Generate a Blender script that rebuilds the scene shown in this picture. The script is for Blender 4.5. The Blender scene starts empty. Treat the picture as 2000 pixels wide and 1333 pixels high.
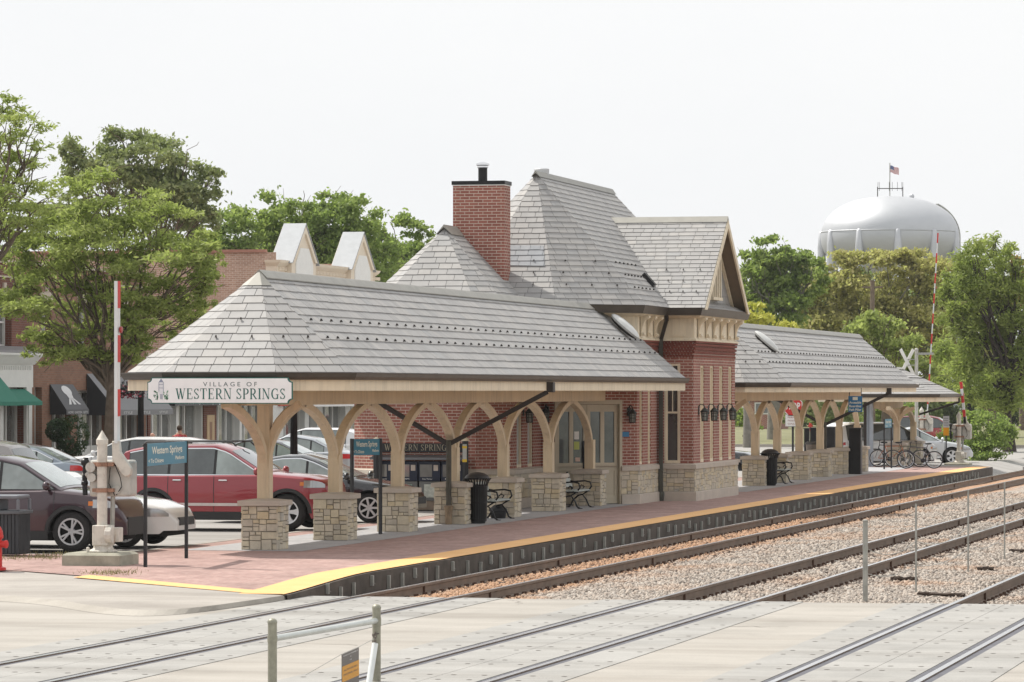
import bpy, math, random
import numpy as np
from mathutils import Vector, Matrix, Euler, noise
random.seed(7)
RNG = np.random.default_rng(11)
SC = bpy.context.scene
COL = SC.collection
PI = math.pi
# ---------------------------------------------------------------- survey of the site
# x runs along the tracks (away), y towards the shops, z up; the platform top is z = 0
F_, EYE, HZ = 7800.0, 2.9, 763.0
TH = math.atan(1820.0 / F_)
CT, ST = math.cos(TH), math.sin(TH)
def gnd(px, py, z=0.0):                      # a sighted point standing at height z
    D = F_ * (EYE - z) / (py - HZ); u = (px - 1000) / F_
    return D * CT + u * D * ST, D * ST - u * D * CT
def onY(px, Y, py=None):                     # a sighted point on the wall plane y = Y
    u = (px - 1000) / F_; D = Y / (ST - u * CT)
    return D * CT + u * D * ST, (None if py is None else EYE - (py - HZ) * D / F_)
def onX(px, X, py=None):
    u = (px - 1000) / F_; D = X / (CT + u * ST)
    return D * ST - u * D * CT, (None if py is None else EYE - (py - HZ) * D / F_)

# ---------------------------------------------------------------- materials
MATS = {}
def _new(name):
    m = bpy.data.materials.new(name); m.use_nodes = True
    nt = m.node_tree; b = nt.nodes['Principled BSDF']
    MATS[name] = m
    return m, nt, b
def N(nt, t, **kw):
    n = nt.nodes.new(t)
    for k, v in kw.items():
        if k in n.inputs: n.inputs[k].default_value = v
        else: setattr(n, k, v)
    return n
def L(nt, a, b): nt.links.new(a, b)
def rgba(c): return (c[0], c[1], c[2], 1.0)
def ramp(nt, stops, interp='LINEAR'):
    r = nt.nodes.new('ShaderNodeValToRGB'); e = r.color_ramp
    e.interpolation = interp
    while len(e.elements) < len(stops): e.elements.new(0.5)
    for el, (p, c) in zip(e.elements, stops):
        el.position = p; el.color = rgba(c)
    return r
def mix(nt, fac, a, b, blend='MIX'):
    n = nt.nodes.new('ShaderNodeMix'); n.data_type = 'RGBA'; n.blend_type = blend
    for s, v in ((n.inputs[0], fac), (n.inputs[6], a), (n.inputs[7], b)):
        if isinstance(v, (int, float)): s.default_value = v
        elif isinstance(v, tuple): s.default_value = rgba(v)
        else: L(nt, v, s)
    return n.outputs[2]
def noise_n(nt, vec, scale, detail=4, rough=.6):
    n = N(nt, 'ShaderNodeTexNoise', Scale=scale, Detail=detail, Roughness=rough)
    L(nt, vec, n.inputs['Vector']); return n.outputs['Fac']
def pos(nt): return nt.nodes.new('ShaderNodeNewGeometry').outputs['Position']
def uvn(nt): return nt.nodes.new('ShaderNodeUVMap').outputs['UV']
def bump(nt, b, h, strength=.3, dist=.02):
    n = N(nt, 'ShaderNodeBump', Strength=strength, Distance=dist)
    L(nt, h, n.inputs['Height']); L(nt, n.outputs['Normal'], b.inputs['Normal'])
def mat(name, col, rough=.6, metal=0.0, var=.15, scale=3.0, spec=.4, coat=0.0, bmp=0.0, local=False, emit=None):
    """plain paint / metal / plastic with a little uneven tone"""
    if name in MATS: return MATS[name]
    m, nt, b = _new(name)
    b.inputs['Roughness'].default_value = rough; b.inputs['Metallic'].default_value = metal
    b.inputs['Specular IOR Level'].default_value = spec; b.inputs['Coat Weight'].default_value = coat
    b.inputs['Coat Roughness'].default_value = .04
    p = nt.nodes.new('ShaderNodeTexCoord').outputs['Object'] if local else pos(nt)
    if var > 0:
        f = noise_n(nt, p, scale, 5)
        r = ramp(nt, [(.25, tuple(c * (1 - var) for c in col)), (.75, tuple(min(1, c * (1 + var)) for c in col))])
        L(nt, f, r.inputs[0]); L(nt, r.outputs[0], b.inputs['Base Color'])
        if bmp: bump(nt, b, noise_n(nt, p, scale * 8, 4), bmp, .01)
    else: b.inputs['Base Color'].default_value = rgba(col)
    if emit:
        b.inputs['Emission Color'].default_value = rgba(emit[0]); b.inputs['Emission Strength'].default_value = emit[1]
    return m
def brick_mat(name, c1, c2, mortar, bw=.215, bh=.075, ms=.010, offset=.5, dirt=.2, rough=.85, bstr=.5, squash=1.0):
    m, nt, b = _new(name)
    b.inputs['Roughness'].default_value = rough; b.inputs['Specular IOR Level'].default_value = .25
    u = uvn(nt)
    t = N(nt, 'ShaderNodeTexBrick', Scale=1.0)
    t.inputs['Color1'].default_value = rgba(c1); t.inputs['Color2'].default_value = rgba(c2); t.inputs['Mortar'].default_value = rgba(mortar)
    t.inputs['Mortar Size'].default_value = ms; t.inputs['Mortar Smooth'].default_value = .15; t.inputs['Bias'].default_value = 0
    t.inputs['Brick Width'].default_value = bw; t.inputs['Row Height'].default_value = bh; t.offset = offset
    L(nt, u, t.inputs['Vector'])
    f = noise_n(nt, pos(nt), 1.1, 6, .65)
    r = ramp(nt, [(.3, (1 - dirt,) * 3), (.7, (1.0,) * 3)]); L(nt, f, r.inputs[0])
    c = mix(nt, 1.0, t.outputs['Color'], r.outputs[0], 'MULTIPLY')
    f2 = noise_n(nt, pos(nt), 23, 3); r2 = ramp(nt, [(.3, (.86,) * 3), (.7, (1.06,) * 3)]); L(nt, f2, r2.inputs[0])
    L(nt, mix(nt, 1.0, c, r2.outputs[0], 'MULTIPLY'), b.inputs['Base Color'])
    inv = N(nt, 'ShaderNodeMath', operation='SUBTRACT'); inv.inputs[0].default_value = 1; L(nt, t.outputs['Fac'], inv.inputs[1])
    bump(nt, b, inv.outputs[0], bstr, .008)
    return m
def island_mat(name, stops, rough=.8, nscale=5, namt=.12, bmp=.35, bscale=30, streak=None, spec=.3):
    """each loose piece (slate, stone, leaf, pebble) takes its own tone"""
    m, nt, b = _new(name)
    b.inputs['Roughness'].default_value = rough; b.inputs['Specular IOR Level'].default_value = spec
    g = nt.nodes.new('ShaderNodeNewGeometry')
    r = ramp(nt, stops); L(nt, g.outputs['Random Per Island'], r.inputs[0])
    p = g.outputs['Position']
    f = noise_n(nt, p, nscale, 6, .7)
    r2 = ramp(nt, [(.25, (1 - namt,) * 3), (.75, (1 + namt * .6,) * 3)]); L(nt, f, r2.inputs[0])
    c = mix(nt, 1.0, r.outputs[0], r2.outputs[0], 'MULTIPLY')
    if streak:
        mp = N(nt, 'ShaderNodeMapping'); mp.inputs['Scale'].default_value = (2.2, 2.2, .25); L(nt, p, mp.inputs['Vector'])
        f3 = noise_n(nt, mp.outputs[0], 2.0, 5); r3 = ramp(nt, [(.35, (1 - streak,) * 3), (.65, (1.0,) * 3)]); L(nt, f3, r3.inputs[0])
        c = mix(nt, 1.0, c, r3.outputs[0], 'MULTIPLY')
    L(nt, c, b.inputs['Base Color'])
    if bmp: bump(nt, b, noise_n(nt, p, bscale, 5, .7), bmp, .012)
    return m
def timber_mat(name, col):
    m, nt, b = _new(name); p = pos(nt); b.inputs['Roughness'].default_value = .6
    mp = N(nt, 'ShaderNodeMapping'); mp.inputs['Scale'].default_value = (5, 5, .5); L(nt, p, mp.inputs['Vector'])
    f = noise_n(nt, mp.outputs[0], 1.6, 6, .65); r = ramp(nt, [(.28, tuple(c * .80 for c in col)), (.5, col), (.75, tuple(c * 1.07 for c in col))]); L(nt, f, r.inputs[0])
    f2 = noise_n(nt, p, .9, 5); r2 = ramp(nt, [(.3, (.88, .87, .85)), (.6, (1, 1, 1))]); L(nt, f2, r2.inputs[0])
    L(nt, mix(nt, 1.0, r.outputs[0], r2.outputs[0], 'MULTIPLY'), b.inputs['Base Color'])
    mp2 = N(nt, 'ShaderNodeMapping'); mp2.inputs['Scale'].default_value = (4, 22, 22); L(nt, p, mp2.inputs['Vector']); bump(nt, b, noise_n(nt, mp2.outputs[0], 2.0, 4), .25, .006)
    return m
def leaf_mat(name, stops, trans=.35):
    m, nt, b = _new(name)
    g = nt.nodes.new('ShaderNodeNewGeometry')
    r = ramp(nt, stops); 
    f = noise_n(nt, g.outputs['Position'], .55, 3)
    a = N(nt, 'ShaderNodeMath', operation='MULTIPLY_ADD'); L(nt, g.outputs['Random Per Island'], a.inputs[0]); a.inputs[1].default_value = .5
    s = N(nt, 'ShaderNodeMath', operation='MULTIPLY_ADD'); L(nt, f, s.inputs[0]); s.inputs[1].default_value = 1.3; s.inputs[2].default_value = -.4
    L(nt, s.outputs[0], a.inputs[2]); L(nt, a.outputs[0], r.inputs[0])
    b.inputs['Roughness'].default_value = .55; b.inputs['Specular IOR Level'].default_value = .3
    L(nt, r.outputs[0], b.inputs['Base Color'])
    t = nt.nodes.new('ShaderNodeBsdfTranslucent'); L(nt, mix(nt, .5, r.outputs[0], (.25, .34, .05)), t.inputs['Color'])
    mx = nt.nodes.new('ShaderNodeMixShader'); mx.inputs[0].default_value = trans
    L(nt, b.outputs[0], mx.inputs[1]); L(nt, t.outputs[0], mx.inputs[2])
    L(nt, mx.outputs[0], nt.nodes['Material Output'].inputs['Surface'])
    return m
def glass_mat(name, col=(.05, .06, .06), rough=.06, spec=.8):
    m, nt, b = _new(name)
    f = noise_n(nt, pos(nt), .9, 4)
    r = ramp(nt, [(.3, tuple(c * .6 for c in col)), (.7, tuple(c * 1.7 for c in col))]); L(nt, f, r.inputs[0])
    L(nt, r.outputs[0], b.inputs['Base Color'])
    b.inputs['Roughness'].default_value = rough; b.inputs['Specular IOR Level'].default_value = spec
    b.inputs['Coat Weight'].default_value = .6; b.inputs['Coat Roughness'].default_value = .02
    return m

# ---------------------------------------------------------------- mesh builder
class MB:
    def __init__(s): s.v = []; s.f = []; s.m = []; s.cur = 0
    def add(s, vs, fs):
        o = len(s.v); s.v.extend(vs)
        for f in fs: s.f.append(tuple(i + o for i in f)); s.m.append(s.cur)
        return s
    def mat(s, i): s.cur = i; return s
    def box(s, x0, x1, y0, y1, z0, z1):
        vs = [(x0, y0, z0), (x1, y0, z0), (x1, y1, z0), (x0, y1, z0), (x0, y0, z1), (x1, y0, z1), (x1, y1, z1), (x0, y1, z1)]
        return s.add(vs, [(0, 3, 2, 1), (4, 5, 6, 7), (0, 1, 5, 4), (1, 2, 6, 5), (2, 3, 7, 6), (3, 0, 4, 7)])
    def obox(s, c, ux, uy, uz, sx, sy, sz):
        c, ux, uy, uz = Vector(c), Vector(ux).normalized(), Vector(uy).normalized(), Vector(uz).normalized()
        vs = [tuple(c + ux * (a * sx / 2) + uy * (b * sy / 2) + uz * (d * sz / 2)) for d in (-1, 1) for a, b in ((-1, -1), (1, -1), (1, 1), (-1, 1))]
        return s.add(vs, [(0, 3, 2, 1), (4, 5, 6, 7), (0, 1, 5, 4), (1, 2, 6, 5), (2, 3, 7, 6), (3, 0, 4, 7)])
    def bar(s, a, b, w, h, up=(0, 0, 1)):
        a, b = Vector(a), Vector(b); d = (b - a); u = d.normalized(); r = u.cross(Vector(up))
        if r.length < 1e-4: r = u.cross(Vector((1, 0, 0)))
        r.normalize(); return s.obox((a + b) / 2, u, r, r.cross(u), d.length, w, h)
    def prism(s, pts, a, b=None):
        """extrude a closed 3-D polygon by vector a"""
        n = len(pts); a = Vector(a); P = [Vector(p) for p in pts]
        vs = [tuple(p) for p in P] + [tuple(p + a) for p in P]
        return s.add(vs, [tuple(range(n - 1, -1, -1)), tuple(range(n, 2 * n))] + [(i, (i + 1) % n, n + (i + 1) % n, n + i) for i in range(n)])
    def poly(s, pts): return s.add([tuple(p) for p in pts], [tuple(range(len(pts)))])
    def tube(s, pts, r, seg=8, cap=True):
        P = [Vector(p) for p in pts]; n = len(P); rr = r if isinstance(r, (list, tuple)) else [r] * n
        vs = []; prev = None
        for i, p in enumerate(P):
            d = (P[min(i + 1, n - 1)] - P[max(i - 1, 0)]).normalized()
            if prev is None: a = d.cross(Vector((0, 0, 1)) if abs(d.z) < .9 else Vector((1, 0, 0))).normalized()
            else: a = (prev - d * prev.dot(d)).normalized()
            prev = a; b2 = d.cross(a)
            for k in range(seg):
                t = 2 * PI * k / seg; vs.append(tuple(p + (a * math.cos(t) + b2 * math.sin(t)) * rr[i]))
        fs = [(i * seg + k, i * seg + (k + 1) % seg, (i + 1) * seg + (k + 1) % seg, (i + 1) * seg + k) for i in range(n - 1) for k in range(seg)]
        if cap: fs += [tuple(range(seg - 1, -1, -1)), tuple(range((n - 1) * seg, n * seg))]
        return s.add(vs, fs)
    def lathe(s, prof, c=(0, 0, 0), seg=16, axis='z', sy=1.0, cap=True):
        """prof: (radius, height) pairs from bottom to top"""
        vs = []; n = len(prof)
        for r, h in prof:
            for k in range(seg):
                t = 2 * PI * k / seg; a, b = r * math.cos(t), r * math.sin(t) * sy
                vs.append({'z': (c[0] + a, c[1] + b, c[2] + h), 'y': (c[0] + a, c[1] + h, c[2] - b), 'x': (c[0] + h, c[1] + a, c[2] + b)}[axis])
        fs = [(i * seg + k, i * seg + (k + 1) % seg, (i + 1) * seg + (k + 1) % seg, (i + 1) * seg + k) for i in range(n - 1) for k in range(seg)]
        if cap: fs += [tuple(range(seg - 1, -1, -1)), tuple(range((n - 1) * seg, n * seg))]
        return s.add(vs, fs)
    def ball(s, c, r, seg=12, rings=7, sq=(1, 1, 1)):
        prof = [(max(1e-4, math.sin(PI * i / rings)), -math.cos(PI * i / rings)) for i in range(rings + 1)]
        o = len(s.v); s.lathe(prof, (0, 0, 0), seg)
        for i in range(o, len(s.v)):
            v = s.v[i]; s.v[i] = (c[0] + v[0] * r * sq[0], c[1] + v[1] * r * sq[1], c[2] + v[2] * r * sq[2])
        return s
    def text(s, txt, o, ux, uz, h, w=None, lift=0.0, align='C', bold=0.0, font=None):
        """lettering as flat mesh: o is the anchor on the baseline, h the cap height, w squeezes to a width"""
        vs, fs = glyphs(txt, bold) if font is None else font(txt)
        if not vs: return s
        xs = [v[0] for v in vs]; x0, x1 = min(xs), max(xs); k = h; kx = h if w is None else w / (x1 - x0)
        off = {'C': (x0 + x1) / 2, 'L': x0, 'R': x1}[align]
        o, ux, uz = Vector(o), Vector(ux), Vector(uz); nrm = ux.cross(uz)
        return s.add([tuple(o + ux * ((v[0] - off) * kx) + uz * (v[1] * k) + nrm * lift) for v in vs], fs)
    def build(s, name, mats, parent=None, smooth=False, world=True, bevel=0.0, bseg=1):
        me = bpy.data.meshes.new(name)
        V = s.v
        if parent is not None and world:
            o = wloc(parent); V = [(a - o.x, b - o.y, c - o.z) for a, b, c in V]
        me.from_pydata(V, [], s.f)
        mats = mats if isinstance(mats, (list, tuple)) else [mats]
        for m in mats: me.materials.append(m)
        if len(mats) > 1: me.polygons.foreach_set('material_index', s.m)
        set_uv(me)
        if smooth:
            me.polygons.foreach_set('use_smooth', [True] * len(me.polygons))
            try: me.set_sharp_from_angle(angle=math.radians(smooth if smooth is not True else 40))
            except Exception: pass
        ob = bpy.data.objects.new(name, me); COL.objects.link(ob)
        if parent is not None: ob.parent = parent
        if bevel:
            bv = ob.modifiers.new('bevel', 'BEVEL'); bv.width = bevel; bv.segments = bseg; bv.limit_method = 'ANGLE'; bv.angle_limit = math.radians(40)
        return ob
def set_uv(me):
    n = len(me.loops)
    if n == 0: return
    uv = me.uv_layers.new(name='UVMap')
    co = np.empty(len(me.vertices) * 3); me.vertices.foreach_get('co', co); co = co.reshape(-1, 3)
    lv = np.empty(n, dtype=np.int64); me.loops.foreach_get('vertex_index', lv)
    pn = np.empty(len(me.polygons) * 3); me.polygons.foreach_get('normal', pn); pn = pn.reshape(-1, 3)
    lt = np.empty(len(me.polygons), dtype=np.int64); me.polygons.foreach_get('loop_total', lt)
    nl = np.repeat(pn, lt, axis=0); p = co[lv]
    flat = np.abs(nl[:, 2]) > .8
    tx, ty = -nl[:, 1], nl[:, 0]; q = np.sqrt(tx * tx + ty * ty) + 1e-9
    u = np.where(flat, p[:, 0], (p[:, 0] * tx + p[:, 1] * ty) / q); v = np.where(flat, p[:, 1], p[:, 2])
    uv.data.foreach_set('uv', np.stack([u, v], 1).ravel())
def wloc(o):
    v = Vector((0, 0, 0))
    while o is not None: v = v + o.location; o = o.parent
    return v
def tag(o, label=None, cat=None, group=None, kind=None):
    if label: o['label'] = label
    if cat: o['category'] = cat
    if group: o['group'] = group
    if kind: o['kind'] = kind
    return o
def thing(name, label, cat, loc=(0, 0, 0), rz=0.0, group=None):
    o = bpy.data.objects.new(name, None); COL.objects.link(o); o.empty_display_size = .2
    o.location = loc; o.rotation_euler = (0, 0, rz)
    return tag(o, label, cat, group)
def struct(o): o['kind'] = 'structure'; return o
def dup(o, loc=None, rz=None, label=None, parent=None, group=None):
    c = o.copy(); COL.objects.link(c); c.parent = parent
    if loc is not None: c.location = loc
    if rz is not None: c.rotation_euler = (0, 0, rz)
    if label: c['label'] = label
    if group: c['group'] = group
    for ch in list(o.children): dup(ch, parent=c)
    return c
def obj_np(name, V, Fq, m, parent=None, smooth=False):
    """a large mesh from arrays (V n x 3, Fq k x 3 or 4)"""
    me = bpy.data.meshes.new(name); k = Fq.shape[1]
    if parent is not None:
        o = wloc(parent); V = V - np.array([o.x, o.y, o.z])
    me.vertices.add(len(V)); me.vertices.foreach_set('co', V.astype(np.float32).ravel())
    me.loops.add(Fq.size); me.loops.foreach_set('vertex_index', Fq.astype(np.int32).ravel())
    me.polygons.add(len(Fq)); me.polygons.foreach_set('loop_start', np.arange(len(Fq), dtype=np.int32) * k)
    me.polygons.foreach_set('loop_total', np.full(len(Fq), k, dtype=np.int32))
    me.materials.append(m); me.update(calc_edges=True); me.validate()
    ob = bpy.data.objects.new(name, me); COL.objects.link(ob)
    if parent is not None: ob.parent = parent
    return ob
_gl = {}
def glyphs(txt, bold=0.0):
    if (txt, bold) in _gl: return _gl[(txt, bold)]
    cu = bpy.data.curves.new('lettering', 'FONT'); cu.body = txt; cu.size = 1.0; cu.resolution_u = 3; cu.offset = bold
    ob = bpy.data.objects.new('lettering', cu); COL.objects.link(ob)
    dg = bpy.context.evaluated_depsgraph_get(); me = ob.evaluated_get(dg).to_mesh()
    k = 1 / .729                                   # cap height of the built-in face
    vs = [(v.co.x * k, v.co.y * k, 0) for v in me.vertices]; fs = [tuple(p.vertices) for p in me.polygons]
    ob.evaluated_get(dg).to_mesh_clear(); bpy.data.objects.remove(ob); bpy.data.curves.remove(cu)
    _gl[(txt, bold)] = (vs, fs); return vs, fs
# roman capitals with thick and thin strokes and serifs, for the carved and painted station names
def serif(txt, gap=.16):
    def st(p, q, w, o): # stroke of horizontal width w
        (x0, y0), (x1, y1) = p, q
        o.append([(x0 - w / 2, y0), (x0 + w / 2, y0), (x1 + w / 2, y1), (x1 - w / 2, y1)])
    def hb(x0, x1, y, t, o): o.append([(x0, y - t / 2), (x1, y - t / 2), (x1, y + t / 2), (x0, y + t / 2)])
    def arc(cx, cy, rx, ry, a0, a1, wmid, wend, o, n=10):
        pts = []
        for i in range(n + 1):
            a = math.radians(a0 + (a1 - a0) * i / n); w = wend + (wmid - wend) * abs(math.cos(a))
            pts.append((a, w))
        for (a, w), (b, w2) in zip(pts, pts[1:]):
            o.append([(cx + (rx - w / 2) * math.cos(a), cy + (ry - w / 2) * math.sin(a)), (cx + (rx + w / 2) * math.cos(a), cy + (ry + w / 2) * math.sin(a)),
                      (cx + (rx + w2 / 2) * math.cos(b), cy + (ry + w2 / 2) * math.sin(b)), (cx + (rx - w2 / 2) * math.cos(b), cy + (ry - w2 / 2) * math.sin(b))])
    T, t, s = .15, .055, .05
    def ser(x, y, o, h=.13): hb(x - h, x + h, y, s, o)
    def letter(ch):
        o = []
        if ch == 'W':
            st((.06, 1), (.30, 0), T, o); st((.30, 0), (.50, .95), t, o); st((.46, 1), (.70, 0), T, o); st((.70, 0), (.94, 1), t, o)
            ser(.06, .975, o); ser(.48, .975, o, .1); ser(.94, .975, o, .1); return o, 1.0
        if ch == 'E':
            st((.15, 0), (.15, 1), T, o); hb(.02, .58, .975, s, o); hb(.02, .62, .025, s, o); hb(.2, .44, .5, s, o)
            st((.57, .78), (.59, .97), .05, o); st((.61, .03), (.63, .24), .05, o); st((.44, .38), (.44, .62), .05, o); return o, .66
        if ch == 'T':
            st((.35, 0), (.35, 1), T, o); hb(.0, .70, .97, s, o); ser(.35, .025, o); st((.02, .74), (.02, .97), .05, o); st((.68, .74), (.68, .97), .05, o); return o, .7
        if ch == 'I': st((.15, 0), (.15, 1), T, o); ser(.15, .025, o, .15); ser(.15, .975, o, .15); return o, .3
        if ch == 'N':
            st((.10, 0), (.10, 1), t, o); st((.12, 1), (.68, 0), T, o); st((.70, 0), (.70, 1), t, o); ser(.10, .025, o); ser(.70, .975, o); ser(.06, .975, o, .08); return o, .82
        if ch in 'RP':
            st((.15, 0), (.15, 1), T, o); ser(.15, .025, o); hb(.02, .38, .975, s, o); hb(.15, .38, .47, s, o)
            arc(.36, .72, .22, .24, -90, 90, T, s, o)
            if ch == 'R': st((.34, .48), (.70, 0), T, o); ser(.74, .025, o, .07); return o, .76
            return o, .62
        if ch == 'S':
            arc(.27, .74, .2, .22, 20, 200, T * .75, s, o); arc(.27, .26, .22, .22, -160, 20, T * .75, s, o)
            st((.13, .64), (.42, .36), T * 1.1, o); st((.46, .74), (.46, .98), .05, o); st((.05, .02), (.05, .26), .05, o); return o, .54
        if ch == 'G':
            arc(.42, .5, .35, .475, 55, 305, T, s, o, 14); st((.68, 0.02), (.68, .42), T * .8, o); ser(.66, .42, o, .14); st((.66, .72), (.66, .98), .05, o); return o, .8
        return o, .35
    V, Fs, x = [], [], 0.0
    for ch in txt:
        o, w = letter(ch)
        for q in o:
            b = len(V); V.extend((px + x, py, 0) for px, py in q); Fs.append(tuple(range(b, b + 4)))
        x += w + (gap if ch != ' ' else .05)
    return V, Fs
# -------- roofs laid slate by slate, walls laid stone by stone
def clip(poly, inside_pts):
    """clip 2-D polygon to a convex counter-clockwise polygon"""
    out = poly
    n = len(inside_pts)
    for i in range(n):
        (ax, ay), (bx, by) = inside_pts[i], inside_pts[(i + 1) % n]
        inp, out = out, []
        if not inp: return []
        sd = [(bx - ax) * (y - ay) - (by - ay) * (x - ax) for x, y in inp]
        for k in range(len(inp)):
            p, q = inp[k], inp[(k + 1) % len(inp)]; a, b = sd[k], sd[(k + 1) % len(inp)]
            if a >= 0: out.append(p)
            if (a >= 0) != (b >= 0):
                t = a / (a - b); out.append((p[0] + (q[0] - p[0]) * t, p[1] + (q[1] - p[1]) * t))
    return out
def slates(mb, pts, course=.228, wid=(.24, .46), thick=.015, rnd=None):
    rnd = rnd or random.Random(len(mb.v))
    P = [Vector(p) for p in pts]
    n = Vector((0, 0, 0))
    for i in range(len(P)): n += (P[i] - P[0]).cross(P[(i + 1) % len(P)] - P[0])
    n.normalize()
    if n.z < 0: n = -n; P = P[::-1]
    h = Vector((0, 0, 1)).cross(n).normalized(); s = n.cross(h)
    o = P[0]; Q = [((p - o).dot(h), (p - o).dot(s)) for p in P]
    c0_ = mb.cur; mb.cur = 1; mb.poly([p - n * .004 for p in P]); mb.cur = c0_
    s0, s1 = min(q[1] for q in Q), max(q[1] for q in Q); h0, h1 = min(q[0] for q in Q), max(q[0] for q in Q)
    y = s0
    while y < s1 - .02:
        x = h0 - rnd.random() * .3
        while x < h1:
            w = rnd.uniform(*wid); g = .0055
            dy = rnd.gauss(0, .003)
            c = clip([(x + g, y + dy), (x + w - g, y + dy), (x + w - g, y + course * 1.06), (x + g, y + course * 1.06)], Q)
            x += w
            if len(c) < 3: continue
            if abs(sum(c[i][0] * c[(i + 1) % len(c)][1] - c[(i + 1) % len(c)][0] * c[i][1] for i in range(len(c)))) < 3e-4: continue
            kk = rnd.uniform(.92, 1.12)
            lift = [thick * kk * (1 - (q[1] - y) / course * .93) + .001 for q in c]
            top = [o + h * q[0] + s * q[1] + n * l for q, l in zip(c, lift)]
            bot = [o + h * q[0] + s * q[1] - n * .002 for q in c]
            m = len(c)
            mb.add([tuple(v) for v in top + bot], [tuple(range(m))] + [(i, m + i, m + (i + 1) % m, (i + 1) % m) for i in range(m)])
        y += course
def ashlar(mb, o, ux, uz, w, h, nrm, rnd, big=.36, small=.12, depth=.02, joint=.006):
    """random squared rubble over a w x h wall face"""
    o, ux, uz, nrm = Vector(o), Vector(ux), Vector(uz), Vector(nrm)
    out = []
    def split(x0, x1, z0, z1):
        a, b = x1 - x0, z1 - z0
        if b > .42 and b > a * .5:
            t = z0 + b * rnd.uniform(.38, .62); split(x0, x1, z0, t); split(x0, x1, t, z1); return
        if (a > big * rnd.uniform(.75, 1.35) or a > b * 3.2) and a > 2 * small:
            t = x0 + a * rnd.uniform(.35, .65); split(x0, t, z0, z1); split(t, x1, z0, z1); return
        if b > big * .55 * rnd.uniform(.6, 1.3) and b > 2 * small * .7:
            t = z0 + b * rnd.uniform(.35, .65); split(x0, x1, z0, t); split(x0, x1, t, z1); return
        out.append((x0, x1, z0, z1))
    split(0, w, 0, h)
    for x0, x1, z0, z1 in out:
        d = depth * rnd.uniform(.5, 1.2); j = joint; q = .006
        def jit(): return rnd.uniform(-.004, .004)
        c = [(x0 + j + jit(), z0 + j + jit()), (x1 - j + jit(), z0 + j + jit()), (x1 - j + jit(), z1 - j + jit()), (x0 + j + jit(), z1 - j + jit())]
        cx, cz = (x0 + x1) / 2, (z0 + z1) / 2
        bot = [o + ux * x + uz * z - nrm * .01 for x, z in c]
        mid = [o + ux * x + uz * z + nrm * d * .6 for x, z in c]
        top = [o + ux * (x + (cx - x) * min(.25, q / max(.03, abs(cx - x)))) + uz * (z + (cz - z) * min(.3, q / max(.02, abs(cz - z)))) + nrm * (d + jit()) for x, z in c]
        mb.add([tuple(v) for v in bot + mid + top], [(8, 9, 10, 11)] + [(i, (i + 1) % 4, 4 + (i + 1) % 4, 4 + i) for i in range(4)] + [(4 + i, 4 + (i + 1) % 4, 8 + (i + 1) % 4, 8 + i) for i in range(4)])
# ---------------------------------------------------------------- shared materials
M_slate = island_mat('slate', [(0, (.315, .308, .302)), (.3, (.342, .333, .324)), (.55, (.358, .348, .338)), (.8, (.38, .365, .348)), (1, (.33, .328, .325))], rough=.6, nscale=2.2, namt=.12, bmp=.10, bscale=40, streak=.05)
M_under = mat('roof_felt', (.09, .09, .095), .9, 0, .1)
M_SL = [M_slate, M_under]
M_slate_top = mat('ridge_metal', (.30, .29, .26), .5, .3, .12)
M_gutter = mat('bronze_gutter', (.075, .065, .055), .45, .3, .2)
M_dark = mat('dark_bronze', (.035, .028, .024), .5, .3, .2)
M_cream = timber_mat('cream_paint', (.74, .64, .48))
M_tan = timber_mat('tan_paint', (.67, .545, .375))
M_stone = island_mat('limestone', [(0, (.45, .405, .335)), (.2, (.60, .53, .42)), (.45, (.54, .48, .385)), (.7, (.63, .55, .40)), (.88, (.57, .47, .31)), (1, (.49, .465, .415))], rough=.9, nscale=7, namt=.22, bmp=.6, bscale=24)
M_mortar = mat('mortar', (.29, .265, .22), .95, 0, .2, 9)
M_cap = mat('cast_stone', (.49, .43, .365), .85, 0, .13, 2.2, bmp=.25)
M_brick = brick_mat('station_brick', (.29, .105, .08), (.37, .145, .11), (.60, .50, .425), .235, .0755, .0085)
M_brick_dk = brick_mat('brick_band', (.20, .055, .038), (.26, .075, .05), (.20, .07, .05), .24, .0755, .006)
M_black = mat('black_metal', (.012, .012, .013), .42, .3, .3, 5)
M_blackp = mat('black_paint', (.018, .018, .02), .5, 0, .3, 4)
M_galv = mat('galvanised', (.36, .36, .33), .5, .6, .25, 6)
M_white = mat('white_paint', (.78, .77, .74), .5, 0, .07, 3)
M_glass = glass_mat('dark_glass', (.03, .034, .036))
M_glass_l = glass_mat('pale_glass', (.16, .19, .19))
M_rail_side = mat('rail_rust', (.20, .15, .115), .75, .2, .22, 2.5)
M_rail_head = mat('rail_head', (.62, .62, .63), .25, .9, .05)
M_wood = mat('old_timber', (.17, .13, .10), .9, 0, .35, 3, bmp=.4)
M_red = mat('signal_red', (.55, .035, .03), .5, 0, .12)
M_chrome = mat('chrome', (.75, .75, .76), .15, 1, 0)
M_tyre = mat('tyre_rubber', (.022, .021, .021), .85, 0, .2, 8)

# ================================================================ the ground
def sheet(mb, x0, x1, y0, y1, z): mb.poly([(x0, y0, z), (x1, y0, z), (x1, y1, z), (x0, y1, z)])
m, nt, b = _new('dry_ground')
f = noise_n(nt, pos(nt), .09, 6); r = ramp(nt, [(.35, (.13, .13, .08)), (.6, (.20, .19, .14))]); L(nt, f, r.inputs[0]); L(nt, r.outputs[0], b.inputs['Base Color']); b.inputs['Roughness'].default_value = .95
g = MB(); g.poly([(-100, -600, -.62), (1500, -600, -.62), (1500, 900, -.62), (-100, 900, -.62)]); struct(g.build('ground', m))

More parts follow.
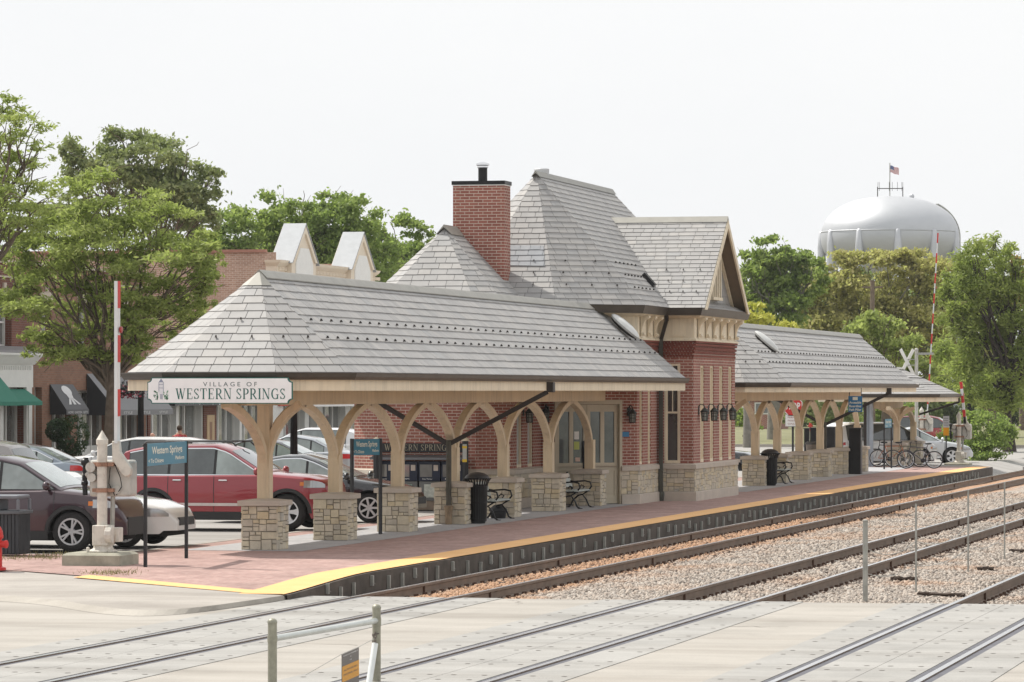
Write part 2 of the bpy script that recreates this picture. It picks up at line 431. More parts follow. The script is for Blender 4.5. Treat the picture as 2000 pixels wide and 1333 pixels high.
def concrete(name, col, joint=None, stain=.16, sc=.6, pit=.25):
    m, nt, b = _new(name); p = pos(nt)
    f = noise_n(nt, p, sc, 7, .68); r = ramp(nt, [(.28, tuple(c * (1 - stain) for c in col)), (.5, col), (.78, tuple(min(1, c * (1 + stain * .6)) for c in col))]); L(nt, f, r.inputs[0])
    f2 = noise_n(nt, p, 42, 3); r2 = ramp(nt, [(.3, (.9,) * 3), (.6, (1.03,) * 3)]); L(nt, f2, r2.inputs[0])
    c = mix(nt, 1.0, r.outputs[0], r2.outputs[0], 'MULTIPLY')
    mp = N(nt, 'ShaderNodeMapping'); mp.inputs['Scale'].default_value = (1.2, .16, 1); L(nt, p, mp.inputs['Vector'])
    f3 = noise_n(nt, mp.outputs[0], .8, 5); r3 = ramp(nt, [(.36, (1 - stain * .8,) * 3), (.56, (1.0,) * 3)]); L(nt, f3, r3.inputs[0])
    c = mix(nt, 1.0, c, r3.outputs[0], 'MULTIPLY')
    mp = N(nt, 'ShaderNodeMapping'); mp.inputs['Scale'].default_value = (.55, .03, 1); L(nt, p, mp.inputs['Vector'])
    f4 = noise_n(nt, mp.outputs[0], 1.0, 5); r4 = ramp(nt, [(.40, (.84, .83, .82)), (.52, (1, 1, 1))]); L(nt, f4, r4.inputs[0]); c = mix(nt, 1.0, c, r4.outputs[0], 'MULTIPLY')
    f5 = noise_n(nt, p, 2.6, 6, .7); r5 = ramp(nt, [(.62, (0, 0, 0)), (.72, (.5,) * 3)]); L(nt, f5, r5.inputs[0]); c = mix(nt, r5.outputs[0], c, tuple(q * .72 for q in col))
    L(nt, c, b.inputs['Base Color']); b.inputs['Roughness'].default_value = .85; b.inputs['Specular IOR Level'].default_value = .25
    bump(nt, b, f2, pit, .01)
    return m
M_road = concrete('street_concrete', (.39, .363, .325))
M_panel = concrete('crossing_concrete', (.36, .35, .33), sc=.9)
M_walk = concrete('pavement_concrete', (.39, .36, .325), sc=.8)
M_lot = concrete('parking_concrete', (.365, .35, .33), sc=.35, stain=.12)

TRK = [(15.95, 14.45), (11.41, 9.91), (6.95, 5.45)]           # rail centre lines of the three tracks
XS = 58.1                                                     # edge of the street crossing
# street over the tracks
g = MB(); g.box(20, XS - .02, -20, 16.72, -.62, -.212)
g.prism([(20, 16.72, -.62), (58.0, 16.72, -.62), (58.0, 23, -.62), (58.0, 60, -.62), (58.0, 140, -.62), (20, 140, -.62)], (0, 0, .408))
struct(g.build('street', M_road))
# pavement corner at the end of the platform, with its kerb
def zp(x):                                                    # the platform ramps down to the street at its near end
    t = max(0.0, min(1.0, (x - 56.2) / 5.5)); return -.13 + .13 * t * t * (3 - 2 * t)
g = MB()
def smooth2(p):
    for _ in range(2): p = [p[0]] + [q for a, b_ in zip(p, p[1:]) for q in ((a[0] * .75 + b_[0] * .25, a[1] * .75 + b_[1] * .25), (a[0] * .25 + b_[0] * .75, a[1] * .25 + b_[1] * .75))] + [p[-1]]
    return p
cor = [(57.2, 16.72), (55.2, 16.85), (53.2, 17.0), (52.5, 17.4), (52.7, 17.9), (53.3, 18.5), (55.1, 19.8), (55.9, 20.9), (57.0, 23), (57.5, 60)]; cor = smooth2(cor)
inner = [(57.0, 16.76), (57.55, 17.3), (58.7, 19.0), (60.0, 20.95), (60.95, 22.5), (60.95, 60)]
ic = [(57.3, 16.73), (57.4, 16.85), (57.45, 17.0), (57.7, 17.2), (58.1, 17.8), (58.5, 18.4), (59.5, 19.8), (60.3, 20.95), (61.2, 22.5), (61.2, 60)]; ic = smooth2(ic)
for i in range(len(ic) - 1):
    (a, b_), (c, d), (e, f_), (p, q) = ic[i], ic[i + 1], (cor[i][0] + .16, cor[i][1]), (cor[i + 1][0] + .16, cor[i + 1][1])
    g.poly([(e, f_, -.145), (a, b_, zp(a) - .014), (c, d, zp(c) - .014), (p, q, -.145)])
struct(g.build('pavement_corner', M_walk))
g = MB()
for (a, b_), (c, d) in zip(cor, cor[1:]): g.poly([(a - .14, b_, -.209), (a + .17, b_, -.141), (c + .17, d, -.141), (c - .14, d, -.209)])
struct(g.build('kerb', concrete('kerb_concrete', (.42, .39, .345))))
# platform: brick paving, edge strip, timber face, stakes
M_pav = brick_mat('platform_paving', (.42, .26, .23), (.51, .335, .295), (.42, .33, .30), .2, .1, .008, dirt=.36, bstr=.3)
M_pavg = brick_mat('grey_paving', (.42, .42, .43), (.48, .47, .475), (.38, .38, .38), .2, .1, .005, dirt=.18, bstr=.15)
m, nt, b = _new('edge_yellow'); u = uvn(nt)
vo = N(nt, 'ShaderNodeTexVoronoi', Scale=16.0); L(nt, u, vo.inputs['Vector']); vo.inputs['Randomness'].default_value = 0
f = noise_n(nt, pos(nt), 1.3, 6); r = ramp(nt, [(.3, (.74, .415, .15)), (.65, (.81, .465, .19))]); L(nt, f, r.inputs[0]); L(nt, r.outputs[0], b.inputs['Base Color']); b.inputs['Roughness'].default_value = .7
bump(nt, b, vo.outputs['Distance'], .35, .006); M_yel = m
XE = 152.0
xs = [56.9 + .5 * i for i in range(12)] + [63 + 3 * i for i in range(30)] + [XE]
def strip(mb, ya, yb, dz, xs):                                # ya / yb may vary with x near the slanted end
    vs = []; fs = []
    for i, x in enumerate(xs):
        vs += [(x, ya(x), zp(x) + dz), (x, yb(x), zp(x) + dz)]
        if i: k = 2 * i; fs.append((k - 2, k, k + 1, k - 1))
    mb.add(vs, fs)
lim = lambda x: 17.0 + max(0.0, (x - 57.05)) * 1.48           # slanted end line of the platform
g = MB(); strip(g, lambda x: 17.45, lambda x: max(17.45, min(22.5, lim(x) - .35)), 0, xs)
g.box(60.9, XE, 22.0, 22.85, -.6, -.004)
g.prism([(60.95, 22.5, -.6), (66.9, 22.5, -.6), (66.9, 60, -.6), (60.95, 60, -.6)], (0, 0, .602))
struct(g.build('platform', M_pav))
g = MB(); g.box(66.9, 67.05, 22.87, 60, -.6, .006); g.box(67.05, XE + 3, 22.85, 23.0, -.6, .003)
struct(g.build('platform_kerb', M_walk))
g = MB(); strip(g, lambda x: 16.75, lambda x: 17.455, .004, xs); ex = [57.0 + .4 * i for i in range(8)]
g.poly([(56.95, 16.78, zp(57) + .006), (57.65, 17.45, zp(57.65) + .006), (60.1, 20.9, zp(60.1) + .006), (59.6, 21.0, zp(59.6) + .006), (57.0, 17.3, zp(57) + .006)])
struct(g.build('platform_edge_strip', M_yel))
g = MB(); sheet(g, 69.2, 101, 20.05, 22.3, .004); sheet(g, 112.6, 150, 19.4, 22.0, .004); struct(g.build('platform_grey_paving', M_pavg))
M_face = mat('edge_timber', (.085, .07, .058), .9, 0, .45, 2.4, bmp=.5)
pf = MB(); vs = []; fs = []
for i, x in enumerate(xs):
    vs += [(x, 16.70, -.62), (x, 16.70, zp(x) - .012), (x, 16.752, zp(x) - .012)]
    if i: k = 3 * i; fs += [(k - 3, k, k + 1, k - 2), (k - 2, k + 1, k + 2, k - 1)]
pf.add(vs, fs); pface = struct(pf.build('platform_face', M_face))
rs = random.Random(4)
stake_mb = MB().box(-.03, .03, -.05, 0, 0, .33); stake_mb.box(-.008, .008, -.075, -.05, .07, .085)
x = 59.0; st0 = None; kx = 0
while x < 150 and kx < 96:
    hgt = rs.choice((.8, .85, .9, .7)) if kx % 3 else .5
    if st0 is None: st0 = stake_mb.build('stake', M_galv, pface, world=False); o = st0
    else: o = st0.copy(); COL.objects.link(o); o.parent = pface
    o.location = (x, 16.695, -.38 + (.16 if kx % 3 == 0 else 0)); o.scale = (rs.uniform(.8, 1.1), 1, hgt)
    x += .95 * rs.uniform(.75, 1.2); kx += 1
# parking lot and streets beyond
g = MB(); sheet(g, 67, 175, 22.9, 41.4, -.03); struct(g.build('parking_lot', M_lot))
g = MB(); sheet(g, 61, 175, 41.4, 60, .06); g.poly([(61, 41.4, -.03), (175, 41.4, -.03), (175, 41.4, .06), (61, 41.4, .06)]); struct(g.build('shop_pavement', M_walk))
g = MB(); g.box(152.03, 175, 18.0, 22.69, -.62, -.05); g.poly([(152.03, 16.62, -.36), (175, 16.62, -.36), (175, 18.0, -.05), (152.03, 18.0, -.05)]); g.box(163, 177, -20, 16.69, -.62, -.212); sheet(g, 175.03, 206, 12, 160, -.05); struct(g.build('far_street', M_lot))
M_grass = island_mat('grass', [(0, (.16, .17, .075)), (1, (.24, .225, .12))], nscale=.5, namt=.4, bmp=.5, bscale=12)
g = MB(); sheet(g, 206.2, 330, 12, 200, -.0); struct(g.build('lawn', M_grass))
g = MB(); g.box(206, 206.2, 12, 160, -.3, .09); struct(g.build('far_kerb', M_walk))
# ballast
def ballast_mat(name, cells):
    m, nt, b = _new(name); p = pos(nt)
    g = nt.nodes.new('ShaderNodeNewGeometry')
    if cells:
        vo = N(nt, 'ShaderNodeTexVoronoi', Scale=13.0); L(nt, p, vo.inputs['Vector']); sp = N(nt, 'ShaderNodeSeparateColor'); L(nt, vo.outputs['Color'], sp.inputs[0]); src = sp.outputs[0]
        bump(nt, b, vo.outputs['Distance'], 1.0, .05)
    else: src = g.outputs['Random Per Island']
    r = ramp(nt, [(0, (.20, .175, .155)), (.25, (.345, .30, .26)), (.5, (.43, .375, .32)), (.7, (.49, .445, .395)), (.88, (.40, .33, .275)), (1, (.29, .268, .245))]); L(nt, src, r.inputs[0])
    # rust along the rails: distance across the track
    sx = N(nt, 'ShaderNodeSeparateXYZ'); L(nt, p, sx.inputs[0])
    a = N(nt, 'ShaderNodeMath', operation='SUBTRACT'); L(nt, sx.outputs['Y'], a.inputs[0]); a.inputs[1].default_value = 15.1
    ab = N(nt, 'ShaderNodeMath', operation='ABSOLUTE'); L(nt, a.outputs[0], ab.inputs[0])
    nz = noise_n(nt, p, .9, 5); ad = N(nt, 'ShaderNodeMath', operation='MULTIPLY_ADD'); L(nt, nz, ad.inputs[0]); ad.inputs[1].default_value = -1.5; L(nt, ab.outputs[0], ad.inputs[2])
    rr = ramp(nt, [(.0, (.75,) * 3), (.5, (0,) * 3)]); L(nt, ad.outputs[0], rr.inputs[0])
    nz2 = noise_n(nt, p, .35, 4); r4 = ramp(nt, [(.5, (0, 0, 0)), (.7, (.5, .5, .5))]); L(nt, nz2, r4.inputs[0])
    fac = mix(nt, 1.0, rr.outputs[0], r4.outputs[0], 'LIGHTEN')
    c = mix(nt, fac, r.outputs[0], mix(nt, .72, r.outputs[0], (.50, .235, .09)))
    L(nt, c, b.inputs['Base Color']); b.inputs['Roughness'].default_value = .9; b.inputs['Specular IOR Level'].default_value = .2
    return m
def bedz(x, y):
    z = -.385
    for a, b_ in TRK:
        c = (a + b_) / 2; d = abs(y - c)
        if d > 1.15: z -= 0
    return z
g = MB(); nx, ny = 120, 40
vs = []; fs = []
for i in range(nx):
    X = XS + (330 - XS) * (i / (nx - 1)) ** 2
    for j in range(ny):
        Y = -12 + (16.69 + 12) * j / (ny - 1); vs.append((X, Y, -.39 + .03 * noise.noise((X * .8, Y * .8, 0))))
for i in range(nx - 1):
    for j in range(ny - 1): fs.append((i * ny + j, (i + 1) * ny + j, (i + 1) * ny + j + 1, i * ny + j + 1))
g.add(vs, fs); bed = struct(g.build('ballast_bed', ballast_mat('ballast_base', True)))
def rocks(n):
    t = RNG.random(n) ** 1.7; X = XS + .05 + t * 70; Y = 1.5 + RNG.random(n) * 15.15
    keep = np.ones(n, bool)
    for a, b_ in TRK:
        for yy in (a, b_): keep &= np.abs(Y - yy) > .075
    X, Y = X[keep], Y[keep]; k = len(X)
    S = (.020 + .030 * RNG.random(k) ** 1.5) * (1 + .25 * (X - XS) / 50)
    Z = -.385 + .012 * RNG.random(k)
    on_tie = np.abs(((X - XS - .35) / .56 + .5) % 1 - .5) * .56 < .10; off = np.zeros(k, bool)
    for a, b_ in TRK: off |= on_tie & (np.abs(Y - (a + b_) / 2) < 1.22)
    Z = np.where(off & (RNG.random(k) < .55), Z - .25, Z)
    Z = Z + .03 * np.exp(-((Y - 16.4) / .35) ** 2)
    base = np.array([(1, 0, 0), (0, 1, 0), (-1, 0, 0), (0, -1, 0), (0, 0, .8), (0, 0, -.8)], float)
    fac = np.array([(0, 1, 4), (1, 2, 4), (2, 3, 4), (3, 0, 4), (1, 0, 5), (2, 1, 5), (3, 2, 5), (0, 3, 5)])
    V = base[None] * (.65 + .7 * RNG.random((k, 6, 1)))
    a = RNG.random(k) * 2 * PI; e = RNG.normal(0, .5, k)
    ca, sa, ce, se = np.cos(a), np.sin(a), np.cos(e), np.sin(e)
    x, y, z = V[..., 0].copy(), V[..., 1].copy(), V[..., 2].copy()
    y2, z2 = y * ce[:, None] - z * se[:, None], y * se[:, None] + z * ce[:, None]
    x3, y3 = x * ca[:, None] - y2 * sa[:, None], x * sa[:, None] + y2 * ca[:, None]
    V = np.stack([x3, y3, z2], -1) * S[:, None, None] + np.stack([X, Y, Z], -1)[:, None]
    Fq = fac[None] + (np.arange(k) * 6)[:, None, None]
    return V.reshape(-1, 3), Fq.reshape(-1, 3)
V, Fq = rocks(135000)
ob = obj_np('ballast_stones', V, Fq, ballast_mat('ballast_rock', False)); ob['kind'] = 'stuff'; ob['label'] = 'pinkish grey crushed stone ballast between the rails'; ob['category'] = 'ballast'
# hairline cracks and a patched joint in the street concrete
rc_ = random.Random(17); g = MB()
for x, y, a, l in ((47, 12.9, 1.4, 3.5), (52, 8.4, 1.7, 3.0), (54.5, 17.6, .9, 2.6), (50, 21.5, 1.3, 4), (44.5, 18.5, 1.8, 3.6), (56.3, 13.1, .3, 1.6), (48, 3.5, 1.5, 3)):
    px_, py_ = x, y; w_ = .012
    for i in range(14):
        a2 = a + rc_.gauss(0, .35); nx_, ny_ = px_ + math.cos(a2) * l / 14, py_ + math.sin(a2) * l / 14; w2 = max(.003, .012 + rc_.gauss(0, .006))
        g.poly([(px_ - w_, py_, -.2085), (px_ + w_, py_, -.2085), (nx_ + w2, ny_, -.2085), (nx_ - w2, ny_, -.2085)]); px_, py_, w_ = nx_, ny_, w2
struct(g.build('street_cracks', mat('crack_dirt', (.13, .11, .09), .95, 0, .3)))
# ---------------------------------------------------------------- tracks
def rail_prof(y, zt):
    w = .036
    return [(y - w, zt), (y - w, zt - .04), (y - .011, zt - .055), (y - .011, zt - .145), (y - .07, zt - .165), (y - .07, zt - .178), (y + .07, zt - .178), (y + .07, zt - .165), (y + .011, zt - .145), (y + .011, zt - .055), (y + w, zt - .04), (y + w, zt)]
ZR = -.2
M_tie = mat('oak_tie', (.075, .055, .043), .95, 0, .4, 4, bmp=.4); M_plate = mat('rusty_plate', (.095, .05, .032), .8, .2, .4, 9)
tie_mb = MB(); tie_mb.box(-.11, .11, -1.25, 1.25, -.55, -.372)
tie_mb.mat(1)
for sy in (-.75, .75):
    tie_mb.box(-.09, .09, sy - .18, sy + .18, -.372, -.36)
    for dx in (-.06, .06):
        for dy in (-.1, .1): tie_mb.box(dx - .02, dx + .02, sy + dy - .022, sy + dy + .022, -.36, -.325)
tie_me = None
tl = ['near platform track of shiny rails over rust stained ballast', 'middle track of shiny rails between the wire fence and platform track', 'nearest track of shiny rails at the lower right corner']
for k, (ya, yb) in enumerate(TRK):
    t = thing('railway_track', tl[k], 'railway track', (XS, (ya + yb) / 2, -.37), group='railway tracks')
    for y in (ya, yb):
        rm = MB(); pr = rail_prof(y, ZR)
        for x0, x1 in [(20, XS), (XS, 330)]:
            n = len(pr); zo = .006
            vs = [(x0, a, z + zo) for a, z in pr] + [(x1, a, z + zo) for a, z in pr]
            fs = [(i, n + i, n + (i + 1) % n, (i + 1) % n) for i in range(n)]
            o = len(rm.v); rm.v += vs
            for i, f_ in enumerate(fs): rm.f.append(tuple(q + o for q in f_)); rm.m.append(1 if i == n - 1 else 0)
        jr = random.Random(k * 7 + int(y))
        for q in range(9):
            xj = XS + 2 + q * 11.9 + jr.random() * 2
            rm.mat(2); rm.box(xj - .012, xj + .012, y - .045, y - .012, ZR - .15, ZR - .03)
        rm.build('rail', [M_rail_side, M_rail_head, M_plate], t)
    for i in range(100):
        x = XS + .35 + i * .56
        if tie_me is None: o = tie_mb.build('tie', [M_tie, M_plate], t, world=False); tie_me = o
        else: o = tie_me.copy(); COL.objects.link(o); o.parent = t
        o.location = (x - XS, 0, .37)
# crossing panels between and beside the rails (street surface), holes and flangeways
M_hole = mat('lifting_hole', (.06, .045, .035), .9, 0, .2)
M_groove = mat('flangeway_rubber', (.10, .10, .115), .7, 0, .25, 3)
for ya, yb in TRK:
    g = MB(); h = MB(); gr = MB()
    for y0, y1 in ((yb - .75, yb - .14), (yb + .14, (ya + yb) / 2 - .004), ((ya + yb) / 2 + .004, ya - .14), (ya + .14, ya + .75)):
        x = 20.0
        while x < XS - .1:
            x1 = min(x + 2.44, XS); g.box(x + .006, x1 - .006, y0, y1, -.3, -.2045)
            for px in (x + .35, x1 - .35):
                for py in (y0 + .13, y1 - .13):
                    if px < XS - .1: h.poly([(px + .034 * math.cos(a * PI / 4), py + .034 * math.sin(a * PI / 4), -.2025) for a in range(8)])
            x += 2.44
    for y in (ya, yb): gr.box(20, XS, y - .135, y + .135, -.3, -.211)
    struct(g.build('crossing_panels', M_panel)); struct(h.build('crossing_holes', M_hole)); struct(gr.build('crossing_flangeway', M_groove))
# ================================================================ platform canopies
def offset2(pts, d):
    """offset an open polyline to its right by d"""
    out = []; n = len(pts)
    for i in range(n):
        ns = []
        for a, b in ((i - 1, i), (i, i + 1)):
            if 0 <= a and b < n:
                dx, dy = pts[b][0] - pts[a][0], pts[b][1] - pts[a][1]; l = math.hypot(dx, dy); ns.append((dy / l, -dx / l))
        if len(ns) == 1: nx, ny = ns[0]; k = 1
        else:
            nx, ny = ns[0][0] + ns[1][0], ns[0][1] + ns[1][1]; l = math.hypot(nx, ny); nx /= l; ny /= l; k = 1 / max(.3, nx * ns[0][0] + ny * ns[0][1])
        out.append((pts[i][0] + nx * d * k, pts[i][1] + ny * d * k))
    return out
def run(mb, pts, prof):
    """sweep a closed (offset, z) profile along an open plan polyline, mitred"""
    rows = [offset2(pts, o) for o, _ in prof]; n = len(prof)
    vs = [(rows[k][i][0], rows[k][i][1], prof[k][1]) for i in range(len(pts)) for k in range(n)]
    fs = [(i * n + k, (i + 1) * n + k, (i + 1) * n + (k + 1) % n, i * n + (k + 1) % n) for i in range(len(pts) - 1) for k in range(n)]
    fs += [tuple(range(n)), tuple(range((len(pts) - 1) * n, len(pts) * n))[::-1]]
    return mb.add(vs, fs)
def gutter_prof(z): return [(.0, z - .12), (.07, z - .12), (.10, z - .07), (.115, z - .01), (.125, z), (.10, z + .003), (.09, z - .012), (.0, z - .012)]
def brace(mb, x, yc, sgn, z0, z1, reach, w=.17, th=.13, n=10, axis='x', amax=1.25):
    pts = []
    for i in range(n + 1):
        t = amax * i / n
        pts.append(((1 - math.cos(t)) / (1 - math.cos(amax)) * reach, z0 + (z1 - z0) * math.sin(t) / math.sin(amax)))
    L_, R_ = [], []
    for i, (a, z) in enumerate(pts):
        p, q = pts[max(0, i - 1)], pts[min(n, i + 1)]; dx, dz = q[0] - p[0], q[1] - p[1]; l = math.hypot(dx, dz)
        L_.append((a + dz / l * th / 2, z - dx / l * th / 2)); R_.append((a - dz / l * th / 2, z + dx / l * th / 2))
    vs = []
    for (a, z), (b, z2) in zip(L_, R_):
        for aa, zz in ((a, z), (b, z2)):
            for d in (-w / 2, w / 2):
                vs.append((x + sgn * aa, yc + d, zz) if axis == 'x' else (x + d, yc + sgn * aa, zz))
    fs = []
    for i in range(n):
        k = 4 * i
        fs += [(k, k + 1, k + 5, k + 4), (k + 2, k + 6, k + 7, k + 3), (k, k + 4, k + 6, k + 2), (k + 1, k + 3, k + 7, k + 5)]
    fs += [(0, 2, 3, 1), (4 * n, 4 * n + 1, 4 * n + 3, 4 * n + 2)]
    return mb.add(vs, fs)
guard_mb = MB(); guard_mb.prism([(-.015, 0, 0), (-.015, -.08, .0), (-.015, -.05, .055), (-.015, -.02, .06)], (.03, 0, 0)); guard_me = [None]
def guards(roof, A, B, count, zrow):
    """snow guards: little dark stops set along a row on the slates"""
    A, B = Vector(A), Vector(B); d = B - A
    up = Vector((-d.y, d.x, 0)); rz = math.atan2(d.y, d.x)
    o0 = wloc(roof)
    for i in range(count):
        p = A + d * ((i + .5) / count)
        if guard_me[0] is None:
            o = guard_mb.build('snow_guard', M_dark, roof, world=False); guard_me[0] = o
        else:
            o = guard_me[0].copy(); COL.objects.link(o); o.parent = roof
        o.location = p - o0; o.rotation_euler = (0, 0, rz); o.scale = (.75,) * 3
def pier_col(root, x, y, rs, z_beam, left=True, right=True, cross=False, reach=2.36, z0=0.0):
    h = .35
    pb = MB(); pb.mat(1); pb.box(x - h + .03, x + h - .03, y - h + .03, y + h - .03, z0 - .1, z0 + .80); pb.mat(0)
    for o, ux, n in (((x - h, y + h, z0), (0, -1, 0), (-1, 0, 0)), ((x - h, y - h, z0), (1, 0, 0), (0, -1, 0)), ((x + h, y - h, z0), (0, 1, 0), (1, 0, 0)), ((x + h, y + h, z0), (-1, 0, 0), (0, 1, 0))):
        o = Vector(o) - Vector(n) * .022
        ashlar(pb, o, ux, (0, 0, 1), 2 * h, .80, n, rs, .32, .09, .022)
    p = pb.build('pier', [M_stone, M_mortar], root)
    c = .405; cb = MB()
    cb.add([(x - c, y - c, z0 + .80), (x + c, y - c, z0 + .80), (x + c, y + c, z0 + .80), (x - c, y + c, z0 + .80),
            (x - c, y - c, z0 + .895), (x + c, y - c, z0 + .895), (x + c, y + c, z0 + .895), (x - c, y + c, z0 + .895),
            (x - .13, y - .13, z0 + .93), (x + .13, y - .13, z0 + .93), (x + .13, y + .13, z0 + .93), (x - .13, y + .13, z0 + .93)],
           [(0, 3, 2, 1), (0, 1, 5, 4), (1, 2, 6, 5), (2, 3, 7, 6), (3, 0, 4, 7), (4, 5, 9, 8), (5, 6, 10, 9), (6, 7, 11, 10), (7, 4, 8, 11), (8, 9, 10, 11)])
    cb.build('cap', M_cap, p, bevel=.008)
    b = MB(); b.box(x - .125, x + .125, y - .115, y + .115, z0 + .925, z_beam if cross else 1.66)
    if right: brace(b, x + .06, y, 1, 1.45, z_beam + .02, reach)
    if left: brace(b, x - .06, y, -1, 1.45, z_beam + .02, reach)
    if cross:
        for s in (-1, 1): brace(b, x, y + .05 * s, s, 1.6, z_beam + .02, .62, axis='y', amax=1.1)
    b.build('column', M_tan, root, bevel=.006)
def downpipe(root, x, yc, y_eave, ze, zj=1.75):
    for s in (-1, 1):
        d = MB(); ye = yc + s * (abs(y_eave - yc) + .06)
        d.box(x - .10, x + .10, ye - .09, ye + .09, ze - .34, ze - .12)
        d.bar((x - .02, ye - s * .05, ze - .33), (x - .50, yc + s * .03, zj), .075, .10)
        d.build('leader_pipe', M_dark, root, bevel=.01)
    d = MB(); d.tube([(x - .52, yc - .01, zj + .08), (x - .52, yc - .01, .42)], .06, 10); d.build('downspout', mat('aged_bronze', (.075, .07, .055), .6, .3, .35, 3), root)
    d = MB(); d.lathe([(.07, 0), (.075, .05), (.085, .3), (.1, .33), (.1, .40), (.075, .41)], (x - .52, yc - .01, 0), 10); d.build('drain_boot', mat('rusted_iron', (.27, .20, .13), .85, .1, .4, 7), root)
def roof_vent(roof, x, y, z, slope):
    v = MB(); v.mat(1); v.ball((0, 0, .09), 1, 14, 6, (.20, .42, .07)); v.mat(0); v.ball((0, 0, .16), 1, 16, 8, (.23, .47, .12))
    o = v.build('roof_vent', [mat('vent_dome', (.62, .62, .60), .3, .2, .08), M_dark], roof, smooth=True, world=False)
    o.location = Vector((x, y, z)) - wloc(roof); o.rotation_euler = (slope, 0, 0)
def canopy(label, xe, x1, yc, hw, ze, zr, a, apx, cols, beam_z, rs, cap_end=False, rows=(.34, .52), ngrd=47, ends=True, col_y=None):
    t = thing('platform_canopy', label, 'canopy', (xe, yc, 0), group='platform canopies')
    E = [(x1, yc + hw), (xe + a, yc + hw), (xe, yc + hw - a), (xe, yc - hw + a), (xe + a, yc - hw), (x1, yc - hw)]
    ap = (apx, yc, zr); re = (x1, yc, zr)
    p3 = lambda q: (q[0], q[1], ze)
    mb = MB()
    if cap_end:                                               # far end hipped too
        x2 = cap_end; re = (x2, yc, zr)
        slates(mb, [p3(E[5]), p3(E[0]), re])
    slates(mb, [p3(E[2]), p3(E[3]), ap]); slates(mb, [p3(E[3]), p3(E[4]), ap]); slates(mb, [p3(E[1]), p3(E[2]), ap])
    slates(mb, [p3(E[4]), p3(E[5]), re, ap]); slates(mb, [p3(E[0]), p3(E[1]), ap, re])
    roof = mb.build('roof', M_SL, t)
    hc = MB()                                                 # ridge roll, hip apex cap
    w = .14; dz = .14 * (zr - ze) / hw
    hc.prism([(apx - .02, yc - w, zr - dz + .035), (apx - .02, yc - w, zr - dz + .055), (apx - .02, yc - .03, zr + .05), (apx - .02, yc, zr + .075), (apx - .02, yc + .03, zr + .05), (apx - .02, yc + w, zr - dz + .055), (apx - .02, yc + w, zr - dz + .035), (apx - .02, yc, zr + .03)], (re[0] - apx + .04, 0, 0))
    k = .14
    base = [(ap[0] + (q[0] - ap[0]) * k, ap[1] + (q[1] - ap[1]) * k, ap[2] + (ze - ap[2]) * k + .035) for q in E[1:5]]
    for q, r_ in zip(base, base[1:]): hc.poly([q, r_, (apx, yc, zr + .05)])
    hc.build('ridge_cap', M_slate_top, roof)
    g = MB(); run(g, E, gutter_prof(ze - .005)); g.build('gutter', M_gutter, t)
    fz = beam_z + .265
    f = MB(); run(f, E, [(-.05, fz), (.0, fz), (.0, ze - .127), (-.05, ze - .127)]); f.build('fascia', M_cream, t)
    inn = offset2(E, -.055); sb = MB(); sb.prism([(q[0], q[1], fz + .02) for q in inn[::-1]], (0, 0, .03)); sb.build('soffit', M_tan, t)
    bm = MB(); bm.box(xe + 1.0, x1 - .75 if not cap_end else x1 - 1.0, yc - .17, yc + .17, beam_z, fz + .018); bm.build('beam', M_tan, t, bevel=.008)
    for i, x in enumerate(cols): pier_col(t, x, col_y or yc, rs, beam_z + .005, True, not (i == len(cols) - 1), i == 0)
    for q in rows:
        z = lambda s: ze + (zr - ze) * s + .012
        Y = yc - hw * (1 - q); xl = xe + a + (apx - xe - a) * q
        guards(roof, (xl + .1, Y, z(q)), (x1 - .2, Y, z(q)), ngrd, 0)
        if ends:
            xf = xe + (apx - xe) * q; wf = (hw - a) * (1 - q)
            guards(roof, (xf, yc + wf, z(q)), (xf, yc - wf, z(q)), 1 if q > .5 else 2, 0)
            guards(roof, (xf, yc - wf, z(q)), (xl, Y, z(q)), 1 if q > .5 else 2, 0)
    return t, roof
rs = random.Random(21)
can1, roof1 = canopy('long slate canopy nearest the street, carrying the white village sign on its hipped end', 67.25, 100.35, 20.95, 2.08, 3.215, 5.02, 1.07, 69.6, [69.95 + 4.745 * i for i in range(7)], 2.63, rs, ngrd=46)
downpipe(can1, 84.25, 20.95, 18.87, 3.2)
roof_vent(roof1, 98.7, 20.2, 4.40, .71)
c2 = [114.6] + [onY(px, 20.05)[0] + .35 for px in (1493.7, 1536, 1578.7, 1619, 1656, 1691)]
can2, roof2 = canopy('long slate canopy beyond the station house, with a blue boarding sign under its eave', 112.45, 142.2, 20.4, 2.05, 3.12, 4.84, 1.07, 114.8, c2, 2.58, rs, ngrd=46)
downpipe(can2, 134.5, 20.4, 18.35, 3.1)
roof_vent(roof2, 117.6, 19.75, 4.24, .71)
can3, roof3 = canopy('small low slate pavilion at the far end of the platform, bicycles parked under it', 150.3, 158.2, 21.0, 2.28, 2.76, 3.75, 1.0, 152.6, [152.3, 157.2], 2.2, rs, rows=(.35, .6), ngrd=14, ends=False, col_y=20.4)
d = MB(); d.bar((158.0, 18.7, 2.6), (158.0, 18.7, 2.42), .08, .08); d.bar((158.0, 18.7, 2.44), (157.4, 20.2, 1.95), .08, .08); d.build('downspout', M_dark, can3)

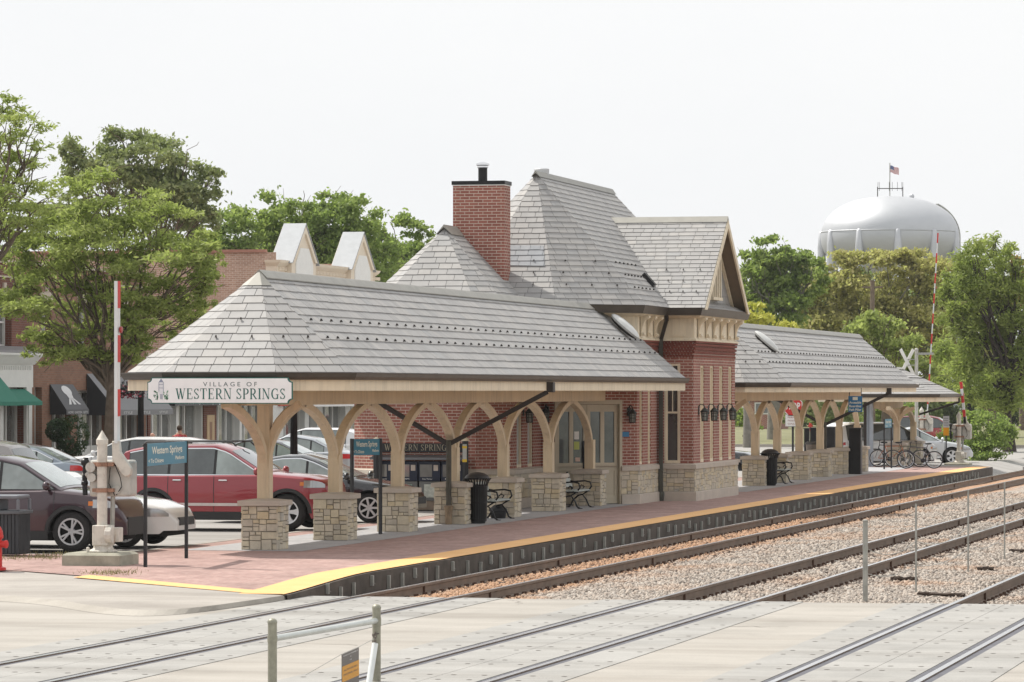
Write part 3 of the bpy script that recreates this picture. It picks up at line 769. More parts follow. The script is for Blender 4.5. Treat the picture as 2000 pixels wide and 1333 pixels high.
# the painted village name board on the hipped end of the first canopy
sx = 67.05
def board_outline(x, y0, y1, z0, z1, c):
    P = [(y0 + c, z0), (y1 - c, z0)]
    for cy, cz, a0 in ((y1, z0, 180), (y1, z1, 270), (y0, z1, 0), (y0, z0, 90)):
        pass
    def notch(cy, cz, a0, a1): return [(cy + c * math.cos(math.radians(a0 + (a1 - a0) * i / 6)), cz + c * math.sin(math.radians(a0 + (a1 - a0) * i / 6))) for i in range(7)]
    pts = notch(y0, z0, 90, 0) + notch(y1, z0, 180, 90) + notch(y1, z1, 270, 180) + notch(y0, z1, 0, -90)
    return [(x, y, z) for y, z in pts]
ya, za = onX(288, sx, 738); yb, zb = onX(571, sx, 789)
sg = thing('village_sign', 'white village name board with notched corners fixed under the canopy eave', 'sign', (sx, (ya + yb) / 2, zb))
M_green = mat('sign_green', (.02, .125, .105), .6, 0, .1); M_signw = mat('sign_white', (.84, .84, .84), .55, 0, .05, 4)
b = MB(); b.prism(board_outline(sx, yb, ya, zb, za, .075), (.04, 0, 0)); b.build('frame', M_green, sg)
b = MB(); b.prism(board_outline(sx - .006, yb + .015, ya - .015, zb + .015, za - .015, .075), (.012, 0, 0)); b.build('board', M_signw, sg)
b = MB(); UX, UZ = (0, -1, 0), (0, 0, 1)
y0, z0 = onX(343, sx, 781); y1, z1 = onX(557, sx, 756)
b.text('WESTERN SPRINGS', (sx - .009, y0, onX(343, sx, 780)[1]), UX, UZ, .188, y0 - y1, align='L', font=serif)
b.build('lettering', M_green, sg)
b = MB(); y0, y1 = onX(397, sx)[0], onX(502, sx)[0]; b.text('V I L L A G E   O F', (sx - .009, y0, onX(397, sx, 755)[1]), UX, UZ, .08, y0 - y1, align='L'); b.build('lettering', mat('sign_ink', (.10, .14, .14), .6, 0, 0), sg)
b = MB(); yc, zc = onX(315, sx, 777)                           # painted water tower between two bushes
def flat(pts, l=.009): b.poly([(sx - l, yc - y * .3, zc + z * .3) for y, z in pts])
b.mat(0); flat([(-.12, .15), (.12, .15), (.13, .9), (-.13, .9)]); b.mat(1)
flat([(-.15, .9), (.15, .9), (.0, 1.12)], .010); flat([(-.155, .35), (-.12, .35), (-.12, .9), (-.155, .9)], .010); flat([(.12, .35), (.155, .35), (.155, .9), (.12, .9)], .010)
for q in (.55, .75): flat([(-.12, q), (.12, q), (.12, q + .03), (-.12, q + .03)], .010)
b.mat(2); rb = random.Random(3)
for i in range(46):
    s = 1 if i % 2 else -1; y = s * rb.uniform(.15, .45); z = rb.uniform(-.1, .38); q = rb.uniform(.03, .06); a = rb.random() * 6
    flat([(y + q * math.cos(a + k * 2.1), z + q * 1.3 * math.sin(a + k * 2.1)) for k in range(3)], .0105)
b.mat(1); 
for q in (-.05, .06, 0): flat([(q, -.1), (q + .03, -.1), (q + .03, .2), (q, .2)], .0108)
b.build('emblem', [mat('emblem_white', (.70, .71, .74), .6, 0, .03), mat('emblem_ink', (.26, .29, .38), .6, 0, .05), mat('emblem_green', (.10, .27, .16), .6, 0, .2)], sg)

# ================================================================ station house
st = thing('station_house', 'red brick station house with steep slate hipped roof, chimney and gabled bay', 'station', (100, 20, 0))
def wall_open(mb, p0, p1, z0, z1, ops=(), depth=.1):
    """wall from p0 to p1 (outside on the right) with openings (a0, a1, b0, b1) in metres along / up; reveals included"""
    p0, p1 = Vector((*p0, 0)), Vector((*p1, 0)); u = (p1 - p0); Lw = u.length; u.normalize(); n = Vector((u.y, -u.x, 0))
    us = sorted({0, Lw, *[q for o in ops for q in o[:2]]}); zs = sorted({z0, z1, *[q for o in ops for q in o[2:4]]})
    P = lambda a, z, d=0: tuple(p0 + u * a + Vector((0, 0, z)) - n * d)
    for a, b in zip(us, us[1:]):
        for c, d in zip(zs, zs[1:]):
            m, k = (a + b) / 2, (c + d) / 2
            if any(o[0] < m < o[1] and o[2] < k < o[3] for o in ops): continue
            mb.poly([P(a, c), P(b, c), P(b, d), P(a, d)])
    for a, b, c, d in ops:
        mb.poly([P(a, c), P(a, d), P(a, d, depth), P(a, c, depth)]); mb.poly([P(b, c), P(b, c, depth), P(b, d, depth), P(b, d)])
        mb.poly([P(a, d), P(b, d), P(b, d, depth), P(a, d, depth)]); mb.poly([P(a, c), P(a, c, depth), P(b, c, depth), P(b, c)])
    return P
low = [(98.6, 26.2), (95.15, 26.2), (94.4, 25.47), (94.4, 22.93), (95.15, 22.2), (98.4, 22.2), (98.4, 21.9)]
hall = [(98.4, 21.9), (100.2, 20.1), (103.0, 20.1), (103.0, 19.15), (109.3, 19.15), (109.3, 20.1), (112.0, 20.1), (112.0, 26.0)]
allw = low + hall[1:] + [(98.6, 26.0)]
segs = list(zip(allw, allw[1:]))
w = MB(); wb = MB(); ZB = .97
ops = {(98.4, 21.9): [(.10, 2.02, ZB, 2.62)],
       (100.2, 20.1): [(.35, .75, 1.0, 3.55), (1.45, 1.85, 1.0, 3.55)],
       (103.0, 20.1): [(.17, .60, .99, 3.6)],
       (103.0, 19.15): [(1.0 + 1.42 * i, 1.58 + 1.42 * i, 1.0, 3.56) for i in range(4)],
       (95.15, 22.2): [(.5, 1.1, 1.0, 2.5), (1.7, 2.3, 1.0, 2.5)]}
for p, q in segs:
    top = 4.2 if p in hall or p == (112.0, 26.0) else 3.9
    wall_open(w, p, q, ZB, top, ops.get(p, ()), .12)
w.build('wall', M_brick, st)
# base course: mortar backing, stones, plinth and cap
bs = MB(); bs.mat(1)
seg_d = lambda p, q: (Vector((q[0] - p[0], q[1] - p[1], 0)).normalized(), math.hypot(q[0] - p[0], q[1] - p[1]))
base = offset2(allw, .025)
rs = random.Random(5)
door_i = [i for i, s in enumerate(segs) if s[0] == (98.4, 21.9) and s[1] == (100.2, 20.1)][0]
for i, (p, q) in enumerate(zip(base, base[1:])):
    u, l = seg_d(p, q); n = Vector((u.y, -u.x, 0)); o = Vector((*p, .25))
    a0 = 0.0
    if i == door_i: a0 = 2.04
    o = o + u * a0; l -= a0
    bs.mat(1); bs.poly([tuple(o), tuple(o + u * l), tuple(o + u * l + Vector((0, 0, .6))), tuple(o + Vector((0, 0, .6)))])
    bs.mat(0)
    if i < len(base) - 3: ashlar(bs, o, u, (0, 0, 1), l, .60, n, rs, .36, .09, .02)
bs.build('stone_base', [M_stone, M_mortar], st)
cp = MB()
for path in (offset2(allw[:door_i + 1], 0), ):
    run(cp, path, [(-.05, -.1), (.085, -.1), (.085, .235), (.06, .25), (-.05, .25)]); run(cp, path, [(-.05, .845), (.085, .845), (.085, .95), (.02, .975), (-.05, .975)])
u, l = seg_d(*segs[door_i]); dj = (segs[door_i][0][0] + u.x * 2.04, segs[door_i][0][1] + u.y * 2.04)
path = [dj] + allw[door_i + 1:]
run(cp, path, [(-.05, -.1), (.085, -.1), (.085, .235), (.06, .25), (-.05, .25)]); run(cp, path, [(-.05, .845), (.085, .845), (.085, .95), (.02, .975), (-.05, .975)])
cp.build('stone_course', M_cap, st)
# corbelled brick bands below the cornice, and the lattice brickwork on the bay's return
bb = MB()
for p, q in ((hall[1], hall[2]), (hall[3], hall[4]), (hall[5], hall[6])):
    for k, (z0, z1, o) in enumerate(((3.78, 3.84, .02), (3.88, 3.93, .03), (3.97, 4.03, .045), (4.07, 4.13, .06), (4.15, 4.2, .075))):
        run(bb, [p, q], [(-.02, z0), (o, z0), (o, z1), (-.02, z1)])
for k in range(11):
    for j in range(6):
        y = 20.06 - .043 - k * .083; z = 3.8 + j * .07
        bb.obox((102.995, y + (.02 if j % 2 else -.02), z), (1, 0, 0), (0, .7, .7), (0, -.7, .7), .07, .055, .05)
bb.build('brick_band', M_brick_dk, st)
# cornice: frieze, mouldings, scroll brackets, raised panel
cn = MB(); hp = hall
run(cn, hp, [(-.03, 4.2), (.03, 4.2), (.03, 4.86), (-.03, 4.86)])
run(cn, hp, [(.03, 4.2), (.085, 4.2), (.085, 4.235), (.05, 4.27), (.03, 4.27)])
run(cn, hp, [(.03, 4.79), (.20, 4.82), (.25, 4.88), (.25, 4.93), (-.03, 4.93), (-.03, 4.86), (.03, 4.86)])
cn.box(102.955, 102.97, 19.4, 19.72, 4.36, 4.70); cn.box(102.94, 102.96, 19.36, 19.76, 4.70, 4.76); cn.box(102.94, 102.97, 19.38, 19.74, 4.32, 4.36)
cn.build('cornice', M_cream, st)
def bracket(x, y):
    b = MB(); P = []
    for i in range(9):
        t = i / 8 * PI / 2; P.append((y - .05 - .17 * (1 - math.cos(t)), 4.33 + .40 * math.sin(t)))
    P = [(y - .02, 4.30)] + P + [(y - .24, 4.79), (y - .02, 4.79)]
    b.prism([(x - .075, a, z) for a, z in P], (.15, 0, 0)); b.lathe([(.05, -.09), (.05, .09)], (x, y - .075, 4.34), 10, axis='x'); b.box(x - .10, x + .10, y - .25, y - .02, 4.76, 4.81)
    b.build('bracket', M_cream, st)
for i in range(6): bracket(103.45 + 1.12 * i, 19.12)
for x in (100.5, 101.4, 102.3): bracket(x, 20.07)
for x in (110.0, 111.0): bracket(x, 20.07)
# windows
def window(p0, p1, a0, a1, z0, z1, kind, depth=.07):
    p0, p1 = Vector((*p0, 0)), Vector((*p1, 0)); u = (p1 - p0).normalized(); n = Vector((u.y, -u.x, 0)); o = p0 + u * a0 - n * depth
    wd, h = a1 - a0, z1 - z0; f = MB(); Z = Vector((0, 0, 1))
    def bx(m, x0, x1, b0, b1, d0, d1): m.obox(o + u * ((x0 + x1) / 2) + Z * (z0 + (b0 + b1) / 2) + n * ((d0 + d1) / 2), u, n, Z, x1 - x0, abs(d1 - d0), b1 - b0)
    fr = .055
    bx(f, 0, fr, 0, h, -.04, .04); bx(f, wd - fr, wd, 0, h, -.04, .04); bx(f, fr, wd - fr, h - fr, h, -.04, .04); bx(f, fr, wd - fr, 0, fr + .02, -.04, .06)
    g = MB()
    if kind == 'blind':
        bx(f, fr, wd - fr, fr + .02, h - fr, -.04, -.01); bx(f, wd / 2 - .02, wd / 2 + .02, fr + .02, h - fr, -.01, .012)
        return f.build('blind_window', M_cream, st)
    if kind == 'sash':
        bx(f, fr, wd - fr, h * .50, h * .50 + .05, -.03, .02); bx(f, wd / 2 - .012, wd / 2 + .012, h * .52, h - fr, -.02, .012); bx(f, fr, wd - fr, h * .86, h * .88, -.02, .012)
        bx(f, fr, fr + .03, fr, h - fr, -.03, .015); bx(f, wd - fr - .03, wd - fr, fr, h - fr, -.03, .015)
    w_ = f.build('window', M_cream, st)
    bx(g, fr, wd - fr, fr, h - fr, -.03, -.012); g.build('pane', M_glass if kind == 'sash' else M_board, w_)
    return w_
M_board = mat('notice_paper', (.42, .44, .42), .4, 0, .25, 6, spec=.6)
for a, b_, c, d in ops[(103.0, 19.15)]: window((103.0, 19.15), (109.3, 19.15), a, b_, c, d, 'blind')
for a, b_, c, d in ops[(100.2, 20.1)]: window((100.2, 20.1), (103, 20.1), a, b_, c, d, 'blind')
for a, b_, c, d in ops[(103.0, 20.1)]: window((103.0, 20.1), (103.0, 19.15), a, b_, c, d, 'sash', .05)
for a, b_, c, d in ops[(95.15, 22.2)]: window((95.15, 22.2), (98.4, 22.2), a, b_, c, d, 'notice')
sill = MB(); sill.box(102.88, 103.0, 19.46, 19.97, .90, .99)
# doors on the chamfered corner
u, l = seg_d(*segs[door_i]); n = Vector((u.y, -u.x, 0)); Z = Vector((0, 0, 1)); o = Vector((98.4, 21.9, 0)) - n * .09
def bxd(m, x0, x1, b0, b1, d0, d1): m.obox(o + u * ((x0 + x1) / 2) + Z * ((b0 + b1) / 2) + n * ((d0 + d1) / 2), u, n, Z, x1 - x0, abs(d1 - d0), b1 - b0)
M_door = mat('door_cream', (.50, .44, .33), .45, 0, .06)
fr = MB(); bxd(fr, .04, .12, 0, 2.66, -.03, .12); bxd(fr, 2.0, 2.08, 0, 2.66, -.03, .12); bxd(fr, .12, 2.0, 2.55, 2.66, -.03, .12); fr.build('door_frame', M_door, st)
M_dglass = glass_mat('door_glass', (.10, .12, .13))
for k in range(2):
    x0 = .125 + k * .94; x1 = x0 + .93
    d = MB(); g = MB()
    for a, b_ in ((x0, x0 + .10), (x1 - .10, x1), ((x0 + x1) / 2 - .06, (x0 + x1) / 2 + .06)): bxd(d, a, b_, .02, 2.54, -.02, .03)
    for a, b_ in ((.02, .22), (.86, 1.06), (2.36, 2.54)): bxd(d, x0 + .1, x1 - .1, a, b_, -.02, .0285)
    bxd(d, x0 + .1, x1 - .1, .22, .86, -.02, .012)
    for a, b_ in ((x0 + .14, (x0 + x1) / 2 - .10), ((x0 + x1) / 2 + .10, x1 - .14)): bxd(d, a, b_, .28, .80, -.02, .026)
    dd = d.build('door', M_door, st)
    for a, b_ in ((x0 + .1, (x0 + x1) / 2 - .06), ((x0 + x1) / 2 + .06, x1 - .1)): bxd(g, a, b_, 1.06, 2.36, -.015, .005)
    g.build('pane', M_dglass, dd)
    s = x1 - .07 if k == 0 else x0 + .07
    h = MB(); bxd(h, s - .05, s + .05, .80, 1.62, .031, .045); h.tube([tuple(o + u * s + n * q + Z * z) for q, z in ((.04, .95), (.10, .98), (.10, 1.45), (.04, 1.48))], .018, 6); h.build('handle', M_black, dd)
    if k == 0:
        q = MB(); q.mat(0); bxd(q, x0 + .57, x0 + .71, 1.66, 1.86, .006, .010); q.mat(1); bxd(q, x0 + .56, x0 + .72, 1.40, 1.60, .006, .010); q.mat(2); bxd(q, x0 + .60, x0 + .74, 1.10, 1.20, .006, .010)
        q.build('sticker', [M_white, mat('sticker_yellow', (.45, .5, .12), .5, 0, .1), mat('sticker_pink', (.7, .5, .42), .5, 0, .2)], dd)
bl = MB(); p = Vector((98.4, 21.9, 0)) + u * 2.16 + n * .015; bl.obox(p + Z * 1.78, u, n, Z, .26, .02, .13); bl.build('notice_plate', mat('plate_blue', (.03, .17, .34), .5, 0, .1), st)
# roofs
ms = MB(); ZE = 5.06
aL, aR = (100.63, 22.82, 8.5), (110.13, 22.82, 8.5); xr = 113.2; yb = 25.89; ch = 1.89; xl, yf = 97.56, 19.75
q3 = lambda x, y: (x, y, ZE)
slates(ms, [q3(xl, yf + ch), q3(xl, yb - ch), aL][::-1], .19); slates(ms, [q3(xl, yf + ch), q3(xl + ch, yf), aL], .19); slates(ms, [q3(xl, yb - ch), q3(xl + ch, yb), aL], .19)
slates(ms, [q3(xl + ch, yf), q3(xr - ch, yf), aR, aL], .19); slates(ms, [q3(xr - ch, yb), q3(xl + ch, yb), aL, aR], .19)
slates(ms, [q3(xr, yf + ch), q3(xr - ch, yf), aR], .19); slates(ms, [q3(xr, yf + ch), q3(xr, yb - ch), aR], .19); slates(ms, [q3(xr, yb - ch), q3(xr - ch, yb), aR], .19)
roof = ms.build('roof', M_SL, st)
def ridge(mb, a, b, w=.15, slope=1.12, h=.04):
    a, b = Vector(a), Vector(b); d = (b - a).normalized(); r = Vector((d.y, -d.x, 0)); dn = Vector((0, 0, -w * slope)); up = Vector((0, 0, h))
    P = [a + r * w + dn + up, a + up + Vector((0, 0, .035)), a - r * w + dn + up, a + Vector((0, 0, .01))]
    mb.prism([tuple(p) for p in P], tuple(b - a))
rc = MB(); ridge(rc, (100.45, 22.82, 8.5), (110.3, 22.82, 8.5), .11); rc.build('ridge_cap', M_slate_top, roof)
lm = MB(); hw = 2.9; yl = 24.2; xe = 93.5; zl = 3.85; ac = .95; ap = (96.4, yl, 6.95); re = (101, yl, 6.95)
z3 = lambda x, y: (x, y, zl)
slates(lm, [z3(xe, yl - hw + ac), z3(xe, yl + hw - ac), ap], .2); slates(lm, [z3(xe, yl - hw + ac), z3(xe + ac, yl - hw), ap], .2); slates(lm, [z3(xe, yl + hw - ac), z3(xe + ac, yl + hw), ap], .2)
slates(lm, [z3(xe + ac, yl - hw), z3(101, yl - hw), re, ap], .2); slates(lm, [z3(xe + ac, yl + hw), z3(101, yl + hw), re, ap], .2)
lroof = lm.build('lower_roof', M_SL, st)
rc = MB(); ridge(rc, (96.25, yl, 6.95), (99.5, yl, 6.95), .2, 1.05); rc.build('ridge_cap', M_slate_top, lroof)
lo = MB(); E = [(101, yl + hw), (xe + ac, yl + hw), (xe, yl + hw - ac), (xe, yl - hw + ac), (xe + ac, yl - hw), (101, yl - hw)]; run(lo, E, gutter_prof(zl)); lo.build('gutter', M_gutter, st)
so = MB(); so.prism([(a, b_, zl - .14) for a, b_ in offset2(E, -.02)[::-1]], (0, 0, .03)); so.build('soffit', M_tan, st)
# dormer over the bay
dm = MB(); xd, yd, zp_ = 106.12, 18.80, 7.52; zd = 5.03; hx = 3.42
slates(dm, [(xd - hx, yd, zd), (xd - hx, 19.72, zd), (xd, 22.05, zp_), (xd, yd, zp_)], .19); slates(dm, [(xd + hx, yd, zd), (xd + hx, 19.72, zd), (xd, 22.05, zp_), (xd, yd, zp_)], .19)
dr = dm.build('dormer_roof', M_SL, st)
rc = MB(); ridge(rc, (xd, yd - .02, zp_), (xd, 22.0, zp_), .17, .74); rc.build('ridge_cap', M_slate_top, dr)
gw = MB(); gp = [(xd - 3.2, 19.22, zd + .05), (xd + 3.2, 19.22, zd + .05), (xd, 19.22, zd + .05 + 3.2 * .728)]; slates(gw, gp, .2); gw.build('gable_slates', M_SL, dr)
pr_ = MB(); slates(pr_, [(xd - 3.35, 18.83, zd + .01), (xd + 3.35, 18.83, zd + .01), (xd + 3.1, 19.22, zd + .22), (xd - 3.1, 19.22, zd + .22)], .2); pr_.build('pent_roof', M_SL, dr)
rk = MB(); sl = (zp_ - zd) / hx
for s in (-1, 1):
    rk.prism([(xd + s * hx, yd - .03, zd - .02), (xd, yd - .03, zp_ - .02), (xd, yd - .03, zp_ - .24), (xd + s * (hx - .3), yd - .03, zd - .02)], (0, .05, 0))
    rk.prism([(xd + s * (hx - .35), 19.14, zd + .1), (xd, 19.14, zp_ - .22), (xd, 19.14, zp_ - .34), (xd + s * (hx - .52), 19.14, zd + .1)], (0, .07, 0))
rk.build('bargeboard', M_cream, dr)
ud = MB()
for s in (-1, 1): ud.poly([(xd + s * (hx - .05), yd + .02, zd - .03), (xd, yd + .02, zp_ - .035), (xd, 19.25, zp_ - .035), (xd + s * (hx - .05), 19.25, zd - .03)])
ud.build('soffit', mat('soffit_brown', (.23, .18, .13), .7, 0, .1), dr)
lv = MB()
for i in range(5): x = xd - .62 + i * .31; lv.box(x - .045, x + .045, 19.08, 19.2, zd + .38, zd + 1.42)
lv.box(xd - .70, xd + .70, 19.08, 19.2, zd + 1.42, zd + 1.52); lv.box(xd - .72, xd + .72, 19.05, 19.2, zd + .30, zd + .38)
lw = lv.build('louvre_window', M_cream, dr); lg = MB(); lg.box(xd - .6, xd + .6, 19.15, 19.19, zd + .38, zd + 1.42); lg.build('pane', M_dark, lw)
# gutters, downspouts
gt = MB(); run(gt, [(112.9, 19.98), (109.72, 19.98), (109.72, 18.93), (102.58, 18.93), (102.58, 19.85), (99.45, 19.85), (97.66, 21.64), (97.66, 25)][::-1], [(.0, ZE - .20), (.06, ZE - .2), (.09, ZE - .12), (.12, ZE - .02), (.13, ZE), (0, ZE - .005)]); gt.build('gutter', M_gutter, st)
ds = MB(); ds.bar((102.75, 19.82, 4.95), (102.75, 19.82, 4.72), .10, .09, (1, 0, 0)); ds.bar((102.75, 19.82, 4.74), (102.86, 19.99, 4.22), .09, .08, (1, 0, 0)); ds.build('downspout', M_dark, st)
ds = MB(); ds.bar((102.86, 19.99, 4.25), (102.86, 19.99, .25), .10, .09, (1, 0, 0)); ds.lathe([(.07, 0), (.09, .15), (.09, .22), (.07, .25)], (102.86, 19.99, 0), 10); ds.build('downspout', mat('copper_green', (.085, .085, .07), .6, .3, .35, 1.2), st)
# newer, bluer slates let into the hip beside the chimney
np_ = MB(); fa, fb, fc_ = Vector((xl, yf + ch, ZE)), Vector((xl, yb - ch, ZE)), Vector(aL)
def on_hip(px, py):                                           # sighted point on the hip plane
    nrm_ = (fb - fa).cross(fc_ - fa); u0 = (px - 1000) / F_; d0 = Vector((CT + u0 * ST, ST - u0 * CT, -(py - HZ) / F_)); e0 = Vector((0, 0, EYE))
    return e0 + d0 * ((fa - e0).dot(nrm_) / d0.dot(nrm_))
nn_ = (fc_ - fa).cross(fb - fa).normalized(); nn_ = nn_ if nn_.z > 0 else -nn_
slates(np_, [on_hip(px, py) + nn_ * .014 for px, py in ((985, 520), (1064, 521), (1062, 481), (985, 480))], .19); np_.build('slate_patch', [island_mat('new_slate', [(0, (.27, .285, .305)), (1, (.32, .33, .345))], rough=.5, bmp=.2), M_under], roof)
# chimney
cx0, cx1, cy0, cy1 = 97.6, 98.3, 22.98, 24.30
c = MB(); c.box(cx0, cx1, cy0, cy1, 4.6, 8.05); chm = c.build('chimney', M_brick, lroof)
c = MB(); c.box(cx0 - .015, cx1 + .015, cy0 - .015, cy1 + .015, 8.05, 8.075); c.mat(1); c.box(cx0 - .03, cx1 + .03, cy0 - .03, cy1 + .03, 8.075, 8.17); c.build('chimney_cap', [M_white, M_black], lroof)
c = MB(); c.lathe([(.115, 8.17), (.115, 8.50)], (97.9, 23.6, 0), 14); c.mat(1); c.lathe([(.125, 8.50), (.14, 8.52), (.14, 8.56), (.17, 8.58), (.17, 8.62), (.05, 8.66)], (97.9, 23.6, 0), 14); c.build('flue', [M_black, M_chrome], lroof)
c = MB(); c.lathe([(.2, 7.9), (.2, 8.68), (.18, 8.70), (.01, 8.70)], (101.9, 22.98, 0), 16); c.build('roof_vent', mat('vent_grey', (.50, .51, .52), .5, .2, .05), roof)
guards(roof, (100.3, 20.75, 6.18), (103.4, 20.75, 6.18), 6, 0); guards(roof, (100.1, 20.45, 5.85), (103.0, 20.45, 5.85), 7, 0); guards(roof, (99.8, 20.15, 5.52), (102.8, 20.15, 5.52), 6, 0)
for k, (q, cnt) in enumerate(((.32, 2), (.23, 3), (.14, 3))):
    P = [(xl, yb - ch), (xl, yf + ch), (xl + ch, yf)]; P = [(a + (aL[0] - a) * q, b_ + (aL[1] - b_) * q, ZE + (8.5 - ZE) * q + .012) for a, b_ in P]
    guards(roof, ((P[0][0] + P[1][0]) / 2, (P[0][1] + P[1][1]) / 2, P[0][2]), P[1], 1, 0); guards(roof, P[1], P[2], cnt, 0)
for q, cnt in ((.40, 2), (.31, 3), (.22, 3)):
    P = [(xe, yl + hw - ac), (xe, yl - hw + ac), (xe + ac, yl - hw), (99.5, yl - hw)]; P = [(a + ((96.4 if a < 99 else 99.5) - a) * q, b_ + (yl - b_) * q, zl + 3.1 * q + .012) for a, b_ in P]
    guards(lroof, P[0], P[1], cnt, 0); guards(lroof, P[1], P[2], 1, 0); guards(lroof, P[2], P[3], 6, 0)
for q, cnt in ((.42, 3), (.30, 3), (.18, 3)):
    for i in range(cnt):
        pass
    A_ = (xd - hx * (1 - q) - .0, 21.0 - (1 - q) * 1.2, zd + (zp_ - zd) * q + .012); guards(dr, A_, (A_[0], 18.95, A_[2]), cnt, 0)
for p in (Vector((103.0, 20.6, 5.8)),):
    sv = MB(); sv.obox((103.05, 20.35, 5.80), (1, 0, 0), (0, .67, .74), (0, -.74, .67), .28, .42, .12); sv.build('roof_vent', M_black, roof)
sv = MB(); sv.obox((98.6, 21.95, 4.98), (1, 0, 0), (0, .67, .74), (0, -.74, .67), .35, .42, .12); sv.build('roof_vent', M_black, lroof)
# wall lanterns
M_lant = mat('lantern_bronze', (.03, .033, .028), .5, .4, .25, 8); M_lglass = mat('lantern_glass', (.30, .31, .28), .2, 0, .1)
lan = MB(); lan.tube([(0, 0, .20), (0, -.05, .27), (0, -.13, .25), (0, -.15, .19)], .014, 6); lan.obox((0, -.01, .12), (1, 0, 0), (0, 1, 0), (0, 0, 1), .09, .02, .2)
lan.lathe([(.01, .19), (.04, .17), (.105, .10), (.105, .08), (.09, .075)], (0, -.15, 0), 8)
for k in range(8):
    a = k * PI / 4; lan.tube([(.085 * math.cos(a), -.15 + .085 * math.sin(a), .08), (.065 * math.cos(a), -.15 + .065 * math.sin(a), -.14)], .008, 4)
for z in (-.13, -.03, .04): lan.lathe([(.07 + .07 * (z + .14) * .5, z), (.085 + .06 * (z + .14) * .5, z + .012)], (0, -.15, 0), 8)
lan0 = None
def lantern(x, y, z, rz):
    global lan0
    if lan0 is None:
        lan0 = lan.build('wall_lantern', M_lant, st, world=False); g = MB().lathe([(.055, -.13), (.075, .07)], (0, -.15, 0), 8); g.build('globe', M_lglass, lan0, world=False); o = lan0
    else: o = dup(lan0, parent=st)
    o.location = Vector((x, y, z)) - wloc(st); o.rotation_euler = (0, 0, rz); o.scale = (1.1,) * 3
for i in range(4): lantern(103.72 + 1.42 * i, 19.15, 2.24, 0)
lantern(109.33, 19.5, 2.3, PI / 2)
p = Vector((98.4, 21.9, 0)) + u * 2.30; lantern(p.x, p.y, 2.22, math.atan2(u.y, u.x))
lantern(98.38, 22.05, 2.25, -PI / 2); lantern(96.35, 22.2, 2.25, 0)
# black name board on the street-side wall
ya, za = onX(722, 94.36, 866); yb_, zb = onX(908, 94.36, 884)
sg = thing('station_name_board', 'black name board with gold roman capitals on the brick wall above the newspaper boxes', 'sign', (94.36, (ya + yb_) / 2, zb))
b = MB(); b.box(94.355, 94.385, yb_, ya, zb, za); b.build('board', M_blackp, sg)
b = MB(); y0 = onX(751, 94.36)[0]; y1 = onX(879, 94.36)[0]; b.text('WESTERN SPRINGS', (94.352, y0, zb + .04), (0, -1, 0), (0, 0, 1), .15, y0 - y1, align='L', font=serif); b.build('lettering', mat('gold_letters', (.36, .31, .22), .5, .2, .1), sg)
# ================================================================ vehicles
def rear(px, X, Lc): return (X, onX(px, X)[0] + Lc / 2, 0)    # tail sighted at px, nose towards the shops
def far(px, D):
    u = (px - 1000) / F_; return D * CT + u * D * ST, D * ST - u * D * CT
def paint(name, col, metal=.0, rough=.3):
    return mat(name, col, rough, metal, .03, 2.0, .5, 1.0, local=True)
M_cglass = glass_mat('car_glass', (.055, .065, .065), .04)
M_cglass_l = glass_mat('car_glass_pale', (.24, .28, .27), .05)
M_trim = mat('car_trim', (.03, .03, .031), .6, 0, .1)
M_rim = mat('alloy_rim', (.62, .62, .63), .3, .35, .04)
M_headl = mat('headlight_glass', (.42, .43, .44), .1, .5, .05); M_amber = mat('amber_lens', (.65, .20, .04), .25, 0, .05)
M_taill = mat('taillight_red', (.50, .02, .025), .2, 0, .08, coat=.8)
M_hub = mat('wheel_well', (.012, .012, .012), .9, 0, 0)
def ip(x, pts):
    if x <= pts[0][0]: return pts[0][1]
    for (a, u), (b, v) in zip(pts, pts[1:]):
        if x <= b:
            t = (x - a) / (b - a); return u + (v - u) * t
    return pts[-1][1]
def sm(x, pts):
    """interpolate with rounded corners"""
    h = .05; return (ip(x - h, pts) + 2 * ip(x, pts) + ip(x + h, pts)) / 4
def wheel_meshes(R, rr, spokes, style):
    w = .21
    t = MB(); t.lathe([(rr, -w / 2), (R - .05, -w / 2), (R - .012, -w / 2 + .03), (R, -w / 2 + .07), (R, w / 2 - .07), (R - .012, w / 2 - .03), (R - .05, w / 2), (rr, w / 2), (rr - .01, w / 2 - .02), (rr - .01, -w / 2 + .02), (rr, -w / 2)], (0, 0, 0), 30, axis='y', cap=False)
    r = MB(); r.mat(1); r.lathe([(rr - .01, -.04), (rr - .01, .05), (.001, .05)], (0, 0, 0), 26, axis='y')
    r.mat(0)
    for s in (-1,):
        yo = -w / 2 + .012
        r.lathe([(rr - .032, yo - .004), (rr - .03, yo - .008), (rr, yo - .012), (rr + .004, yo + .02), (rr - .02, yo + .06)], (0, 0, 0), 30, axis='y', cap=False)
        r.lathe([(.001, yo - .004), (.055, yo - .002), (.07, yo + .03)], (0, 0, 0), 14, axis='y')
        for k in range(spokes):
            a = 2 * PI * k / spokes
            for da, wd in (((-.17, .032), (.17, .032)) if style == 'split' else ((0, .075 if style == 'wide' else .045),)):
                ca, sa, cb, sb = math.cos(a), math.sin(a), math.cos(a + da), math.sin(a + da)
                p, q = Vector((.04 * ca, yo, .04 * sa)), Vector(((rr - .015) * cb, yo - .004, (rr - .015) * sb))
                if style != 'wide': r.bar(p, q, wd, .035, (0, 1, 0)); continue
                d = (q - p).normalized(); n_ = Vector((0, 1, 0)).cross(d); hw0, hw1 = .034, .078
                r.prism([tuple(p - n_ * hw0), tuple(p.lerp(q, .55) - n_ * .045), tuple(q - n_ * hw1), tuple(q + n_ * hw1), tuple(p.lerp(q, .55) + n_ * .045), tuple(p + n_ * hw0)], (0, .035, 0))
    r.mat(1)
    return t, r
WH = {}
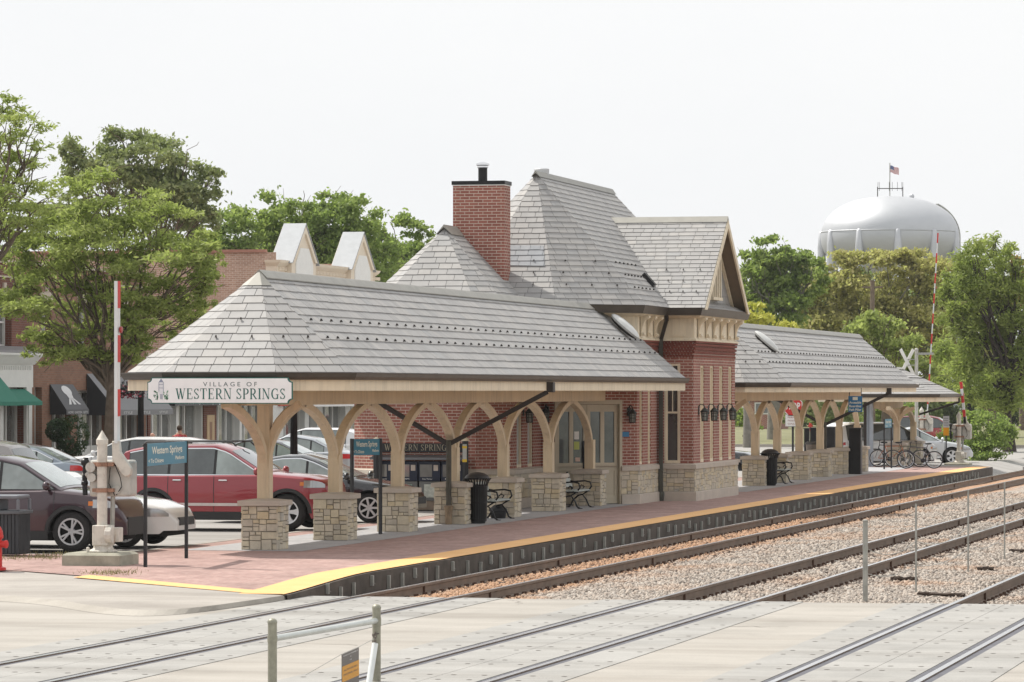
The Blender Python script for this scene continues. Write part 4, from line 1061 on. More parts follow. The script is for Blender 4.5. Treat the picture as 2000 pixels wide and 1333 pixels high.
def wheel(parent, x, y, R, rr, spokes, style, side):
    k = (R, rr, spokes, style)
    if k not in WH:
        t, r = wheel_meshes(*k)
        to = t.build('tyre', M_tyre, None, smooth=50); ro = r.build('rim', [M_rim, M_hub], None, smooth=30); WH[k] = (to.data, ro.data)
        bpy.data.objects.remove(to); bpy.data.objects.remove(ro)
    w = bpy.data.objects.new('wheel', None); COL.objects.link(w); w.parent = parent; w.location = (x, y, R); w.empty_display_size = .1
    if side > 0: w.rotation_euler = (0, 0, PI)
    for nm, d in zip(('tyre', 'rim'), WH[k]):
        o = bpy.data.objects.new(nm, d); COL.objects.link(o); o.parent = w
def car(label, loc, rz, col, L_=4.7, W=1.84, deck=None, roof=None, belt=.95, wb=2.75, R=.36, rr=.245, fo=.9, spokes=5, style='wide', pil=(), glass=None,
        sill=.25, clad=False, chrome=False, group='parked cars', rack=None, cat='car', name='parked_car', strip=None, tail=None, head=None, rim_col=None, roofx=.74, front_glass=None):
    """body lofted along its length: deck = (x, z) top line of the lower body, roof = (x, z) line of the cabin, front at +x"""
    t = thing(name, label, cat, loc, rz, group)
    glass = glass or M_cglass
    xf, xr = L_ / 2, -L_ / 2; xw = (xf - fo, xf - fo - wb); Ra = R + .07
    xs_ = sorted({round(v, 4) for v in [xr + L_ * i / 64 for i in range(65)] + [c + Ra * math.cos(a * PI / 14) for c in xw for a in range(15)]})
    def low(x):
        z = sill + (.06 if abs(x) > L_ / 2 - .25 else 0) * 1.0
        for c in xw:
            d = abs(x - c)
            if d < Ra: z = max(z, R + math.sqrt(max(0, Ra * Ra - d * d)) * .97)
        return z
    def hw(x):
        u = abs(x) / (L_ / 2); return W / 2 * (1 - .05 * u ** 4 - .34 * max(0, (u - .74) / .26) ** 2.4)
    def yz(x, z):
        s = (z - sill) / (belt - sill); return hw(x) * (.955 + .045 * math.sin(min(1, max(0, s)) * PI * .85) - .035 * max(0, s - .65))
    b = MB(); rings = []
    for x in xs_:
        zt, zl = sm(x, deck), low(x); zl = min(zl, zt - .03)
        ring = [(x, yz(x, zl) * .93, zl - .0)]
        for k in range(6):
            z = zl + (zt - .05 - zl) * k / 5; ring.append((x, yz(x, z), z))
        y = yz(x, zt)
        ring += [(x, y * .965, zt - .015), (x, y * .88, zt + .004), (x, y * .5, zt + .025), (x, 0, zt + .032)]
        ring = ring + [(a, -c, d) for a, c, d in ring[-2::-1]]
        rings.append(ring)
    n = len(rings[0])
    for r in rings: b.v += r
    for i in range(len(rings) - 1):
        for k in range(n - 1): b.f.append((i * n + k, i * n + k + 1, (i + 1) * n + k + 1, (i + 1) * n + k)); b.m.append(0)
    b.f.append(tuple(range(n))); b.m.append(0); b.f.append(tuple(range((len(rings) - 1) * n, len(rings) * n))[::-1]); b.m.append(0)
    # cabin
    rx0, rx1 = roof[0][0], roof[-1][0]
    cx = sorted({round(rx0 + (rx1 - rx0) * i / 40, 4) for i in range(41)} | {round(p[0], 4) for p in roof})
    zmax = max(p[1] for p in roof)
    def cy(x, z):
        zb = belt - .03; s = max(0, min(1.1, (z - zb) / (zmax - zb))); return hw(0) * (.93 + (roofx - .93) * s)
    rings = []
    for x in cx:
        zt = sm(x, roof); zb = min(zt, ip(x, deck)) - .06
        ring = [(x, cy(x, zb), zb)]
        for k in range(1, 5): z = zb + (zt - .035 - zb) * k / 4; ring.append((x, cy(x, z), z))
        y = cy(x, zt); ring += [(x, y * .95, zt - .008), (x, y * .6, zt + .018), (x, 0, zt + .028)]
        ring += [(a, -c, d) for a, c, d in ring[-2::-1]]; rings.append(ring)
    n = len(rings[0]); o = len(b.v)
    for r in rings: b.v += r
    for i in range(len(rings) - 1):
        for k in range(n - 1): b.f.append((o + i * n + k, o + i * n + k + 1, o + (i + 1) * n + k + 1, o + (i + 1) * n + k)); b.m.append(0)
    b.f.append(tuple(o + k for k in range(n))); b.m.append(0); b.f.append(tuple(o + (len(rings) - 1) * n + k for k in range(n))[::-1]); b.m.append(0)
    b.mat(1); b.box(xr + .25, xf - .25, -W / 2 + .24, W / 2 - .24, sill - .05, .7)
    def patch(m, x0, x1, zlo, zhi, side, lift=.006, nx=8, fy=yz, nz=2):
        f0 = zlo if callable(zlo) else (lambda x: zlo); f1 = zhi if callable(zhi) else (lambda x: zhi)
        P = []
        for i in range(nx + 1):
            x = x0 + (x1 - x0) * i / nx; a, c = f0(x), f1(x)
            if c - a < .012: continue
            P.append([(x, side * (fy(x, a + (c - a) * k / nz) + lift), a + (c - a) * k / nz) for k in range(nz + 1)])
        k0 = len(m.v)
        for p in P: m.v += p
        for i in range(len(P) - 1):
            for k in range(nz):
                q = k0 + i * (nz + 1) + k; f = (q, q + nz + 1, q + nz + 2, q + 1); m.f.append(f if side < 0 else f[::-1]); m.m.append(m.cur)
    # door seams and handles, cladding
    for side in (-1, 1):
        b.mat(2)
        for x in pil:
            patch(b, x - .007, x + .007, lambda q: max(sill + .12, low(q)), belt - .01, side, .002, 1, nz=6)
        patch(b, pil[0], pil[-1], sill + .11, sill + .125, side, .002, 6)
        if strip:
            b.mat(3); patch(b, pil[0] + .05, pil[-1] - .05, strip[0], strip[0] + .06, side, .012, 10)
        if clad:
            b.mat(2)
            patch(b, xw[1] + Ra, xw[0] - Ra, sill - .03, sill + .13, side, .012, 10)
            for c in xw:
                P = []
                for i in range(19):
                    a = PI * i / 18; P.append([(c + (Ra + q) * math.cos(a), side * (yz(c + (Ra + q) * math.cos(a), R + (Ra + q) * math.sin(a)) + l), max(sill - .02, R - .03 + (Ra + q) * math.sin(a))) for q, l in ((-.02, -.02), (-.005, .018), (.055, .016), (.065, .0))])
                k0 = len(b.v)
                for p in P: b.v += p
                for i in range(18):
                    for k in range(3): q = k0 + i * 4 + k; f = (q, q + 1, q + 5, q + 4); b.f.append(f); b.m.append(2)
    b.mat(2)
    b.box(xf - .04, xf + .012, -W * .24, W * .24, .40, .55) if not clad else b.box(xf - .10, xf + .008, -W * .26, W * .26, sill + .05, .62)
    body = b.build('body', [col, M_hub, M_trim, mat('strip_pale', (.6, .52, .5), .4)], t, smooth=38, world=False)
    # windows
    def wtop(x): return sm(x, roof) - .075
    def wbot(x): return belt + .025
    for side in (-1, 1):
        g = MB(); patch(g, pil[0] + .01, pil[-1] - .01, lambda x: wbot(x) - .02, lambda x: wtop(x) + .02, side, .004, 24, cy, 3); g.build('window_surround', M_trim, t, smooth=60, world=False)
        for x0, x1 in zip(pil, pil[1:]):
            gl = (front_glass or glass) if x1 == pil[-1] else glass
            g = MB(); patch(g, x0 + .028, x1 - .028, wbot, wtop, side, .010, 14, cy, 3)
            if g.f: g.build('window', gl, t, smooth=60, world=False)
        if chrome:
            g = MB(); patch(g, pil[0] + .02, pil[-1] - .02, belt - .005, belt + .022, side, .016, 16, cy)
            patch(g, pil[0] + .02, pil[-1] - .02, lambda x: max(wtop(x), belt) + .0, lambda x: max(wtop(x), belt - .03) + .022, side, .014, 24, cy); g.build('window_trim', M_chrome, t, smooth=60, world=False)
    def screen(x0, x1, nm):
        g = MB(); P = []
        for i in range(9):
            x = x0 + (x1 - x0) * i / 8; zt = sm(x, roof); y = cy(x, zt)
            P.append([(x, y * f, zt + l) for f, l in ((.90, .006), (.6, .026), (0, .036), (-.6, .026), (-.90, .006))])
        for p in P: g.v += p
        for i in range(8):
            for k in range(4): q = i * 5 + k; g.f.append((q, q + 1, q + 6, q + 5)); g.m.append(0)
        g.build(nm, glass, t, smooth=60, world=False)
    fx = [p for p in roof if p[1] > zmax - .14]
    screen(roof[0][0] + .08, fx[0][0] - .06, 'rear_window'); screen(fx[-1][0] + .06, roof[-1][0] - .06, 'windscreen')
    # lights
    hz = ip(xf - .28, deck) if head is None else head
    for s in (-1, 1):
        h = MB(); patch(h, xf - .52, xf - .06, lambda x: hz - .17 + .0 * x, lambda x: min(hz - .02, sm(x, deck) - .03), s, .010, 8, nz=3)
        ho = h.build('headlight', M_headl, t, smooth=50, world=False)
        h = MB(); patch(h, xf - .60, xf - .515, lambda x: hz - .13, lambda x: hz - .05, s, .012, 2, nz=1); h.build('indicator', M_amber, ho, world=False)
        tz = (belt - .17, belt - .02) if tail is None else tail
        h = MB(); patch(h, xr + .02, xr + .36, tz[0], lambda x: min(tz[1], sm(x, deck) - .02), s, .010, 8, nz=3)
        h.add([(xr - .008, s * W * .18, tz[0]), (xr - .008, s * W * .30, tz[0]), (xr - .008, s * W * .30, tz[1] - .02), (xr - .008, s * W * .18, tz[1] - .02)], [(0, 3, 2, 1)]); h.build('taillight', M_taill, t, smooth=50, world=False)
        m_ = MB(); mx_ = pil[-1] - .10; m_.ball((mx_, s * (W / 2 + .10), belt + .09), 1, 10, 6, (.07, .115, .085)); m_.bar((mx_ - .0, s * (W / 2 - .08), belt + .02), (mx_, s * (W / 2 + .06), belt + .05), .05, .05); m_.build('mirror', [col], t, smooth=50, world=False)
        for x0, x1 in zip(pil[-3:], pil[-2:]):
            h = MB(); h.obox((x0 + .20, s * (yz(x0 + .2, belt - .1) + .022), belt - .10), (1, 0, 0), (0, 1, 0), (0, 0, 1), .19, .03, .032); h.build('door_handle', [M_chrome if chrome else col], t, world=False, bevel=.01)
    if rack:
        for s in (-1, 1):
            h = MB(); y = hw(0) * (roofx - .06); h.tube([(rack[0], s * y, zmax - .02), (rack[0] + .1, s * y, zmax + .07), (rack[1] - .1, s * y, zmax + .07), (rack[1], s * y, zmax - .02)], .02, 6); h.build('roof_rail', M_trim, t, smooth=60, world=False)
    for c in xw:
        for s in (-1, 1): wheel(t, c, s * (W / 2 - .125), R, rr, spokes, style, s)
    return t
def suv(h=1.72, Lc=4.7):
    f = Lc / 2
    return dict(L_=Lc, belt=1.10, deck=[(-f, .55), (-f + .04, 1.02), (-f + .3, 1.10), (f - 1.35, 1.13), (f - .45, 1.04), (f - .12, .90), (f, .52)],
                roof=[(-f + .06, 1.09), (-f + .12, 1.17), (-f + .38, h - .10), (-f + .9, h - .01), (-.1, h), (f - 1.95, h - .09), (f - 1.12, 1.12)], R=.37, rr=.245)
def sedan(h=1.45, Lc=4.75):
    f = Lc / 2
    return dict(L_=Lc, belt=.93, deck=[(-f, .55), (-f + .05, .90), (-f + .5, 1.00), (-f + 1.0, .98), (f - 1.45, .97), (f - .6, .84), (f - .14, .70), (f, .46)],
                roof=[(-f + .55, .99), (-f + 1.35, h - .10), (-f + 1.9, h - .01), (-.1, h), (f - 2.2, h - .10), (f - 1.3, .96)], R=.33, rr=.235)
down, up_ = -PI / 2, PI / 2                                   # nose to the tracks / nose to the shops
f = 4.82 / 2
car('red sport utility vehicle parked nose to the platform behind the first stone piers', (80.38, 24.85, 0), down, paint('cherry_red', (.27, .010, .02), .15, .28), L_=4.82, belt=1.13, deck=[(-f, .6), (-f + .03, 1.06), (-f + .3, 1.14), (f - 1.35, 1.17), (f - .5, 1.11), (f - .13, 1.02), (f - .03, .86), (f, .5)], roof=[(-f + .03, 1.14), (-f + .10, 1.27), (-f + .36, 1.64), (-f + .9, 1.745), (-.1, 1.76), (f - 2.2, 1.67), (f - 1.40, 1.19)], R=.385, rr=.255, W=1.94, wb=2.92, fo=.88,
    pil=(-1.95, -1.05, -.05, 1.02), clad=True, chrome=True, rack=(-1.7, .35), strip=(.50,), front_glass=M_cglass_l, group='cars parked nose to the platform', style='wide')
car('plum coloured crossover parked at the left edge behind the crossing gate', (68.72, 25.3, 0), down, paint('plum', (.042, .017, .025), .3, .3), **suv(1.70, 4.6), W=1.85, wb=2.66, fo=.93,
    pil=(-1.8, -.95, 0, 1.05), clad=True, spokes=5, style='split', group='cars parked nose to the platform', glass=M_cglass_l)
car('low white saloon squeezed between the plum crossover and the red one', (71.05, 25.05, 0), down, paint('pearl_white', (.74, .74, .73), .0, .25), **sedan(1.36, 4.5), W=1.84, wb=2.6, fo=.92,
    pil=(-1.25, -.75, .9), spokes=5, style='split', group='cars parked nose to the platform')
car('black saloon with silver wheels parked next to the red one by the newspaper boxes', (85.3, 24.4, 0), down, paint('car_black', (.018, .019, .022), .2, .22), **sedan(1.47, 4.85), W=1.84, wb=2.78, fo=.93,
    pil=(-1.35, -.95, .05, 1.12), chrome=True, spokes=7, style='plain', group='cars parked nose to the platform', glass=M_cglass_l)
g2 = 'cars parked with tails to the tracks'
car('grey blue saloon parked facing the shops left of the gate mechanism', rear(182, 101.5, 4.66), up_, paint('steel_blue', (.24, .28, .33), .5, .3), **sedan(1.46, 4.66), W=1.8, wb=2.7, fo=.93, pil=(-1.5, -1.0, 0, 1.05), chrome=True, group=g2, glass=M_cglass_l, spokes=10, style='plain')
car('taupe crossover showing its red tail lamps at the far left edge', rear(66, 91.2, 4.5), up_, paint('taupe', (.27, .25, .24), .5, .3), **suv(1.68, 4.5), W=1.85, wb=2.65, fo=.9, pil=(-1.65, -.95, 0, 1.05), clad=True, chrome=True, group=g2, tail=(.93, 1.05))
car('white sport utility vehicle with dark rear spoiler rising behind the red one', rear(432, 104.5, 4.75), up_, paint('car_white', (.76, .76, .76), 0, .25), **suv(1.61, 4.75), W=1.88, wb=2.8, fo=.92, pil=(-1.8, -1.0, 0, 1.05), group=g2)
car('white saloon mostly hidden between the red vehicle and the first canopy column', rear(508, 109.6, 4.7), up_, paint('car_white_2', (.72, .73, .75), 0, .25), **sedan(1.5, 4.7), W=1.82, wb=2.72, fo=.93, pil=(-1.4, -.95, 0, 1.08), group=g2, glass=M_cglass_l)
car('charcoal saloon with chrome window line seen between two canopy columns', rear(645, 114.0, 4.85), up_, paint('charcoal', (.09, .09, .10), .5, .3), **sedan(1.47, 4.85), W=1.85, wb=2.8, fo=.93, pil=(-1.5, -1.0, 0, 1.08), chrome=True, group=g2, glass=M_cglass_l)
car('silver saloon with pale wheels beyond the charcoal one', rear(704, 121.5, 4.7), up_, paint('silver', (.42, .44, .47), .6, .3), **sedan(1.48, 4.7), W=1.82, wb=2.72, fo=.93, pil=(-1.4, -.95, 0, 1.08), group=g2, spokes=9, style='plain', glass=M_cglass_l)
car('white hatchback farthest off beside the brick corner of the station house', rear(722, 130.5, 4.4), up_, paint('car_white_3', (.70, .71, .72), 0, .25), **suv(1.62, 4.4), W=1.8, wb=2.6, fo=.9, pil=(-1.6, -.9, 0, 1.0), group=g2, glass=M_cglass_l)
g3 = 'cars around the far street'
car('black sport utility vehicle seen through the second canopy beside the bay', (144.5, onX(1486, 144.5)[0] + 2.4, -.42), -PI / 2, paint('car_black_2', (.02, .022, .025), .2, .25), **suv(1.75, 4.8), W=1.92, wb=2.85, fo=.9, pil=(-1.85, -1.0, 0, 1.05), group=g3)
car('white minivan parked behind the far canopy columns and bicycles', (*far(1712, 158), -.12), -PI / 4, paint('van_white', (.74, .745, .75), 0, .3), L_=5.1, W=1.98, belt=1.05, deck=[(-2.55, .55), (-2.5, 1.02), (-2.2, 1.06), (1.35, 1.06), (2.1, .92), (2.45, .76), (2.55, .5)], roof=[(-2.5, 1.04), (-2.42, 1.3), (-2.2, 1.68), (-1.7, 1.75), (.2, 1.75), (.6, 1.68), (1.75, 1.03)], wb=3.05, fo=.98, R=.34, pil=(-2.1, -1.05, .1, 1.2), group=g3, cat='van', name='parked_van')
car('pale silver hatchback with its nose right of the bicycles', (*far(1792, 163), -.10), -PI / 2 + .25, paint('silver_2', (.56, .58, .60), .3, .3), **sedan(1.5, 4.4), W=1.8, wb=2.6, fo=.9, pil=(-1.3, -.9, 0, 1.0), group=g3, glass=M_cglass_l)
car('red car whose roof shows above the silver one near the hedge', (*far(1822, 215), -.22), -PI / 2, paint('car_red', (.42, .03, .03), .1, .25), **suv(1.75, 4.6), W=1.85, wb=2.65, fo=.9, pil=(-1.7, -.95, 0, 1.05), group=g3)
# ================================================================ street furniture
M_rust = mat('rusty_clamp', (.33, .19, .13), .8, .2, .4, 12)
def rusty(name, col, sc):
    m, nt, b = _new(name); p = pos(nt); b.inputs['Roughness'].default_value = .6
    f = noise_n(nt, p, sc, 6, .65); r = ramp(nt, [(.3, tuple(c * .72 for c in col)), (.55, col), (.8, tuple(min(1, c * 1.1) for c in col))]); L(nt, f, r.inputs[0])
    mp = N(nt, 'ShaderNodeMapping'); mp.inputs['Scale'].default_value = (1, 1, .3); L(nt, p, mp.inputs['Vector'])
    f2 = noise_n(nt, mp.outputs[0], sc * 1.7, 7, .7); r2 = ramp(nt, [(.60, (0, 0, 0)), (.70, (.75,) * 3)]); L(nt, f2, r2.inputs[0])
    L(nt, mix(nt, r2.outputs[0], r.outputs[0], (.27, .13, .06)), b.inputs['Base Color']); return m
M_gate = rusty('weathered_white', (.62, .58, .51), 5)
M_gatebox = rusty('weathered_grey', (.50, .485, .44), 4)
M_stripe_w = mat('stripe_white', (.66, .67, .67), .45, 0, .06)
def gate(label, x, y, z0=0.0, arm=(2.02, 4.72), tilt=0.0, armw=(.055, .15), flip=1, k=1.0):
    t = thing('crossing_gate', label, 'gate', (x, y, z0), group='level crossing gates')
    def B(nm, m, fn, **kw):
        b = MB(); fn(b); return b.build(nm, m, t, world=False, **kw)
    B('foundation', mat('foundation_concrete', (.33, .315, .25), .9, 0, .25, 4, bmp=.4), lambda b: (b.box(-.5, .5, -.47, .53, -.2, .17), b.add([(-.5, -.47, .17), (.5, -.47, .17), (.5, .53, .17), (-.5, .53, .17), (-.44, -.41, .21), (.44, -.41, .21), (.44, .47, .21), (-.44, .47, .21)], [(0, 1, 5, 4), (1, 2, 6, 5), (2, 3, 7, 6), (3, 0, 4, 7), (4, 5, 6, 7)])))
    B('mast_base', M_gate, lambda b: (b.lathe([(.24, .21), (.24, .24), (.17, .27), (.15, .36)], (0, -.02, 0), 14), b.box(-.17, .17, -.16, .12, .32, .66), b.lathe([(.15, -.06), (.15, .06)], (-.1, -.17, .5), 14, axis='y'), b.box(-.05, .2, -.30, -.1, .38, .62), b.lathe([(.03, .21), (.03, .3)], (-.2, .18, 0), 8), b.lathe([(.03, .21), (.03, .29)], (-.2, -.2, 0), 8)), bevel=.015)
    m_ = B('mast', M_gate, lambda b: b.tube([(0, 0, .6), (0, 0, 2.08)], .085, 16), smooth=60)
    b = MB(); b.lathe([(.10, 2.0), (.10, 2.08), (.085, 2.1), (.012, 2.22), (.004, 2.24)], (0, 0, 0), 16); b.build('mast_cap', M_gate, m_, world=False)
    B('mechanism_box', M_gatebox, lambda b: b.box(.1, .48, -.46, .27, 1.13, 1.74), bevel=.05, bseg=3)
    for pr_, c_, ax_ in (([(.085, -.08), (.085, 0), (.06, .03)], (.05, .20, 1.62), 'x'), ([(.075, -.05), (.075, .03)], (.05, .19, 1.45), 'x'), ([(.07, 0), (.07, .12), (.05, .14)], (.15, .25, 1.5), 'y'), ([(.075, -.02), (.06, .02)], (.08, -.22, 1.25), 'x')):
        B('inspection_cap', M_gatebox, lambda b: b.lathe(pr_, c_, 16, axis=ax_), smooth=50)
    B('crossing_bell', M_black, lambda b: (b.tube([(.12, .34, 1.15), (.12, .35, 1.45), (.12, .33, 1.78)], .045, 8), b.ball((.12, .34, 1.7), .075, 10, 6), b.ball((.12, .35, 1.35), .06, 10, 6)))
    for z in (1.67, 1.24): B('clamp', M_rust, lambda b: (b.lathe([(.10, z - .035), (.10, z + .035)], (0, 0, 0), 16), b.box(-.02, .3, -.2, -.1, z - .03, z + .03), b.box(-.02, .3, .1, .17, z - .03, z + .03)))
    B('conduit', M_galv, lambda b: b.tube([(.16, -.12, .6), (.17, -.13, 1.13)], .04, 8))
    B('cable', M_black, lambda b: (b.tube([(-.0, -.14, 1.64), (.02, -.22, 1.66), (.05, -.30, 1.45), (.04, -.33, 1.3), (.08, -.22, 1.16)], .008, 5), b.tube([(-.0, -.14, 1.62), (.02, -.11, 1.35), (.06, -.2, 1.15)], .008, 5)))
    ya = -.235
    B('counterweight', M_gate, lambda b: b.prism([(.02, ya + .075, 2.06), (.02, ya + .07, 1.74), (.02, ya - .10, 1.50), (.02, ya - .17, 1.46), (.02, ya - .25, 1.50), (.02, ya - .27, 1.60), (.02, ya - .07, 1.88), (.02, ya - .055, 2.06)], (.10, 0, 0)), bevel=.012)
    a = MB(); n = 6 if arm[1] < 6 else 18; seg = (arm[1] - arm[0]) / n
    c, s = math.cos(tilt), math.sin(tilt)
    for i in range(n):
        p0 = Vector((.08, ya + s * i * seg, arm[0] + c * i * seg)); p1 = Vector((.08, ya + s * (i + 1) * seg, arm[0] + c * (i + 1) * seg)); up = (0, c, -s)
        a.mat(0); a.bar(p0, p1, armw[1], armw[0], up)
        if (n - 1 - i) % 2 == 0:
            a.mat(1); near_ = armw[1] > .13; a.bar(p0 + Vector((.01, -.002, .0)) * near_, p1 + Vector((.01, -.002, 0)) * near_, armw[1] - .02 if near_ else armw[1] + .006, armw[0] + .006, up)
    ar = a.build('arm', [M_stripe_w, M_red], t, world=False)
    q = MB(); p = Vector((.10, ya + s * (arm[1] - arm[0]) * .7 - .06, arm[0] + c * (arm[1] - arm[0]) * .7)); q.lathe([(.03, -.02), (.055, -.015), (.055, .015), (.03, .02)], p, 12, axis='y'); q.build('arm_light', mat('lamp_red', (.35, .03, .03), .3, 0, .1), ar, world=False)
    return t
gx, gy = gnd(195, 1104)
gate('crossing gate with its striped arm raised upright beside the blue platform name board', gx + .12, gy)
gx, gy = gnd(1873, 906); gate('small crossing gate with raised arm in front of the green hedge', gx, gy, -.17, arm=(1.75, 3.42), tilt=.10, armw=(.10, .12))
gx, gy = far(1800, 176); gate('crossing gate with a very long raised arm reaching up to the water tower', gx, gy, -.05, arm=(1.9, 9.9), tilt=-.060, armw=(.05, .06))

# name boards on two posts
M_blue = mat('board_blue', (.045, .21, .31), .45, 0, .06); M_btxt = mat('board_letters', (.72, .72, .62), .5, 0, 0)
def nameboard(label, p, q, z0, z1, lines=True, zt=None):
    p, q = Vector((*p, 0)), Vector((*q, 0)); u = (q - p); l = u.length; u.normalize(); n = Vector((u.y, -u.x, 0)); Z = Vector((0, 0, 1))
    t = thing('platform_name_board', label, 'sign', (p + q) / 2, group='platform name boards')
    for a in (p, q):
        b = MB(); b.obox(a + Z * (z1 / 2), u, n, Z, .055, .055, z1 + .02); b.build('post', M_blackp, t)
    b = MB(); b.obox((p + q) / 2 + Z * ((z0 + z1) / 2), u, n, Z, l - .06, .03, z1 - z0); b.build('panel', M_blue, t)
    if lines:
        h = (z1 - z0); b = MB(); c = (p + q) / 2 + n * .0165
        b.text('Western Springs', c + Z * (z0 + h * .53), u, Z, h * .34, l * .74, bold=.02)
        b.text('< To Chicago', p + u * (l * .05) + n * .0165 + Z * (z0 + h * .13), u, Z, h * .19, l * .36, align='L', bold=.02)
        b.text('Platform', q - u * (l * .08) + n * .0165 + Z * (z0 + h * .2), u, Z, h * .17, l * .22, align='R', bold=.02)
        b.build('lettering', M_btxt, t)
    return t
nameboard('bright blue platform name board standing on the open paving beside the crossing gate', gnd(284, 1108), gnd(364, 1091), 1.655, 2.02)
p2 = gnd(743, 1044); nameboard('shaded blue platform name board between the second and third stone piers', (p2[0] - .60, p2[1] + .43), p2, 1.60, 1.925)
nameboard('tiny blue platform name board near the bicycles at the far pavilion', gnd(1727, 917), gnd(1741, 915), 1.52, 1.84)
# hanging boarding sign under the second canopy eave
x, _ = onY(1671, 18.3); t = thing('boarding_sign', 'blue accessible boarding sign hanging from the eave of the farther canopy', 'sign', (x, 18.3, 2.2))
ya, za = onX(1657, x, 774); yb_, zb = onX(1684, x, 805)
b = MB(); b.box(x, x + .03, yb_, ya, zb, za); b.build('panel', mat('sign_blue', (.02, .14, .30), .45, 0, .08), t)
b = MB()
for k, s in enumerate(('Accessible', 'Boarding', 'Path Pillar')): b.text(s, (x - .004, ya - .03, za - .24 - k * .115), (0, -1, 0), (0, 0, 1), .075, min(.40, ya - yb_ - .06), align='L', bold=.02)
b.box(x - .004, x - .002, ya - .30, ya - .14, za - .13, za - .03); b.build('lettering', M_btxt, t)
b = MB(); b.bar((x + .015, ya - .03, za), (x + .015, ya - .03, 2.98), .02, .02); b.bar((x + .015, yb_ + .03, za), (x + .015, yb_ + .03, 2.98), .02, .02); b.build('hanger', M_black, t)

# benches
M_seat = mat('bench_slats', (.40, .43, .40), .6, 0, .12, 5)
def bench(label, x, y, Lb=1.5):
    t = thing('bench', label, 'bench', (x, y, 0), group='platform benches')
    for j, (yy, zz) in enumerate(((-.24, .44), (-.13, .445), (-.02, .44), (.09, .435))):
        b = MB(); b.box(-Lb / 2, Lb / 2, yy - .047, yy + .047, zz - .015, zz + .02); b.build('seat_slat', M_seat, t, world=False)
    for j in range(3):
        b = MB(); b.obox((0, .19 + .035 * j, .56 + .12 * j), (1, 0, 0), (0, .3, .95), (0, -.95, .3), Lb, .09, .03); b.build('back_slat', M_seat, t, world=False)
    for s in (-1, 1):
        f = MB(); X = s * (Lb / 2 - .08)
        f.tube([(X, -.34, .0), (X, -.26, .05), (X, -.20, .2), (X, -.10, .32), (X, -.24, .41)], .022, 6); f.tube([(X, .26, 0), (X, .2, .06), (X, .12, .2), (X, .0, .30), (X, -.10, .32)], .022, 6)
        f.tube([(X, -.28, .415), (X, .12, .41), (X, .18, .5), (X, .29, .88)], .024, 6)
        f.tube([(X, -.26, .43), (X, -.33, .52), (X, -.30, .63), (X, -.16, .66), (X, .1, .64), (X, .23, .66)], .022, 6); f.tube([(X, -.1, .45), (X, -.15, .52), (X, -.08, .56), (X, -.04, .51)], .016, 5)
        f.box(X - .04, X + .04, -.39, -.29, 0, .02); f.box(X - .04, X + .04, .21, .31, 0, .02)
        f.build('end_frame', M_black, t, world=False, smooth=60)
    return t
bench('iron armed bench half hidden behind the ribbed litter bin under the nearest canopy', 87.25, 20.85)
bench('iron armed bench with pale slats by the double doors of the station house', 96.15, 20.90)
x, y = gnd(1527, 945); bench('small iron armed bench under the farther canopy beside a litter bin', x, y + .1, 1.4)
# ribbed litter bins
def bin_(label, x, y):
    t = thing('litter_bin', label, 'bin', (x, y, 0), group='ribbed black litter bins')
    b = MB()
    for k in range(26):
        a = 2 * PI * k / 26; c, s = math.cos(a), math.sin(a)
        P = [Vector((r * c, r * s, z)) for r, z in ((.205, .06), (.215, .5), (.225, .82), (.255, .92), (.31, .99))]
        for p, q in zip(P, P[1:]): b.bar(p, q, .032, .009, (c, s, 0))
    for z, r in ((.07, .205), (.45, .215), (.8, .224)): b.lathe([(r, z), (r + .008, z), (r + .008, z + .03), (r, z + .03)], (0, 0, 0), 26)
    b.build('basket', M_black, t, world=False)
    b = MB(); b.lathe([(.17, 0), (.19, .06), (.195, .85)], (0, 0, 0), 20); b.build('liner', mat('bin_liner', (.02, .022, .022), .6, 0, .2), t, world=False)
    b = MB(); b.lathe([(.27, .96), (.28, .99), (.24, 1.05), (.15, 1.10), (.05, 1.12)], (0, 0, 0), 24); b.build('lid', mat('bin_lid', (.055, .055, .06), .4, .3, .2), t, world=False, smooth=50)
x, y = gnd(932, 1023); bin_('ribbed black litter bin between the fourth stone pier and the first bench', x, y)
x, y = gnd(1504, 949); bin_('ribbed black litter bin touching the first full pier of the farther canopy', x, y)
# hooded bin, hydrant at the left edge
x, y = gnd(16, 1086); t = thing('hooded_bin', 'slatted black litter bin with flat hood in front of the plum crossover', 'bin', (x, y, 0))
M_plast = mat('bin_slats', (.035, .04, .045), .55, 0, .2, 6)
b = MB()
for k in range(9):
    q = -.27 + k * .0675
    b.box(-.30, -.28, q - .026, q + .026, .06, .74); b.box(.28, .30, q - .026, q + .026, .06, .74); b.box(q - .026, q + .026, -.30, -.28, .06, .74); b.box(q - .026, q + .026, .28, .30, .06, .74)
b.box(-.275, .275, -.275, .275, .03, .74); b.build('body', M_plast, t, world=False)
b = MB(); b.box(-.34, .34, -.34, .34, .74, .80); b.build('rim', mat('bin_grey', (.10, .11, .12), .5, 0, .15), t, world=False, bevel=.01)
b = MB(); b.box(-.30, .30, -.30, .30, 1.0, 1.07); [b.box(i * .29 - .03, i * .29 + .03, j * .29 - .03, j * .29 + .03, .8, 1.0) for i in (-1, 1) for j in (-1, 1)]; b.box(-.3, .3, .1, .3, .8, 1.0); b.build('hood', mat('bin_hood', (.16, .17, .19), .45, 0, .12), t, world=False, bevel=.025, bseg=3)
